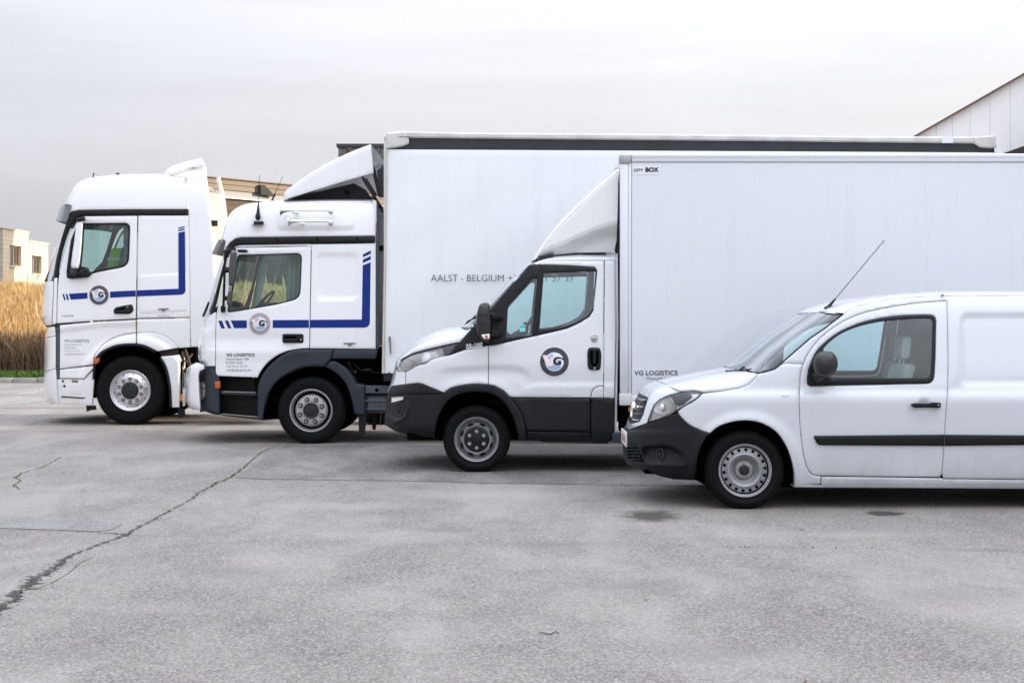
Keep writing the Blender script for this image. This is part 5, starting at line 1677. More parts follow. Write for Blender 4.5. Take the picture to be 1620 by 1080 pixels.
# ------------------------------------------------------------------ curtain side truck
def curtain_truck():
    D = 17.77
    V = Vehicle('curtain_truck', 'white curtain side truck with two chrome roof horns and blue door stripe', 'truck', None,
                D, 2.3, 500, 347,
                [(376, 351), (390, 353), (399, 355), (409, 350.5), (443, 339), (477, 330), (500, 321.5), (514, 320), (528, 314.4), (550, 312.8), (568, 313), (576, 317), (583, 318), (594, 314.4), (620, 314), (646, 315.6), (656, 318)],
                [(310, .22), (325, .12), (345, .075), (372, .05), (390, .042), (420, .032), (480, .012), (520, 0), (552, 0), (600, 0), (660, .02)], 3.4)
    m = 'paint_truck'
    def ss(a, b, x):
        t = np.clip((x - a) / (b - a), 0, 1); return t * t * (3 - 2 * t)
    def rbox(u, v, x0, y0, x1, y1, r):
        qx = np.abs(u - (x0 + x1) / 2) - (x1 - x0) / 2 + r; qy = np.abs(v - (y0 + y1) / 2) - (y1 - y0) / 2 + r
        return np.minimum(np.maximum(qx, qy), 0) + np.sqrt(np.maximum(qx, 0)**2 + np.maximum(qy, 0)**2) - r
    def extra(u, v):
        e = 0.016 * (1 - ss(-2.5, 1, rbox(u, v, 501, 402, 566, 473, 8)))
        e = e - 0.010 * ss(550, 554, v) * (1 - ss(556, 575, v)) * (1 - ss(485, 492, u))
        e = e - 0.018 * (1 - ss(-2.5, 1, rbox(u, v, 440, 327, 560, 361, 5))) * (v < 372)
        e = e + 0.010 * ss(521, 536, v) * (1 - ss(536, 550, v)) * (1 - ss(470, 489, u))
        return e
    V.extra = extra
    # --- cab skin
    Lf = [(368, 392), (363, 402), (359, 412), (352, 450), (345, 482), (342, 500), (341, 540), (341, 594.5)]
    archd = spline([(407.8, 597), (411, 590), (423, 574), (441, 561), (459, 554), (475, 551.6), (489, 551)], 3)
    door_top = rounded([(368, 391.6), (492.3, 389.6), (489.6, 551)], [1, 8, 0])
    win = rounded([(376.5, 403.5), (477.5, 400.4), (474.6, 472), (437, 481.6), (372, 492.6), (359.6, 494.2)], [3, 9, 12, 6, 3, 5])
    door = Lf[::-1] + door_top[3:-1] + [(489.6, 551)] + archd[::-1]
    door = Lf[::-1] + [q for q in door_top if q[0] > 372] + archd[::-1]
    dr = V.panel('door', door, m, holes=[win], step=4, mirror='copy')
    gl = inset(win, 1.6)
    V.panel('window_frame', win, 'rubber_trim', dr, holes=[gl], gap=0, step=6, d=-.003, flange=.04, edge=.003)
    V.panel('window_glass', inset(win, 1.0), 'glass_truck', dr, gap=0, step=8, d=.010, flange=0, edge=0)
    V.panel('far_window_glass', inset(win, .5), 'glass_truck', None, gap=0, step=8, d=.010, flange=0, edge=0, mirror=None).data.vertices.foreach_get
    fo = [c for c in V.o.children if c.name.startswith('far_window_glass')][0]
    for q in fo.data.vertices:
        q.co.y = -q.co.y
    fo.name = 'window_glass'
    V.panel('sleeper_side', [(493, 386)] + [(594.6, 384.5), (594.6, 552), (490, 551.2), (492.6, 398)], m, step=4, mirror='copy')
    V.panel('door_header', [(372, 388.6), (382, 387.4), (493, 385.6), (492.6, 397), (489, 391), (484, 389.4), (433, 390), (368, 391.8)], m, step=5, gap=.25)
    roofN = spline([(352, 376), (357.5, 358), (366, 343), (378, 333), (393, 328), (416, 325), (451, 322), (522, 320.4), (592, 321)], 3)
    roofS = spline([(350, 376), (355.6, 355.6), (364.4, 337.8), (375.6, 327.8), (391, 322), (415.6, 319), (451, 315.6), (522, 313.8), (592, 314.4)], 3)
    V.panel('roof_side', roofN + [(593.5, 373), (500, 374), (382, 375.4), (373, 377), (364.5, 383), (358, 391), (356.5, 396), (353.8, 390), (352, 384)], m, step=4, mirror='copy', gap=.2)
    V.wrap('roof', roofN, roofS, m, n=2.6, nt=50)
    V.slab('cab_rear_wall', [(590, 316), (595.5, 318), (596, 552), (590, 552)], .10, 2.2, m)
    V.panel('rear_edge_strip', [(594.8, 318), (598.5, 320), (599.5, 384), (599.3, 552), (595, 552), (595, 384)], 'tank_grey', step=8, gap=.1, d=.03, flange=.06)
    bandp = [(593, 373.4), (593.6, 383.2), (500, 384.6), (382, 386.8), (375, 388), (369, 391.4), (364.5, 397), (360, 405), (352, 438), (343, 478), (338.6, 492), (331, 492), (337, 477), (346, 444), (353, 418), (357.6, 399), (359.5, 391), (364, 383.4), (372, 377.5), (382, 375), (500, 373.8)]
    V.panel('drip_band', bandp, 'plastic_black', step=4, gap=.1, d=-.022, flange=.03, edge=.006, rnd_px=1.3, mirror='copy')
    for u in (438, 502, 565):
        V.mb(MB().lathe([(0.001, -.004), (.014, -.003), (.016, .01)], P(u, 379 - (u - 438) * .008, D + float(V.off(u, 379)) - .022), 12), 'band_screw', 'hole_dark')
    V.wrap('windscreen', [(357, 405), (352, 420), (345.5, 445), (336.5, 477.5), (330.5, 493), (329, 501)], [(350.8, 407), (346, 421.5), (339, 443), (330, 476.6), (325, 491), (321.5, 501)], 'glass_screen', n=3.0, nd=.012, nt=24)
    V.panel('windscreen_header', [(351, 376), (352, 384), (354, 390), (356.5, 396), (357, 405), (353, 405), (354.5, 399), (352.8, 390), (350.2, 380)], m, step=1.8, gap=0, mirror='join')
    # wiper root below the screen
    V.mb(MB().tube([P(321, 500, D + .5), P(326, 488, D + .35), P(330, 478, D + .3)], .012, 6), 'wiper', 'rubber_trim')
    V.panel('corner_panel', [(322, 501.4), (329, 501.4), (338.8, 494), (342.4, 494), (341.2, 520), (340.6, 579), (323, 579), (318.6, 576.6), (313.2, 567), (312.8, 550), (314.4, 528), (320, 514)], m, step=2.4, gap=.3, mirror='join')
    # sun visor
    sv = V.wrap('sun_visor', [(353.6, 379), (357, 381), (354, 395), (351.6, 404.6)], [(346, 379), (343, 384), (338, 394), (335, 401.5)], 'plastic_visor', n=3.2, nd=-.01, nt=14)
    V.wrap('sun_visor_lip', [(351.6, 404.6), (353.5, 398)], [(335, 401.7), (347, 398)], 'plastic_mirror', n=3.2, nd=-.01, nt=6)
    # --- bumper: white nose, slate corners with lamps
    sil0 = V.sil; uN0, n0 = V.uN, V.n
    V.sil = pchip([572, 576, 582, 592, 610, 634, 642, 648, 652], [310, 303, 297, 294.4, 293.6, 294, 297, 305, 312]); V.uN = 327; V.n = 3.4
    wb = V.panel('bumper', [(311, 573.4), (321.5, 577), (322.5, 583.5), (315.4, 587), (313.6, 594), (314.6, 620), (316.5, 645.6), (315.8, 648.6), (305, 648), (297, 642), (294, 634), (293.6, 610), (294.4, 592), (297, 582), (303, 576)], m, step=2.0, gap=0, mirror='join', flange=.06, d=-.0)
    V.sil, V.uN, V.n = sil0, uN0, n0
    V.slab('arch_backing', [(402, 592), (428, 562), (470, 546), (496, 546), (496, 562), (445, 590), (418, 630), (404, 630)], .06, .09, 'underbody', mirror='copy')
    V.panel('bumper_corner', [(323, 582.5), (338, 583), (347, 596.5), (347, 655.8), (337, 654.2), (316.4, 646), (314.2, 620), (314.6, 594), (316.5, 588), (321.6, 586.5)], 'plastic_slate', step=2.4, gap=.2, mirror='copy', flange=.08, edge=.006, d=-.004)
    V.panel('bumper_lower_lip', [(316.4, 645), (347, 652), (347, 656.4), (337, 655), (316.6, 648)], 'plastic_charcoal', step=2.4, gap=0, d=-.02, mirror='join', flange=.05)
    hl = V.panel('headlight', rounded([(316.2, 604), (322, 604), (324.4, 610), (324, 625), (320.5, 632), (316.4, 633)], 2), 'lamp_white', step=2, gap=0, d=-.012, flange=.03, edge=.004, mirror='copy')
    V.panel('lamp_divider', [(315.6, 613.2), (324.5, 613.2), (324.5, 614.6), (315.6, 614.6)], 'plastic_slate', hl, step=2, gap=0, d=-.016, flange=.01, edge=0)
    V.panel('side_indicator', rounded([(339.6, 603.4), (347.6, 603), (348.2, 613.6), (344, 615), (340, 613)], 1.5), 'amber_red', step=2, gap=0, d=-.03, flange=.05, edge=.006)
    # --- steps
    so = V.slab('step_well', [(345, 597.5), (409, 598), (413, 640), (411, 661), (352, 656), (346, 655)], .30, .34, 'plastic_black')
    V.band('step_well_side', [(346.6, 596), (346.6, 656)], .0, .33, 'plastic_black')
    V.slab('step_tread', rounded([(349, 618.6), (406.6, 620), (406.6, 626), (350, 624)], 1.2), .015, .33, 'plastic_slate', bev=.012)
    V.slab('step_tread', rounded([(347, 653.4), (410, 658.6), (411.5, 663.6), (402, 663), (352, 657)], 1.2), .01, .33, 'plastic_slate', bev=.012)
    V.mb(MB().tube([P(352, 619.2, D + .012), P(404, 620.6, D + .012)], .005, 5).tube([P(352, 654.6, D + .008), P(408, 659.4, D + .008)], .005, 5), 'step_wear', 'wheel_dust_shade')
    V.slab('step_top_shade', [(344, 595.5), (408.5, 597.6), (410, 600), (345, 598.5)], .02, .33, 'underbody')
    # --- front wheel arch in slate plastic
    ao = spline([(407.8, 664), (407.6, 640), (408.4, 612), (414.4, 594.4), (427.8, 576.7), (445.6, 562), (463, 553.6)], 4)
    ai = spline([(414.6, 664.5), (420, 634.4), (427.8, 616.7), (441, 601), (459, 590), (481, 581.4), (499, 580), (512, 580)], 4)
    V.panel('wheel_arch', ao + [(480, 552.3), (526.7, 552.4), (523.5, 567.5)] + ai[::-1], 'plastic_slate', step=4, gap=.2, d=-.030, flange=.07, edge=.008, rnd_px=1.4, mirror='copy')
    # bright upper ridge line of the arch
    V.panel('arch_trim', spline([(419, 640), (426, 617), (440, 598), (458, 585.6), (480, 576.4), (505, 573.4)], 4) + spline([(512, 580), (499, 580), (481, 581.4), (459, 590), (441, 601), (427.8, 616.7), (421, 640)], 4), 'plastic_charcoal', step=4, gap=0, d=-.034, flange=.02, edge=.006, mirror='copy')
    V.panel('rear_cladding', [(527.4, 552.8), (597, 553), (595.6, 562), (593, 567.4), (524.4, 567.2)], 'plastic_slate', step=5, gap=.2, d=-.01, flange=.08, mirror='copy')
    mg = spline([(513, 579.5), (525.6, 570.5), (545.6, 581), (556.7, 594.4), (563, 606.7)], 4) + [(576.7, 609), (576.7, 655.6), (560, 654.4)] + spline([(560, 654.4), (555.6, 630), (547.8, 607.8), (534.4, 592), (521, 583)], 4)[1:]
    V.panel('mudguard', mg, 'plastic_slate', step=4, gap=.1, d=.0, flange=.35, edge=.006, mirror='copy')
    V.slab('side_rail', rounded([(577.5, 609.6), (700, 609.6), (700, 622.6), (577.5, 622.6)], 1), .05, .12, 'tank_grey', bev=.01, mirror='copy')
    V.mb(MB().lathe([(0.001, -.004), (.024, -.004), (.026, .01)], P(596, 617, D + .05), 14), 'rail_bolt', 'hole_dark')
    V.slab('fuel_tank', rounded([(577.5, 624.4), (700, 624.4), (700, 653), (577.5, 653)], 3), .08, .6, 'tank_grey', bev=.04)
    V.mb(MB().tube([P(577, 634, D + .076), P(650, 634, D + .076)], .012, 6).tube([P(577, 647, D + .076), P(650, 647, D + .076)], .008, 6), 'tank_strap', 'tank_grey')
    V.slab('mud_flap', [(566.7, 656), (580, 656), (577.4, 689), (568, 688)], .10, .14, 'rubber_trim', mirror='copy')
    V.slab('mud_flap', [(590, 653), (598, 653), (594, 680), (588.6, 679)], .5, .54, 'rubber_trim')
    # --- stripe, emblem, handle, lettering
    def dec(nm, poly, mat='decal_blue', d=-.003):
        return V.panel(nm, poly, mat, gap=0, step=5, d=d, flange=0, edge=0)
    dec('stripe_dash', [(345.2, 507.2), (351.2, 507.2), (356, 519.3), (350, 519.3)])
    dec('stripe_dash', [(355.6, 507), (360.8, 507), (366, 519.2), (361, 519.2)])
    dec('stripe', [(365, 506.8), (390.5, 506.5), (390.5, 518.8), (370.6, 519)])
    dec('stripe', [(431.4, 506.2), (488.8, 505.8), (488.8, 518.4), (431.4, 518.6)])
    dec('stripe', [(490.6, 505.8), (572.4, 505.2), (573.8, 419.6), (586.4, 414.8), (585.2, 509.5)] + [(585.2 - 8.5 + 8.5 * math.cos(R(a)), 509.5 + 8.5 * math.sin(R(a))) for a in (20, 40, 60, 80, 90)] + [(490.6, 518.3)])
    dec('stripe_dash', [(574.2, 402.4), (586.8, 396), (586.8, 401.2), (574.2, 407)])
    dec('stripe_dash', [(574, 410.6), (586.6, 404.8), (586.6, 410.4), (574, 416)])
    emblem(V, 411, 512, 17.2, 'decal_ring_pale')
    hd = V.panel('door_handle', rrect(446.8, 528, 480, 542.4, 3), 'plastic_black', dr, step=3, gap=0, d=-.014, flange=.02, edge=.006, rnd_px=1.2)
    V.slab('handle_recess', rrect(450, 529.5, 468.5, 537, 1), -.006, .02, 'hole_dark', dr)
    V.slab('handle_grip', rrect(450, 535.6, 470, 541, 1.5), -.038, -.012, 'plastic_black', dr, bev=.006)
    V.mb(MB().lathe([(0.001, -.02), (.008, -.02), (.009, -.01)], P(476.5, 537, D), 12), 'lock', 'chrome', dr)
    V.slab('locker_latch', rounded([(543.5, 542), (562.5, 542), (562.5, 543.8), (556, 544), (556, 547), (550.5, 547), (550.5, 544), (543.5, 543.8)], .4), -.012, .005, 'clip_grey')
    V.text('company_lettering', 'VG LOGISTICS', 358, 563.6, 5.0, 'decal_text', 44.6, bold=.02)
    for i, t in enumerate(('Moorselbaan 448', 'B 9300 Aalst', '+32 53 21 57 37', 'info@vglogistics.be')):
        V.text('address_lettering', t, 358, 569.4 + i * 5.75, 3.5, 'decal_text_grey', (35.5, 26, 33.5, 39.5)[i])
    # --- mirrors
    mo = V.slab('mirror', rounded([(364.8, 396.5), (374.6, 397.4), (375, 420), (373.6, 440), (369.4, 452.6), (361.6, 452.2), (361.8, 425)], 3), -.30, -.12, 'plastic_visor', bev=.03, angle=60)
    V.slab('mirror', rounded([(361, 460), (368, 459.6), (367.6, 472), (365.6, 483), (358.4, 482.4), (359.6, 470)], 2), -.29, -.14, 'plastic_visor', bev=.025, angle=60)
    V.mb(MB().tube([P(372, 394.5, D + .03), P(362, 393.5, D - .12), P(356.4, 396, D - .2), P(355.4, 420, D - .22), P(354, 470, D - .22), P(353.4, 484, D - .14), P(352, 490, D + .02)], .016, 7)
         .box(P(375, 394.5, D - .14), P(392.5, 399.6, D - .0), .012).tube([P(355, 427, D - .22), P(365, 427, D - .2)], .035, 8).tube([P(354.3, 471.5, D - .22), P(361, 472, D - .2)], .03, 8)
         .box(P(348.5, 483, D - .1), P(357.5, 494.5, D + .01), .02), 'mirror_arm', 'plastic_black', mo)
    V.slab('mirror_joint', rounded([(362, 453.4), (366, 453.4), (365, 459.4), (361.5, 459.4)], .5), -.24, -.18, 'clip_grey', mo)
    # --- horns, aerial, roof lamp
    for (ub, vb, ue, ve) in ((444.2, 333.2, 523, 334.4), (456.6, 350.2, 523, 352.2)):
        a, b = P(ub, vb, D - .06), P(ue, ve, D - .06)
        d = (b - a)
        hm = MB().lathe([(.070, 0.0), (.066, .006), (.045, .02), (.028, .045), (.018, .09), (.014, .18), (.011, d.length)], a, 28, axis='x')
        h = V.mb(hm, 'air_horn', 'chrome')
        V.mb(MB().sphere(b, .036, 1, 1, 1.2).sphere(b + Vector((0, .05, -.01)), .03), 'horn_driver', 'chrome', h)
        k = a + d * .30
        V.mb(MB().tube([k, k + Vector((0, .05, -.03)), k + Vector((0, .12, -.03))], .014, 7).box(k + Vector((-.05, -.016, -.04)), k + Vector((.05, .016, -.012)), .006), 'horn_bracket', 'chrome', h)
        V.mb(MB().lathe([(.060, .006), (.03, .03), (.001, .04)], a, 24, axis='x'), 'horn_mouth', 'hub_dark', h)
    a, b = P(408, 343, D + .03), P(410.4, 277.5, D + .03)
    V.mb(MB().tube([a, a + (b - a) * .1, a + (b - a) * .36, a + (b - a) * .37, b], [.03, .022, .006, .004, .003], 7).sphere(a, .034, 1, .8, 1.3), 'aerial', 'seal_black')
    a, b = P(430, 318, D + 1.9), P(447.8, 277.8, D + 1.9)
    V.mb(MB().tube([a, a + (b - a) * .3, a + (b - a) * .31, b], [.014, .010, .004, .003], 7), 'aerial', 'seal_black')
    V.slab('roof_lamp', rounded([(399, 350), (417, 350), (417, 355.4), (398.6, 355.4)], 1.2), -.03, .09, 'seal_black', bev=.008)
    V.slab('roof_lamp_lens', rounded([(398.6, 350.4), (401.4, 350.4), (401, 355), (398.4, 355)], .5), -.033, .02, 'lamp_white')
    # --- roof deflector on struts
    off0 = V.off
    V.off = lambda u, v: 0.12 + 0.0 * np.asarray(u, float)
    side = spline([(448.4, 312), (451, 304.5), (460, 298), (500, 271.5), (535.6, 252.6), (566.7, 239.5), (587, 231.6)], 3) + [(590.8, 273.4), (544, 287), (500, 300.4), (451, 315.4)]
    de = V.panel('roof_deflector', side, 'paint_truck', step=5, gap=0, flange=.03, edge=.004, mirror='copy')
    V.wrap('deflector_top', spline([(448.4, 312), (451, 304.5), (460, 298), (500, 271.5), (535.6, 252.6), (566.7, 239.5), (587, 231.6)], 3), spline([(448.2, 311), (451, 303), (460, 295.4), (500, 267.8), (535.6, 249), (566.7, 235.6), (586.7, 228.2)], 3), 'paint_truck', n=3.5)
    V.off = off0
    V.wrap('deflector_underside', [(452, 314.6), (500, 299), (544, 285.6), (590, 272)], [(456, 312), (500, 296), (544, 280), (588, 262)], 'underbody', de, n=4, nd=.1) if False else None
    V.slab('roof_module', [(455, 315), (500, 304), (560, 290), (578, 300), (590, 316)], .45, 1.9, 'chassis_steel')
    V.mb(MB().tube([P(573, 280, D + .16), P(590, 308, D + .16), P(604, 330, D + .2)], .018, 7).tube([P(577, 284, D + .3), P(594, 311, D + .3)], .03, 8).tube([P(594, 318, D + .2), P(606, 336, D + .3)], .012, 6).box(P(586, 310, D + .1), P(596, 316, D + .25), .01), 'deflector_strut', 'chassis_steel')
    V.slab('side_wing', [(591, 262), (594, 268), (603, 305), (606, 312), (598, 312), (590.5, 280)], .2, .24, 'chassis_steel', mirror=None)
    V.slab('side_wing', [(596, 270), (608, 261), (608, 312), (602, 313)], 1.2, 1.25, 'tank_grey', mirror=None)
    V.mb(MB().box(P(545, 299, D + .14), P(552, 308, D + .5)), 'roof_bracket', 'underbody')
    # --- curtain body
    o = -.10; fy = D + o; by = fy + 2.5
    off0 = V.off; C0 = V.C
    rs = np.random.RandomState(4)
    ph = rs.uniform(0, 6, 8)
    def coff(u, v):
        u = np.asarray(u, float); v = np.asarray(v, float)
        w = .006 * np.sin(u * .085 + ph[0] + .4 * np.sin(v * .02)) + .004 * np.sin(u * .21 + ph[1] + v * .01) + .003 * np.sin(v * .05 + u * .03 + ph[2])
        return o + .02 + w * (0.3 + 0.7 * np.clip((v - 240) / 80, 0, 1)) + .012 * np.exp(-((v - 585) / 10)**2) * np.sin(u * .3)
    cpoly = [(613, 236), (1577, 240.5), (1577, 591), (604.6, 591)]
    cpoly = [(613.2, 236.5), (900, 238), (1200, 239.5), (1577, 241.5), (1577, 591), (1000, 591), (608.2, 590), (609.6, 500), (611.5, 350)]
    V.panel('side_curtain', cpoly, 'curtain_pvc', step=8, gap=0, off=coff, flange=.02, edge=.003)
    xF, xB = P(606.5, 0, fy).x, P(1578, 0, fy).x
    zT, zB = P(0, 212, fy).z, P(0, 590, fy).z
    V.mb(MB().box((xF, by - .03, zB), (xB, by, zT - .25)), 'side_curtain', 'curtain_pvc')
    V.mb(MB().box((xF - .0, fy + .06, zB), (xF + .04, by - .05, zT - .04)), 'front_wall', 'paint_box')
    V.mb(MB().box((xB - .04, fy + .06, zB), (xB, by - .05, zT - .04)), 'rear_wall', 'paint_box')
    # front corner post seen edge on, slightly tilted outward at the foot
    a0 = [P(609.6, 236, fy), P(613.2, 236, fy), P(608.2, 590, fy), P(604.2, 590.6, fy)]
    V.slab('corner_post', [(609.4, 236), (613, 236), (610.6, 400), (608, 590.6), (604, 590.6), (607.4, 400)], o, o + .12, 'post_cream', bev=.006)
    V.slab('top_rail', [(646.5, 218), (900, 220.5), (1200, 223.2), (1541, 227), (1577, 230), (1577, 241.2), (1200, 239.4), (900, 237.8), (612, 235.4), (640, 228)], o + .03, o + .10, 'rail_black', bev=.008)
    V.slab('roof_edge_sheet', spline([(612, 211), (640, 207.8), (680, 208.6), (760, 210.2), (900, 211), (1100, 212.6), (1320, 215.2), (1450, 216), (1538, 216.2), (1575.6, 213.8)], 3) + [(1576, 230), (1541, 227.4), (1200, 223.6), (900, 221), (640, 218.4), (612, 219)], o - .004, o + .12, 'roof_tarp', bev=.02)
    V.slab('corner_cap', [(611.6, 209.8), (640.4, 207.2), (647, 218), (646.6, 227.8), (638, 231.6), (625, 234), (610, 236)], o - .014, o + .20, 'roof_tarp', bev=.02)
    V.slab('corner_cap', [(1538, 216.4), (1575.8, 213.8), (1577, 234), (1566, 235), (1550, 233.6), (1540, 227)], o - .014, o + .20, 'roof_tarp', bev=.02)
    V.slab('rear_post', [(1573, 234), (1577, 234), (1579.4, 242), (1580, 590), (1574, 590)], o - .004, o + .1, 'paint_box')
    V.mb(MB().box((xF, fy + .05, zT - .06), (xB, by - .02, zT - .03)), 'roof_sheet', 'roof_tarp')
    V.slab('cap_seam', rounded([(631, 215.6), (651, 216), (651, 217), (631, 216.6)], .3), o - .018, o + .05, 'clip_grey')
    V.slab('rail_plate', rrect(1490, 216.6, 1508, 226.4, .8), o - .012, o + .05, 'decal_white')
    V.slab('curtain_strap', rounded([(614.6, 532), (618, 532.4), (618.6, 545), (619, 559), (617.2, 561), (616, 545)], .8), o - .02, o + .01, 'clip_grey', bev=.004)
    V.text('curtain_lettering', 'AALST - BELGIUM', 681.8, 445.2, 11.4, 'decal_text', 115, d=0, o=o - .008, bold=-.012)
    V.text('curtain_lettering', '+32 53 21 57 37', 804, 445.2, 11.4, 'decal_text', 104, d=0, o=o - .008, bold=-.012)
    V.mb(MB().box((xF, fy + .03, zB - .10), (xB, by - .03, zB + .02)), 'deck', 'chassis_steel')
    # --- chassis, wheels
    V.mb(MB().box((P(420, 0, D).x, D + .75, .62), (xB - .3, D + .83, .92)).box((P(420, 0, D).x, D + 1.5, .62), (xB - .3, D + 1.58, .92)).box((P(350, 0, D).x, D + .35, .42), (P(600, 0, D).x, D + 1.95, .6)).box((P(430, 0, D).x, D + .4, .6), (P(596, 0, D).x, D + 1.9, 1.16))
         .box((P(596, 0, D).x, D + .5, .75), (P(640, 0, D).x, D + 1.8, 1.0)), 'chassis', 'underbody')
    V.mb(MB().tube([P(545, 572, D + .3), P(556, 582, D + .28), P(560, 596, D + .3)], .014, 6).tube([P(552, 568, D + .35), P(570, 585, D + .3), P(600, 590, D + .4)], .012, 6).box(P(575, 583, D + .2), P(588, 585, D + .3)).sphere(P(552, 574, D + .25), .03).sphere(P(562, 588, D + .25), .03), 'air_lines', 'chassis_dirty')
    wheel(V, 492, 651, 53, 33.6, .27, 'truck_eight', .02)
    wheel(V, 492, 651, 53, 33.6, .27, 'truck_eight', .02, far=True, detail=False)
    for oo in (0.02, 0.34):
        wheel(V, 1110, 651, 53, 33.6, .27, 'truck_eight', oo, detail=False)
        wheel(V, 1110, 651, 53, 33.6, .27, 'truck_eight', oo, far=True, detail=False)
    V.band('wheel_housing', ai + [(521, 583), (534, 592), (548, 608), (556, 630), (560, 654)], .0, .5, 'underbody', mirror='copy')
    V.slab('housing_wall', ai + [(521, 583), (534, 592), (548, 608), (556, 630), (560, 654)], .48, .5, 'underbody', mirror='copy')
    # --- inside
    V.mb(MB().box((P(345, 0, D).x, D + .1, 1.12), (P(590, 0, D).x, D + 2.2, 1.18)), 'cab_floor', 'underbody')
    V.slab('dashboard', [(332, 492), (352, 478), (372, 476), (384, 480), (392, 500), (386, 540), (340, 560)], .2, 2.1, 'interior_dark', bev=.02)
    seat(V, 462, D + .55, 1.62, 'interior_dark', 1.0, .7)
    seat(V, 462, D + 1.75, 1.62, 'interior_grey', 1.0, .7)
    steering(V, 403, 481, D + .55, .22, R(40))
    curt(V, 478, 398, 500, D + .35, D + .62, 'bed_curtain')
    curt(V, 478, 398, 500, D + 1.68, D + 1.95, 'bed_curtain')
    V.slab('cab_headlining', [(372, 396), (590, 393), (590, 388), (372, 391)], .08, 2.2, 'interior_grey')
    return V
def pvc():
    m, n, l, b = nodemat('curtain_pvc')
    g = n.new('ShaderNodeNewGeometry')
    mp = n.new('ShaderNodeMapping'); mp.inputs['Scale'].default_value = (1.2, 1, 26.0); l.new(g.outputs['Position'], mp.inputs[0])
    t = n.new('ShaderNodeTexNoise'); t.inputs['Scale'].default_value = 1.6; t.inputs['Detail'].default_value = 7; t.inputs['Roughness'].default_value = .7; l.new(mp.outputs[0], t.inputs['Vector'])
    mp2 = n.new('ShaderNodeMapping'); mp2.inputs['Scale'].default_value = (6, 1, .7); l.new(g.outputs['Position'], mp2.inputs[0])
    t2 = n.new('ShaderNodeTexNoise'); t2.inputs['Scale'].default_value = 1.1; t2.inputs['Detail'].default_value = 8; t2.inputs['Roughness'].default_value = .68; l.new(mp2.outputs[0], t2.inputs['Vector'])
    r1 = n.new('ShaderNodeMapRange'); r1.inputs['From Min'].default_value = .55; r1.inputs['From Max'].default_value = .75; r1.inputs['To Max'].default_value = .35; l.new(t.outputs['Fac'], r1.inputs['Value'])
    r2 = n.new('ShaderNodeMapRange'); r2.inputs['From Min'].default_value = .52; r2.inputs['From Max'].default_value = .74; r2.inputs['To Max'].default_value = .13; l.new(t2.outputs['Fac'], r2.inputs['Value'])
    mx = n.new('ShaderNodeMix'); mx.data_type = 'RGBA'; mx.inputs['A'].default_value = (.87, .89, .90, 1); mx.inputs['B'].default_value = (.72, .74, .76, 1); l.new(r1.outputs[0], mx.inputs['Factor'])
    m2 = n.new('ShaderNodeMix'); m2.data_type = 'RGBA'; m2.inputs['B'].default_value = (.52, .53, .54, 1); l.new(mx.outputs['Result'], m2.inputs['A']); l.new(r2.outputs[0], m2.inputs['Factor'])
    l.new(m2.outputs['Result'], b.inputs['Base Color'])
    b.inputs['Roughness'].default_value = .5; b.inputs['Specular IOR Level'].default_value = .35
    bp = n.new('ShaderNodeBump'); bp.inputs['Strength'].default_value = .12; bp.inputs['Distance'].default_value = .004; l.new(t.outputs['Fac'], bp.inputs['Height']); l.new(bp.outputs[0], b.inputs['Normal'])
pvc()
simple('post_cream', (0.60, 0.56, 0.49), .6, var=.1, vscale=4)
simple('rail_black', (0.03, 0.032, 0.038), .45, var=.15, vscale=3)
simple('roof_tarp', (0.62, 0.60, 0.57), .7, var=.14, vscale=5, bump=.3, bscale=18)
curtain_truck()
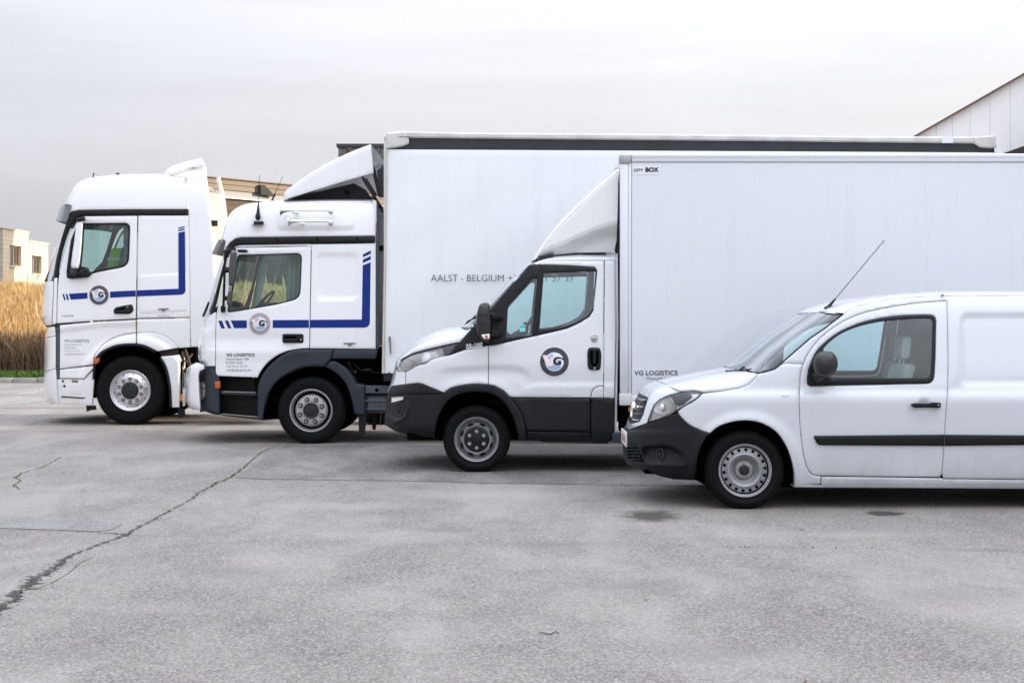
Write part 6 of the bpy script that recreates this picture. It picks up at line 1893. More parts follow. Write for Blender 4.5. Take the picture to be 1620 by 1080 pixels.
# ------------------------------------------------------------------ small white panel van (nearest)
def small_van():
    D = 11.57
    V = Vehicle('panel_van', 'small white panel van with black plastic front bumper, nearest the camera', 'van', None,
                D, 1.83, 1400, 1232,
                [(606, 1048), (611, 1034), (618, 1021), (626, 1016), (640, 1008), (657, 1001.5), (671, 997), (679, 995), (684, 991), (705, 988.5), (725, 990), (735, 993), (742, 1008), (753, 1036), (762, 1080)],
                [(455, .30), (470, .235), (500, .165), (550, .097), (595, .048), (616, .034), (626, .008), (636, 0), (668, .006), (700, .016), (738, .036), (755, .052), (766, .07), (775, .10)], 2.6)
    m = 'paint_small_van'
    arch = [(1255.6, 769), (1255.6, 746.7), (1251, 724), (1242, 702), (1227, 682), (1204, 669), (1182, 665), (1160, 666.7), (1138, 674), (1123, 685.6)]
    archs = spline(arch[::-1][:], 4)
    # flare above the wheel opening and pressed panel in the cargo side
    rp = rrect(1519, 495, 1880, 606, 12)
    rpa = np.array(rp)
    def boxdist(u, v, x0, y0, x1, y1, r):
        qx = np.abs(u - (x0 + x1) / 2) - (x1 - x0) / 2 + r; qy = np.abs(v - (y0 + y1) / 2) - (y1 - y0) / 2 + r
        return np.minimum(np.maximum(qx, qy), 0) + np.sqrt(np.maximum(qx, 0)**2 + np.maximum(qy, 0)**2) - r
    def ss(a, b, x):
        t = np.clip((x - a) / (b - a), 0, 1); return t * t * (3 - 2 * t)
    def extra(u, v):
        rr = np.sqrt((u - 1180)**2 + ((v - 745))**2)
        fl = -0.022 * (1 - ss(80, 100, rr)) * ss(620, 660, v)
        d = boxdist(u, v, 1517, 494, 1890, 612, 14)
        rec = 0.020 * (1 - ss(-9, 1, d))
        d2 = np.sqrt((u - 1461)**2 + (v - 641)**2)
        cup = 0.018 * (1 - ss(5, 11.5, d2))
        # shoulder of the door rises towards its rear edge
        bl = 0.010 * ss(1440, 1490, u) * (1 - ss(1497, 1512, u)) * (1 - ss(612, 628, v)) * ss(590, 612, v)
        rr2 = np.sqrt((u - 1776)**2 + ((v - 745))**2)
        fl2 = -0.022 * (1 - ss(80, 100, rr2)) * ss(620, 660, v)
        return fl + rec + cup - bl + fl2
    V.extra = extra
    # --- outer panels
    doorline = spline([(1495.6, 476), (1460, 478.4), (1415.6, 484.4), (1382, 491), (1360, 497), (1333, 509), (1304, 529), (1284, 551), (1273, 570), (1268, 586), (1265.6, 602), (1264.4, 638), (1265.5, 671), (1269, 704), (1274, 731), (1281, 746.7), (1289, 752)], 4)
    ib = [i for i, q in enumerate(doorline) if q[1] > 575][0]
    fender = [(1111, 622), (1143, 618), (1170, 613), (1183, 607.8), (1192, 600), (1199, 591.3), (1213, 588), (1226, 583.5), (1237, 575.5), (1247, 574.6), (1269.5, 576)] + doorline[ib:] + [(1299, 752.7), (1298, 766)] + \
        [(1256, 769)] + spline(arch, 4) + [(1107.8, 680), (1098, 676), (1087.8, 670), (1080, 662), (1074.4, 655.6), (1072, 651), (1081, 643), (1099, 633)]
    V.panel('front_wing', fender, m, step=4, mirror='copy')
    win_o = rounded(spline([(1279, 584), (1289, 560), (1302, 544.4), (1326.7, 525.6), (1360, 511), (1393, 503), (1426.7, 499), (1460, 497.8)], 4) +
                    [(1480.7, 498.5), (1479.5, 564), (1477, 606.3), (1295.6, 610), (1276, 611)], [0] * 29 + [14, 0, 12, 0, 14])
    win_g = rounded(spline([(1300.5, 566), (1303, 551), (1326.7, 530), (1360, 515.8), (1398, 507.8), (1430, 504.4), (1460, 502.7)], 4) +
                    [(1476, 502.9), (1475, 560), (1473, 598), (1306, 598), (1301, 582)], [0] * 25 + [12, 0, 10, 2, 0])
    door = doorline + [(1393, 753.8), (1486.7, 754.6), (1490, 749), (1493, 709), (1495.6, 664), (1499, 620), (1500, 573), (1498, 477)]
    dr = V.panel('door', door, m, holes=[win_o], step=4, mirror='copy')
    V.panel('window_frame', win_o, 'rubber_trim', dr, holes=[win_g], step=6, gap=0.0, d=-0.004, flange=0.035, edge=0.003)
    V.panel('window_glass', inset(win_g, -1), 'glass_side', dr, step=8, gap=0, d=0.008, flange=0, edge=0)
    # far window
    V2 = V
    def far(nm, poly, mat, d, holes=(), flange=0.0):
        o = V.panel(nm, poly, mat, None, holes=holes, step=8, gap=0, d=d, flange=flange, edge=0)
        me = o.data
        for q in me.vertices:
            q.co.y = -q.co.y
        me.flip_normals()
        return o
    far('window_frame', win_o, 'rubber_trim', -0.004, [win_g], 0.03)
    far('window_glass', inset(win_g, -1), 'glass_side', 0.008)
    rn = [(1334, 497), (1345, 489), (1360, 483), (1400, 474), (1440, 470), (1500, 467.5), (1620, 467), (1905, 468)]
    rear_arch = [(1776 + 77 * math.cos(R(a)), 748 - 81 * math.sin(R(a))) for a in range(-16, 197, 12)]
    rn_s = spline(rn, 4)
    side = [(1247, 574.6), (1237, 575.5), (1226, 583.5), (1248, 564.4), (1281, 535.6), (1304, 520)] + rn_s + [(1914, 520), (1918, 700), (1910, 768)] + [q for q in rear_arch if q[1] < 768] + [(1697, 759), (1600, 758), (1492, 756.6), (1490.5, 750)] + \
        [(1490, 749), (1493, 709), (1495.6, 664), (1499, 620), (1500, 573), (1498, 477)] + doorline[:ib] + [(1269.5, 576)]
    V.panel('side_panel', side, m, step=4.5, mirror='copy')
    V.wrap('roof', rn, [(1297, 494), (1309, 486.7), (1338, 476.7), (1371, 470), (1404, 465.6), (1433, 463.3), (1482, 460.4), (1549, 459.5), (1620, 460), (1905, 463)], m, n=2.7, ns=18, nt=60)
    V.wrap('windscreen', [(1205, 588.4), (1226, 583.2), (1248, 564), (1281, 535.2), (1304, 519.7), (1334, 496.7)],
           [(1178, 587.5), (1190, 576), (1214, 553), (1259, 519), (1296, 494.5)], 'glass_screen', n=2.3, nd=0.006)
    # screen rubber and wipers
    mb = MB()
    mb.tube([V.S(u, v, 0.004) for u, v in [(1205, 588.4), (1226, 583.2), (1248, 564), (1281, 535.2), (1304, 519.7), (1334, 496.7)]], 0.007, 6)
    for (a, b) in (((1334, 496.7), (1297, 494.2)),):
        pts = []
        for i in range(13):
            th = math.pi / 2 * i / 12
            fa, fb = math.sin(th)**(2 / 2.3), 1 - math.cos(th)**(2 / 2.3)
            oa = float(V.off(*a)); o = oa + (V.W / 2 - oa) * fb
            pts.append(P(a[0] + (b[0] - a[0]) * fa, a[1] + (b[1] - a[1]) * fa - 0.3, V.D + o))
        mb.tube(pts, 0.008, 6)
    V.mb(mb, 'windscreen_seal', 'rubber_trim')
    mb = MB().tube([P(1148, 586.5, D + .75), P(1172, 585.6, D + .60), P(1190, 586, D + .35)], 0.007, 6).tube([P(1170, 586.5, D + .8), P(1173, 583, D + .78), P(1177, 581, D + .7)], 0.011, 6).tube([P(1177, 581, D + .7), P(1181, 584.5, D + .5), P(1188, 583.5, D + 0.2)], 0.006, 6)
    V.mb(mb, 'wiper', 'rubber_trim')
    V.wrap('scuttle', [(1199, 591.2), (1205, 588.6)], [(1171, 588), (1179, 588)], 'plastic_black', n=2.3, nt=4, nd=0.01)
    V.wrap('bonnet', [(1081, 619.6), (1098, 618.2), (1112, 620.5), (1143, 617.6), (1170, 612.6), (1183, 607.5), (1192, 599.6), (1198.6, 591)],
           [(1048.5, 606.9), (1065, 602.6), (1081, 599), (1114, 591.8), (1140, 587.6), (1160, 586), (1171, 586.4)], m, n=2.15, ns=18, nt=50)
    nose = [(1016.7, 625.6), (1021, 618), (1034, 611), (1048, 607), (1060, 609.2), (1072, 612), (1080, 619), (1059, 624.4), (1043, 632), (1034.4, 640), (1029, 653), (1024.4, 666.7), (1023, 669), (995.5, 679), (995.7, 673.5), (1000, 670.8), (1012, 667), (1018, 655.6), (1022, 641), (1025.6, 629), (1020, 626)]
    V.panel('nose_panel', nose, m, step=2.2, gap=0.25, rnd_px=0.6, mirror='join', edge=0.003)
    gri = [(1016, 625.8), (1020, 626), (1025.6, 629), (1022, 641), (1018, 655.6), (1012, 667), (998, 670.6), (1001.7, 657), (1008.2, 640)]
    go = V.panel('grille', gri, 'plastic_black', step=2, gap=0.2, d=0.02, mirror='join', edge=0, flange=0.05)
    for vv, w in ((632, 0.9), (643, 0.9), (654, 0.9), (664, .8)):
        us = float(V.sil(vv))
        ue = np.interp(vv, [626, 629, 655, 667], [1020, 1025, 1017.5, 1011])
        sl = [(us, vv - w), (ue - 1, vv - w), (ue - 1.4, vv + w), (us - .3, vv + w)]
        V.panel('grille_slat', sl, 'chrome' if vv != 654 else 'plastic_visor', go, step=1.5, gap=0, d=0.008, mirror='join', edge=0, flange=0.02)
    # round badge on the grille and number plate, both facing forward
    bx = P(float(V.sil(648)) , 648, V.C).x
    bz = P(1000, 648, V.C).z
    V.mb(MB().lathe([(0.075, 0.0), (0.078, 0.02), (0.065, 0.03), (0.06, 0.02), (0.001, 0.02)], (bx - 0.005, V.C, bz), 32, axis='x', sgn=-1), 'badge', 'chrome', go)
    # --- headlight
    hl = spline([(1111, 620.5), (1103, 618.3), (1081, 619.3), (1059, 624.6), (1043, 632.2), (1034.4, 640.4)], 4) + spline([(1029, 653), (1024.6, 666.4), (1036.7, 664.6), (1059, 656.5), (1081, 643.2), (1099, 633), (1109, 625)], 4)
    ho = V.panel('headlight', hl, 'lamp_silver', step=4, gap=0.1, flange=0.05, d=0.035, mirror='copy', edge=0)
    inner = inset(hl, 2.2)
    V.panel('reflector', inner, 'reflector_chrome', ho, step=3, gap=0, d=0.030, flange=0, edge=0,
            off=lambda u, v: V.off(u, v) + 0.03 * np.sin(np.clip((np.asarray(u) - 1026) / 60, 0, 1) * 3.1)**2)
    V.panel('lamp_shade', spline([(1076, 641), (1092, 630), (1094, 625), (1086, 621.5), (1072, 622.5), (1062, 627), (1066, 634), (1070, 640)], 4, True), 'plastic_mirror', ho, step=3, gap=0, d=0.018, flange=0.03, edge=0.004)
    V.panel('lamp_bowl', circ(1051, 644, 17, 32, 15), 'reflector_chrome', ho, step=2, gap=0, flange=0.0, edge=0,
            off=lambda u, v: V.off(u, v) + 0.006 + 0.022 * np.sqrt(np.clip(1 - ((np.asarray(u) - 1051) / 17.5)**2 - ((np.asarray(v) - 644) / 15.5)**2, 0, 1)))
    V.mb(MB().sphere(P(1050, 645, D + float(V.off(1050, 645)) + .02), .035, 1, .6, 1), 'bulb_shield', 'lamp_silver', ho)
    V.panel('lens', hl, 'glass_lamp', ho, step=3, gap=0.2, d=-0.002, flange=0, edge=0.004)
    V.mb(MB().tube([V.S(u, v, 0.0) for u, v in inset(hl, 0.6)] + [V.S(*inset(hl, 0.6)[0])], 0.0045, 5, False), 'lamp_edge', 'plastic_mirror', ho)
    # --- bumper with recessed fog lamp bay
    bump = [(991, 684.6), (1005, 677.5), (1023, 669.6), (1048, 661.5), (1072, 651.8), (1074.4, 655.6), (1080, 662), (1088, 670), (1098, 676), (1108, 680), (1123, 685.6), (1116, 694), (1111, 704), (1107, 713), (1104, 724), (1102.5, 736), (1102, 747), (1098, 759.5), (1064, 758), (1044, 753), (1016, 742.5), (993, 734.4), (990.2, 725), (988.8, 705)]
    pod = spline([(1016, 708), (1030, 704.5), (1050, 703.8), (1066, 708), (1078, 716), (1081, 721), (1078, 730), (1073, 734), (1050, 733.5), (1024, 731.5), (1018, 722)], 3, True)
    pod_a = np.array(pod)
    lowg = [(997, 703.5), (1003, 702), (1009, 706.5), (1013.5, 716), (1018.5, 731), (1000, 728.5), (993.2, 726), (991.5, 708)]
    def sdist(u, v, poly):
        pts = np.stack([np.ravel(u), np.ravel(v)], 1)
        ins = inpoly(pts, poly)
        a = np.asarray(poly); b = np.roll(a, -1, 0)
        best = np.full(len(pts), 1e9)
        for p, q in zip(a, b):
            t = np.clip(((pts - p) @ (q - p)) / max(((q - p)**2).sum(), 1e-9), 0, 1)
            best = np.minimum(best, np.linalg.norm(pts - p - t[:, None] * (q - p), axis=1))
        return np.where(ins, best, -best).reshape(np.shape(u))
    def boff(u, v):
        u = np.asarray(u, float); v = np.asarray(v, float)
        d = sdist(u, v, pod)
        rec = 0.075 * ss(-1, 5, d) * (0.35 + 0.65 * (1 - ss(706, 732, v)))
        lip = -0.02 * np.exp(-((v - 737) / 3.2)**2) * (1 - ss(1075, 1090, u))
        edge2 = 0.015 * ss(-3, 3, sdist(u, v, lowg))
        fl = -0.028 * ss(1070, 1105, u)
        return V.off(u, v) + rec + lip + edge2 + fl * 0.4
    bo = V.panel('bumper', bump, 'plastic_charcoal', step=2.4, gap=0.3, flange=0.06, edge=0.005, mirror='join', off=boff)
    V.panel('lower_grille', inset(lowg, 0.6), 'hole_dark', bo, step=3, gap=0, d=-0.004, flange=0, edge=0, off=boff, mirror='join')
    mb = MB()
    for k in range(5):
        v0 = 706 + k * 5
        row = [q for q in np.linspace(990, 1020, 24) if sdist(np.array([q]), np.array([v0]), lowg)[0] > 0.4]
        if len(row) > 1:
            mb.tube([P(u, v0, V.D + float(boff(u, v0)) - 0.010) for u in row], 0.005, 5)
    for k in range(4):
        u0 = 997 + k * 5
        colp = [q for q in np.linspace(703, 731, 20) if sdist(np.array([u0 + (q - 703) * .22]), np.array([q]), lowg)[0] > 0.4]
        if len(colp) > 1:
            mb.tube([P(u0 + (q - 703) * .22, q, V.D + float(boff(u0 + (q - 703) * .22, q)) - 0.010) for q in colp], 0.005, 5)
    V.mb(mb, 'grille_bars', 'plastic_charcoal', bo)
    fc = P(1044, 720, V.D + float(boff(1044, 720)) - 0.015)
    rim_v = []
    mb = MB()
    for k in range(21):
        a = 2 * math.pi * k / 20
        rim_v.append(fc + Vector((0.026 * math.cos(a), -0.02 * math.cos(a), 0.056 * math.sin(a))))
    mb.tube(rim_v, 0.006, 6, False)
    V.mb(mb, 'fog_lamp_rim', 'plastic_mirror', bo)
    V.mb(MB().sphere(fc + Vector((0, 0.035, 0)), 0.05, 0.5, 0.5, 1), 'fog_lamp', 'hub_dark', bo)
    # number plate on the bumper front
    px = P(988.5, 694, V.C).x - 0.012
    z1, z0 = P(990, 683, V.C - .2).z, P(990, 706, V.C - .2).z
    pl = V.mb(MB().box((px, V.C - 0.26, z0), (px + 0.012, V.C + 0.26, z1), 0.003), 'number_plate', 'plate_white')
    mb = MB()
    for k in range(7):
        y = V.C - 0.20 + k * 0.06
        mb.box((px - 0.002, y, z0 + 0.035), (px + 0.001, y + 0.010, z1 - 0.035)).box((px - 0.002, y + .010, z0 + 0.035), (px + 0.001, y + 0.03, z0 + 0.045))
    V.mb(mb, 'plate_characters', 'plate_red', pl)
    # --- wheels and wheel housings
    wheel(V, 1179, 749, 62, 42, 0.195, 'steel_small', 0.045)
    wheel(V, 1179, 749, 62, 42, 0.195, 'steel_small', 0.045, far=True, detail=False)
    wheel(V, 1770, 749, 62, 42, 0.195, 'steel_small', 0.045)
    wheel(V, 1766, 749, 62, 42, 0.195, 'steel_small', 0.045, far=True, detail=False)
    la = [(1098, 759), (1104, 724), (1111, 704), (1123, 685.6)] + archs[1:]
    V.band('wheel_housing', spline(la, 2), 0.012, 0.42, 'underbody', mirror='copy')
    V.slab('housing_wall', [(1098, 759)] + archs + [(1255, 772)], 0.40, 0.42, 'underbody', mirror='copy')
    ra = [(1776 + 76 * math.cos(R(a)), 748 - 80 * math.sin(R(a))) for a in range(-15, 196, 10)]
    V.band('wheel_housing', ra, 0.012, 0.42, 'underbody', mirror='copy')
    # --- sill, side mouldings, handle, repeater, mirror, aerial
    sill = [(1299.5, 753.4), (1393, 754.6), (1490, 756), (1492, 757.2), (1600, 758.6), (1697, 759.6), (1699, 773.5), (1500, 772), (1300, 771), (1256, 770.5), (1256, 766.7), (1298.5, 766.7)]
    V.panel('sill', sill, m, step=4, gap=0.15, mirror='copy', flange=0.15)
    V.panel('side_moulding', rounded([(1287, 689), (1494.2, 687), (1494, 705.2), (1297, 704.2), (1292, 701)], [3, 0, 0, 2, 2]), 'plastic_black', dr, step=5, gap=0.2, d=-0.020, flange=0.024, edge=0.006, rnd_px=1.4)
    V.panel('side_moulding', [(1495.6, 687.2), (1700, 688.6), (1698, 703), (1495.2, 705.2)], 'plastic_black', step=5, gap=0.2, d=-0.020, flange=0.024, edge=0.006, rnd_px=1.4)
    hd = rounded([(1439.6, 640), (1446, 637.2), (1470, 637.6), (1474, 636.2), (1484, 636.2), (1488.6, 639), (1488.6, 642.6), (1484, 645.2), (1474, 644.6), (1447, 644.8)], 2)
    V.slab('door_handle', hd, -0.042, -0.012, 'plastic_black', dr, bev=0.008)
    V.slab('door_handle_mount', rounded([(1478, 636.5), (1488, 636.5), (1488, 645), (1478, 645)], 2), -0.03, 0.02, 'plastic_black', dr)
    V.mb(MB().lathe([(0.001, -0.002), (0.006, -0.002), (0.007, 0.004)], P(1484.5, 640.7, D - 0.042), 12), 'lock', 'chrome', dr)
    V.panel('side_repeater', circ(1242, 623, 6.2, 24, 3.8), 'lamp_white', step=3, gap=0, d=-0.008, flange=0.012, edge=0.004)
    # mirror
    base = rounded([(1277, 597), (1283, 574), (1290, 562), (1301, 549), (1303, 553), (1301, 566), (1300, 584), (1312, 596), (1325, 602), (1322, 607.5), (1290, 609), (1280, 607)], 3)
    mo = V.panel('mirror', base, 'plastic_black', step=4, gap=0, d=-0.02, flange=0.03, edge=0.008, rnd_px=1.5)
    V.far_m = None
    mb = MB()
    hc = P(1306, 575.5, D - 0.10)
    nn = 20
    sh = spline([(1287, 577), (1288.5, 566), (1296, 557.5), (1308, 555.3), (1319, 558.5), (1324.6, 568), (1325, 580), (1320, 590), (1309, 596.3), (1296, 595), (1289, 588)], 3, True)
    c2 = np.array([1306.5, 576])
    rows = []
    for k, (sc, oo) in enumerate(((0.02, -0.205), (0.35, -0.20), (0.62, -0.185), (0.84, -0.155), (0.96, -0.115), (1.0, -0.07), (0.97, -0.035), (0.85, -0.012), (0.5, -0.005), (0.02, 0.0))):
        rows.append([P(*(c2 + (np.array(q) - c2) * sc), D + oo) for q in sh])
    L = len(sh); vs = [p for r in rows for p in r]
    fs = [(i * L + j, i * L + (j + 1) % L, (i + 1) * L + (j + 1) % L, (i + 1) * L + j) for i in range(len(rows) - 1) for j in range(L)]
    mb.add(vs, fs)
    V.mb(mb, 'mirror_housing', 'plastic_mirror', mo, angle=80)
    V.mb(MB().tube([P(1292, 596, D + 0.03), P(1297, 594, D - 0.03), P(1302, 590, D - 0.09)], [0.05, 0.045, 0.04], 10), 'mirror_arm', 'plastic_black', mo)
    ab = P(1309.5, 487, V.C)
    at = P(1398, 381.5, V.C)
    dd = at - ab
    V.mb(MB().tube([ab - dd * 0.01, ab + dd * 0.05, ab + dd * 0.13, ab + dd * 0.14], [0.020, 0.014, 0.009, 0.004], 8).tube([ab + dd * 0.13, at], 0.0035, 6).sphere(at, 0.006).sphere(ab, 0.026, 1.3, 1, 0.6), 'aerial', 'seal_black')
    V.slab('roof_gutter_clip', rounded([(1489, 465.2), (1493.5, 465.2), (1493, 466.8), (1489.5, 466.8)], .5), 0.21, 0.24, 'chassis_dirty')
    # --- inside
    fl = MB().box((P(1258, 0, D).x, D + 0.07, 0.20), (P(1698, 0, D).x, D + 1.76, 0.34)).box((P(1698, 0, D).x, D + 0.45, 0.24), (P(1905, 0, D).x, D + 1.4, 0.36)).box((P(1110, 0, D).x, D + 0.42, 0.22), (P(1700, 0, D).x, D + 1.41, 0.32)).box((P(1030, 0, D).x, D + .5, 0.24), (P(1262, 0, D).x, D + 1.33, 0.85))
    V.mb(fl, 'floor_pan', 'underbody')
    dsh = [(1200, 591), (1255, 588), (1285, 591), (1300, 600), (1303, 616), (1292, 645), (1262, 652), (1205, 640)]
    V.slab('dashboard', dsh, 0.10, 1.73, 'interior_grey', bev=0.02)
    V.slab('bulkhead', [(1487, 478), (1496, 476), (1496, 752), (1487, 752)], 0.22, 1.6, 'interior_grey')
    seat(V, 1416, D + 0.50, 0.54, 'interior_pale', 0.95, 0.56)
    seat(V, 1452, D + 1.33, 0.54, 'interior_grey', 0.95, 0.56)
    steering(V, 1322, 605, D + 0.48, 0.18, R(28))
    V.wrap('headlining', [(1338, 501), (1400, 479), (1440, 475), (1500, 472), (1620, 471), (1900, 472)], [(1312, 496), (1400, 470), (1440, 467.5), (1500, 465), (1620, 464), (1900, 467)], 'interior_pale', n=2.7, ns=8, nt=12, nd=0.03)
    V.slab('tailgate', [(1904, 470), (1912, 520), (1916, 700), (1908, 766), (1900, 766), (1900, 470)], 0.28, 1.55, m)
    return V
small_van()
# ------------------------------------------------------------------ box van in the middle of the row
def box_van():
    D = 14.38
    V = Vehicle('box_van', 'white box van with charcoal lower cladding, roof deflector and tall white cargo box', 'box van', None,
                D, 2.0, 900, 778,
                [(535, 668), (546, 652), (558, 639), (569, 628.5), (580, 624.6), (589, 622.5), (604, 618.5), (618, 613), (627, 612), (656, 609), (671, 608), (678, 613), (686, 632), (697, 690)],
                [(395, .30), (402, .22), (412, .165), (430, .135), (480, .080), (530, .035), (560, .014), (580, 0.002), (600, 0.0), (627, 0), (631, 0), (680, 0.004), (700, .04)], 2.8)
    m = 'paint_box_van'
    def ss(a, b, x):
        t = np.clip((x - a) / (b - a), 0, 1); return t * t * (3 - 2 * t)
    crease1 = pchip([690, 701, 740, 773, 812, 830, 845], [586, 584, 581, 579, 580, 585, 594])
    crease2 = pchip([815, 823, 838, 857, 900, 975], [617, 615.6, 610, 607.2, 607.3, 608])
    def extra(u, v):
        a = crease1(u); w = ss(680, 720, u) * (1 - ss(825, 846, u))
        e = 0.016 * w * ss(0, 4, v - a) * (1 - ss(8, 30, v - a))
        b = crease2(u); w2 = ss(812, 850, u)
        e = e - 0.014 * w2 * ss(-3, 3, v - b)
        rr = np.sqrt((u - 754)**2 + (v - 690)**2)
        return e - 0.012 * (1 - ss(82, 100, rr))
    V.extra = extra
    sur_bot = [(711.5, 561.5), (715, 559), (737, 552), (773, 546), (794, 543), (820, 537), (847.7, 531), (877, 524.4), (897, 519.5)]
    sur_rt = [(917, 510.6), (932.6, 500.7), (938.5, 491), (941, 465), (943.5, 439.5), (944.5, 428), (941, 422), (900, 419.6), (851.6, 418)]
    g_main = rounded([(860.5, 431.6), (942.3, 429.2), (938.7, 486), (930.6, 499), (911, 510.6), (883, 518.5), (853.6, 521.6)], [1, 2, 6, 6, 8, 6, 1])
    g_q = rounded([(803, 484.5), (843.5, 440.3), (850.2, 440.3), (841, 530), (800.5, 534.4)], [6, 5, 4, 2, 2])
    # --- body
    fend = [(641.5, 588)] + spline([(646.7, 586), (662, 578), (675, 574.5), (683, 568), (698.5, 564), (711.5, 561.5)], 2) + [(737, 552.4), (773, 546.4), (772.5, 608)] + spline([(772, 608), (752, 607), (732, 609), (714.4, 613), (702, 621)], 3) + [(668, 606.7), (661, 605.6), (641.5, 607.5)]
    V.panel('front_wing', fend, m, step=4, mirror='copy')
    nose = [(624.6, 580), (628, 586), (633.7, 588.7), (641.5, 588), (641.5, 607.5), (624, 609.6), (620, 607.6), (616, 609), (613, 618), (612.2, 622), (616, 608), (619, 603), (622.6, 590)]
    nose = [(624.4, 580.5), (628, 586), (633.7, 588.7), (641.5, 588), (641.5, 607.5), (624, 609.6), (618.5, 611), (613.2, 622), (613, 618), (618.5, 604), (622.5, 589)]
    V.panel('nose_panel', nose, m, step=2, gap=0.25, rnd_px=.6, mirror='join')
    hl = spline([(628.4, 583), (632, 575), (637, 569.4), (652, 561.5), (678, 553.7), (724, 543)], 3) + spline([(711.5, 561.2), (698.5, 563.7), (683, 567.7), (675, 574.2), (662, 577.7), (646.7, 585.7), (633.7, 588.4)], 3)
    ho = V.panel('headlight', hl, 'lamp_silver', step=4, gap=0.1, flange=0.05, d=0.035, mirror='copy', edge=0)
    V.panel('reflector', inset([(631, 584), (640, 570), (655, 562), (690, 552), (706, 549.5), (702, 560), (682, 565), (674, 572), (660, 576), (646, 584)], .3), 'reflector_chrome', ho, step=3, gap=0, flange=0, edge=0,
            off=lambda u, v: V.off(u, v) + 0.012 + 0.028 * np.sin(np.clip((np.asarray(u) - 628) / 38, 0, 2) * 3.1)**2)
    V.panel('lamp_bowl', circ(645, 574, 9, 24, 8), 'reflector_chrome', ho, step=2, gap=0, flange=0, edge=0,
            off=lambda u, v: V.off(u, v) + 0.008 + 0.03 * np.sqrt(np.clip(1 - ((np.asarray(u) - 645) / 9.4)**2 - ((np.asarray(v) - 574) / 8.4)**2, 0, 1)))
    V.panel('lamp_shade', [(700, 549.6), (723, 543.6), (712, 560.5), (702, 561.5)], 'plastic_mirror', ho, step=4, gap=0, d=.01, flange=.02, edge=0)
    V.panel('lens', hl, 'glass_lamp', ho, step=3, gap=0.2, d=-0.002, flange=0, edge=0.003)
    V.mb(MB().tube([V.S(u, v, -0.002) for u, v in spline([(627.6, 582), (631, 574), (636.5, 568.6), (652, 560.5), (678, 552.7), (724, 542)], 4)], 0.009, 6), 'lamp_edge', 'rubber_trim', ho)
    V.panel('window_surround', [(724, 543), (732, 536), (745, 520.5), (760, 505.5), (775, 491), (806, 455), (838, 419.2)][::1] + sur_rt[::-1] + sur_bot[::-1], 'plastic_black', holes=[g_main, g_q], step=6, gap=0.1, d=-0.003, flange=0.04, edge=0.003, mirror='copy')
    V.panel('window_glass', inset(g_main, -1), 'glass_side', gap=0, d=0.008, step=8, flange=0, edge=0, mirror='copy')
    V.panel('quarter_glass', inset(g_q, -1), 'glass_side', gap=0, d=0.008, step=8, flange=0, edge=0, mirror='copy')
    V.mb(MB().tube([V.S(857, 419, -0.004), V.S(849.5, 529.5, -0.004)], 0.009, 6), 'window_bar', 'rubber_trim')
    door = [(773, 546.6)] + sur_bot[4:] + sur_rt + [(855.6, 416.7), (862, 413.2), (869, 411.7), (956, 411.8), (955.2, 500), (954.8, 610.5), (946, 611), (940, 614), (936, 620), (934.6, 629), (808, 628), (805.6, 626.7), (797, 618), (790, 614), (782, 610), (772.6, 608)]
    dr = V.panel('door', door, m, step=4, mirror='copy')
    V.panel('fuel_flap', [(954.8, 611), (946, 611.5), (940, 614.5), (936.3, 620.4), (935, 629), (954.6, 629.3)], m, step=3, gap=.3)
    V.panel('door_pillar', [(956.6, 411.8), (973.4, 411), (974.6, 520), (972, 629.4), (954.9, 629.2), (955, 610), (955.6, 500)], m, step=4, mirror='copy')
    V.panel('pillar_strip', [(972.6, 401), (977.4, 401), (978.5, 520), (975.6, 684), (972, 684), (974.8, 520)], 'paint_box', step=6, gap=.1, d=0.03, flange=.05)
    V.wrap('roof', [(849, 418.3), (856, 416.2), (869, 411.4), (957, 411.5), (974, 411)], [(841, 415.6), (852, 409), (875.6, 403), (911, 399.6), (971, 399)], m, n=2.8)
    V.slab('cab_rear_wall', [(968, 403), (974, 403), (975, 690), (969, 690)], 0.22, 1.78, m)
    V.wrap('windscreen', [(746, 518.8), (775, 490.6), (806, 454.6), (838, 418.8), (850, 417.6)], [(727, 517), (764, 487), (800, 450), (832, 419), (842, 415.5)], 'glass_screen', n=2.3, nd=0.01)
    V.wrap('bonnet', [(745, 520.5), (732, 535.6), (722, 540.5), (700, 546.3), (678, 551.8), (652, 558.8), (636, 568.6), (628.2, 582)],
           [(744, 517.2), (729.6, 515.6), (709, 518.2), (688, 523.8), (667, 534.4), (652, 545), (638.5, 558), (628, 568), (624.4, 579)], m, n=2.2, ns=18)
    V.mb(MB().tube([P(734, 517, D + .4), P(741, 508, D + .36), P(747, 505.5, D + .3), P(752, 500, D + 0.2)], 0.011, 6).tube([P(728, 517.5, D + .9), P(742, 512, D + .5), P(748, 507, D + .3)], 0.007, 6), 'wiper', 'rubber_trim')
    # --- lower plastics
    ub = V.panel('upper_bumper', [(619, 610.8), (624, 609.8), (641, 607.6), (661, 605.8), (668, 606.9), (684, 614), (701, 622), (660, 623.2), (612.3, 624.2), (613.6, 621)], 'plastic_charcoal', step=2.5, gap=0.2, mirror='join', flange=.06, d=-0.006)
    lamp_o = [(614, 632), (620, 627), (639.5, 626), (643, 632), (643, 652), (636, 662), (623, 664), (614, 655)]
    def sdist(u, v, poly):
        pts = np.stack([np.ravel(u), np.ravel(v)], 1)
        ins = inpoly(pts, poly)
        a = np.asarray(poly); b = np.roll(a, -1, 0)
        best = np.full(len(pts), 1e9)
        for p, q in zip(a, b):
            t = np.clip(((pts - p) @ (q - p)) / max(((q - p)**2).sum(), 1e-9), 0, 1)
            best = np.minimum(best, np.linalg.norm(pts - p - t[:, None] * (q - p), axis=1))
        return np.where(ins, best, -best).reshape(np.shape(u))
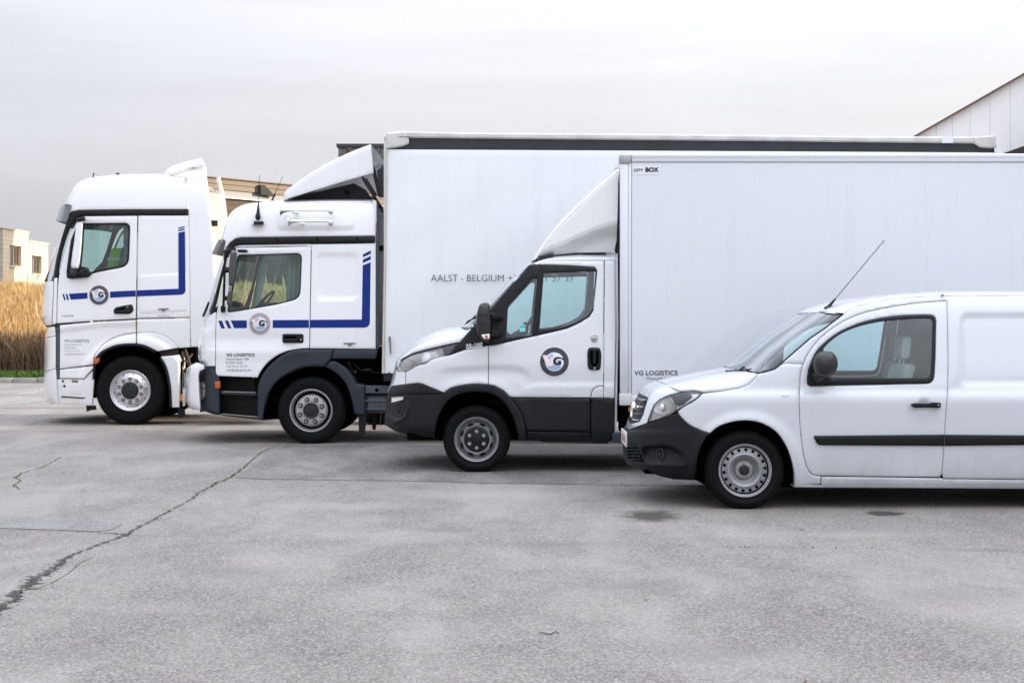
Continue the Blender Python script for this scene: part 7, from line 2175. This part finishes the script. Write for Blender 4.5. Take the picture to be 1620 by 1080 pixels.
    pod2 = [(612, 627), (645, 625), (648, 645), (644, 660), (626, 671), (608, 663)]
    def boff(u, v):
        u = np.asarray(u, float); v = np.asarray(v, float)
        return V.off(u, v) - 0.02 * ss(-1.5, 1.5, sdist(u, v, pod2)) + 0.045 * ss(-1, 3, sdist(u, v, lamp_o))
    lb = V.panel('bumper', [(612.4, 624.8), (660, 623.8), (701.5, 622.6), (706, 634), (701, 644), (694, 658), (691, 667), (689, 682), (688, 696), (670, 694.2), (652, 691), (636, 686), (623, 681), (608, 671.5), (609, 656)], 'plastic_charcoal', step=2.4, gap=0.25, mirror='join', flange=.08, edge=.004, off=boff)
    V.panel('marker_lamp', rounded([(619, 628.5), (638.5, 626.8), (637.5, 632), (619, 636.6)], 1), 'lamp_white', lb, step=3, gap=0, off=boff, d=-0.025, flange=.03, edge=.003)
    fc = P(631.5, 646.7, D + float(boff(631.5, 646.7)) - 0.01)
    ring = [fc + Vector((0.040 * math.cos(a), -0.035 * math.cos(a), 0.062 * math.sin(a))) for a in np.linspace(0, 2 * math.pi, 25)]
    V.mb(MB().tube(ring, 0.009, 6, False), 'fog_lamp_rim', 'plastic_slate', lb)
    V.mb(MB().sphere(fc + Vector((0.0, 0.03, 0)), 0.055, .6, .5, 1), 'fog_lamp', 'hub_dark', lb)
    outer = spline([(702, 621), (714.4, 613), (732, 609), (752, 607), (772, 608), (790, 614), (805.6, 626.7), (819, 644), (828, 664), (831.8, 681), (833, 697)], 4)
    inner = spline([(690, 693), (692, 667), (701, 644), (714, 629), (734, 621), (756.7, 619.6), (779, 623), (796.7, 635.6), (810, 655.6), (816.7, 675.6), (821, 696)], 4)
    inn2 = [q for q in inner if q[0] > 700]
    V.panel('wheel_arch', outer + inn2[::-1] + [(701.5, 637)], 'plastic_charcoal', step=4, gap=0.15, d=-0.030, flange=.06, edge=.008, rnd_px=1.6, mirror='copy')
    V.panel('door_cladding', [(808.5, 629)] + [(934, 629.8), (934, 682.6), (832.6, 681), (828.6, 664), (819.6, 644)], 'plastic_charcoal', dr, step=5, gap=0.25, d=-0.014, mirror='copy', edge=.006)
    V.panel('rear_cladding', rounded([(935, 630), (971.6, 630), (971.6, 683), (967, 699), (935, 698)], [0, 3, 0, 2, 0]), 'plastic_charcoal', step=5, gap=0.25, d=-0.014, mirror='copy', edge=.006)
    V.panel('sill', [(833.4, 682), (934.4, 683.4), (934.4, 698), (850, 697.4), (834, 696.4)], 'plastic_black', step=5, gap=0.2, mirror='copy', flange=.1)
    V.mb(MB().tube([V.S(857, 698, .02), V.S(962, 700, .02)], 0.014, 6), 'sill_flange', 'chassis_dirty')
    V.slab('entry_step', rounded([(968.5, 684), (1010, 684), (1010, 700), (968.5, 700)], 1.5), -0.03, 0.5, 'plastic_slate', bev=.01)
    # --- mirror
    mo = V.panel('mirror', rounded([(775, 503), (795, 497), (797, 541), (776, 546.5)], 2), 'plastic_black', step=4, gap=0, d=-0.03, flange=.04, edge=.006)
    sh = rounded([(758, 482), (764, 478.6), (772, 478.6), (775.5, 484), (776, 536), (771, 541), (762, 538), (755.5, 528), (753, 512), (754, 497)], 5)
    c2 = np.array([765.5, 510.0])
    rows = []
    for sc, oo in ((0.02, -0.32), (.6, -0.315), (.86, -0.30), (.97, -0.27), (1.0, -0.23), (1.0, -0.10), (.95, -0.06), (.6, -0.05), (.02, -0.05)):
        rows.append([P(*(c2 + (np.array(q) - c2) * sc), D + oo) for q in sh])
    L = len(sh); fs = [(i * L + j, i * L + (j + 1) % L, (i + 1) * L + (j + 1) % L, (i + 1) * L + j) for i in range(len(rows) - 1) for j in range(L)]
    V.mb(MB().add([p for r in rows for p in r], fs), 'mirror_housing', 'plastic_mirror', mo, angle=60)
    V.slab('mirror_indicator', rounded([(761, 529.5), (774.5, 528), (774.5, 535.6), (766, 536.5)], 1.5), -0.326, -0.24, 'lamp_white', mo, bev=.006)
    V.slab('indicator_lens', rounded([(767, 530.5), (771.5, 530), (771.5, 535), (768, 535.4)], 1), -0.330, -0.30, 'amber_red', mo)
    V.mb(MB().tube([P(774, 500, D - .16), P(784, 501, D - 0.07), P(792, 502, D + .02)], 0.035, 8).tube([P(774, 525, D - .16), P(784, 527, D - 0.07), P(792, 528, D + .02)], 0.035, 8), 'mirror_arm', 'plastic_black', mo)
    mb = MB()
    for vv in (498, 511):
        mb.tube([P(u, vv + .4 * math.sin(u), D + o) for u, o in ((753.6, -.20), (755, -.285), (760, -.318), (768, -.3225), (774.4, -.30))], 0.004, 5)
    V.mb(mb, 'mirror_seam', 'rubber_trim', mo)
    # --- handle, lock, markings
    V.panel('door_handle', rounded([(931, 549.5), (949, 549.5), (951.5, 560), (950.5, 580), (948.5, 585), (932, 585), (929.6, 578), (929.2, 558)], 4), 'plastic_black', dr, step=3, gap=0, d=-0.020, flange=.02, edge=.008, rnd_px=1.6)
    V.slab('handle_recess', rounded([(933, 554), (947.6, 554), (947, 576), (940.5, 580), (934, 576)], 3), -0.0235, -0.01, 'hole_dark', dr)
    V.slab('handle_grip', rounded([(938, 552), (943, 552), (943, 575), (938, 575)], 1.5), -0.045, -0.02, 'plastic_black', dr, bev=.006)
    V.mb(MB().lathe([(0.001, -.030), (0.009, -.030), (0.010, -.015)], P(940.5, 582, D), 14), 'lock', 'chrome', dr)
    V.mb(MB().lathe([(0.001, 0.006), (0.026, 0.006), (0.028, -.002), (0.034, -.010), (0.038, -.006), (0.040, .01)], P(940, 534.7, D + float(V.off(940, 534.7))), 24), 'dead_lock', 'chrome', dr)
    V.slab('dead_lock_cover', rrect(936.4, 534.6, 943.6, 540, 1), 0.014, 0.03, 'wheel_dust_shade', dr)
    emblem(V, 877, 572, 23.4, 'decal_ring_dark')
    V.text('model_lettering', '35-160', 737, 548.6, 4.2, 'decal_white', 26, bold=.02, d=-0.008, rise=0.13)
    V.panel('model_lettering_bar', [(737.5, 549.6), (763, 545.8), (763, 549.2), (738, 552)], 'decal_white', gap=0, step=6, d=-0.008, flange=0, edge=0)
    V.text('model_lettering', 'EcoDual', 739, 551.2, 1.8, 'decal_text', 22, d=-0.0095, rise=0.13)
    V.panel('window_sticker', rrect(822, 513.6, 831.2, 524.4, .5), 'sticker_green', gap=0, step=6, d=0.006, flange=0, edge=0)
    V.panel('window_sticker', rrect(822.6, 515.6, 830.6, 518, .2), 'decal_sky', gap=0, step=6, d=0.004, flange=0, edge=0)
    # --- roof deflector and marker cap
    dS = spline([(841, 413.5), (845.6, 404), (866.7, 373), (889, 346.7), (911, 324.4), (944.4, 293), (969, 272), (978.5, 265.4)], 4)
    cre = spline([(849, 408.5), (861, 396.7), (889, 384.4), (922, 370), (951, 357.8), (976.7, 351)], 4)
    off0 = V.off
    def doff(u, v):
        return 0.16 + 0.0 * np.asarray(u)
    # side cheek: flat upper wedge, hollow lower part
    wed = cre + [(977.5, 320), (977.8, 287), (980.5, 272), (975, 274)] + [(944.4, 300), (911, 331.5), (889, 354), (866.7, 381), (850, 405)]
    def cheek(u, v):
        u = np.asarray(u, float); return 0.30 - 0.20 * np.clip((u - 845) / 135, 0, 1)
    V.off = lambda u, v: cheek(u, v)
    de = V.panel('roof_deflector', wed, 'paint_deflector', step=5, gap=0, flange=.02, edge=.004, mirror='copy')
    V.wrap('deflector_top', [(848, 409)] + [(866.7, 381), (889, 354), (911, 331.5), (944.4, 300), (975, 274), (980.5, 270)], dS, 'paint_deflector', n=3.0, nt=30)
    low = cre[::-1] + [(852, 409), (875.6, 403.4), (911, 400), (971.5, 399), (973.5, 390), (975.6, 380)]
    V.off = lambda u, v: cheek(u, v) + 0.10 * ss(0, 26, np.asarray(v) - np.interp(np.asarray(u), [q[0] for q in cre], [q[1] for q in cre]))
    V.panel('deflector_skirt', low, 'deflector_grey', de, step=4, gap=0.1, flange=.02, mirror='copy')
    V.off = off0
    V.slab('roof_marker', rounded([(851.5, 404.5), (875, 400), (876, 403.4), (852.2, 409.2)], 1), 0.22, 0.36, 'plastic_slate', bev=.01)
    # --- cargo box
    o = -0.07; WB = 2.18
    fy = D + o; by = fy + WB
    def BQ(u, v): return P(u, v, fy)
    x0, x1 = BQ(981, 0).x, BQ(1705, 0).x
    zt, zb = BQ(0, 243).z, BQ(0, 640).z
    bx = V.mb(MB().box((x0 + .12, fy + .012, zb + .09), (x1 - .1, fy + .05, zt - .09)), 'box_side', 'paint_box')
    V.mb(MB().box((x0 + .12, by - .05, zb + .09), (x1 - .1, by - .012, zt - .09)), 'box_side', 'paint_box')
    V.mb(MB().box((x0 + .03, fy + .1, zb + .02), (x0 + .07, by - .1, zt - .02)), 'box_front', 'paint_box')
    V.mb(MB().box((x1 - .07, fy + .05, zb), (x1 - .03, by - .05, zt)), 'box_rear', 'paint_box')
    V.mb(MB().box((x0 + .02, fy + .02, zt - .05), (x1 - .02, by - .02, zt - .012)), 'box_roof', 'paint_box')
    V.mb(MB().box((x0 + .02, fy + .02, zb + .02), (x1 - .02, by - .02, zb + .08)), 'box_floor', 'chassis_steel')
    for yy in (fy, by - .06):
        V.mb(MB().box((x0 + .114, yy, zt - .085), (x1, yy + .06, zt), .012).box((x0 + .114, yy - .006, zt - .04), (x1, yy + .05, zt - .006), .006), 'top_rail', 'paint_box')
        V.mb(MB().box((x0 + .114, yy - .003, zb), (x1, yy + .06, zb + .09), .012), 'bottom_rail', 'paint_box')
        V.mb(MB().box((x0 + .0, yy, zb + .12), (x0 + .085, yy + .06, zt - .1), .014).box((x0 + .085, yy + .006, zb + .12), (x0 + .115, yy + .05, zt - .09), .004), 'corner_post', 'paint_box')
        V.mb(MB().box((x0 - .01, yy - .014, zt - .105), (x0 + .112, yy + .07, zt - .008), .022), 'corner_cap', 'wheel_pale')
        V.mb(MB().box((x0 - .006, yy - .012, zb - .008), (x0 + .117, yy + .07, zb + .118), .012), 'corner_block', 'deflector_grey')
    cs = V.part('maker_sticker', [P(*q, fy + .009) for q in ((1001.5, 263), (1045, 263), (1045, 276), (1001.5, 276))], [(0, 1, 2, 3)], 'decal_white', smooth=False)
    V.text('maker_lettering', 'CITY', 1002.6, 271.6, 4.6, 'decal_text', 16, cs, d=0, o=o + .006, bold=.03, shear=.3)
    V.text('maker_lettering', 'BOX', 1021, 271.8, 6.8, 'decal_text', 21.5, cs, d=0, o=o + .006, bold=.05)
    V.text('company_lettering', 'VG LOGISTICS', 1003.6, 593, 7.2, 'decal_text', 68.5, d=0, o=o + .008, bold=.012)
    for i, t in enumerate(('Moorselbaan 448', 'B 9300 Aalst', 'Tel +32 53 21 57 37', 'info@vglogistics.be')):
        V.text('address_lettering', t, 1072, 600.6 + i * 7.6, 4.8, 'decal_text_grey', (49, 37, 52, 62)[i], d=0, o=o + .008, align='RIGHT')
    V.mb(MB().box((BQ(995, 0).x, fy + .05, BQ(0, 651.8).z), (BQ(1001, 0).x, fy + .09, BQ(0, 644).z), .004), 'side_marker', 'amber')
    # --- chassis and wheels
    V.mb(MB().box((P(860, 0, D).x, D + .55, .48), (x1 - .1, D + .63, .68)).box((P(860, 0, D).x, D + 1.37, .48), (x1 - .1, D + 1.45, .68)).box((P(640, 0, D).x, D + .35, .30), (P(835, 0, D).x, D + 1.65, .46)).box((P(834, 0, D).x, D + .06, .33), (P(975, 0, D).x, D + 1.94, .46)).box((P(660, 0, D).x, D + .5, .46), (P(770, 0, D).x, D + 1.5, 1.0))
         .box((P(1010, 0, D).x, D + .15, .40), (P(1180, 0, D).x, D + .5, .72), .03).box((x0 + .1, fy + .1, zb - .1), (x1 - .2, by - .1, zb + .02)), 'chassis', 'underbody')
    V.mb(MB().box((x0 + .05, D + .3, .62), (x0 + .15, D + 1.7, .70)).box((BQ(985, 0).x, fy + .2, BQ(0, 686).z), (BQ(1010, 0).x, fy + .6, BQ(0, 642).z)), 'cross_member', 'underbody')
    wheel(V, 754, 698, 53, 35.3, 0.215, 'steel_van', 0.04)
    wheel(V, 754, 698, 53, 35.3, 0.215, 'steel_van', 0.04, far=True, detail=False)
    for oo in (0.0, 0.25):
        wheel(V, 1342, 698, 53, 35.3, 0.205, 'steel_van', oo, detail=False)
        wheel(V, 1342, 698, 53, 35.3, 0.205, 'steel_van', oo, far=True, detail=False)
    V.band('wheel_housing', inner, 0.0, 0.48, 'underbody', mirror='copy')
    V.slab('housing_wall', inner, 0.46, 0.48, 'underbody', mirror='copy')
    # --- inside
    V.mb(MB().box((P(772, 0, D).x, D + .12, .68), (P(968, 0, D).x, D + 1.88, .74)), 'cab_floor', 'underbody')
    V.slab('dashboard', [(735, 522), (775, 519), (800, 523), (812, 532), (808, 548), (798, 598), (735, 602)], .14, 1.86, 'interior_dark', bev=.02)
    seat(V, 930, D + .50, 1.05, 'interior_dark', 1.0, .62)
    seat(V, 930, D + 1.42, 1.05, 'interior_dark', 1.0, .62)
    steering(V, 832, 520, D + .48, .21, R(32))
    return V
box_van()
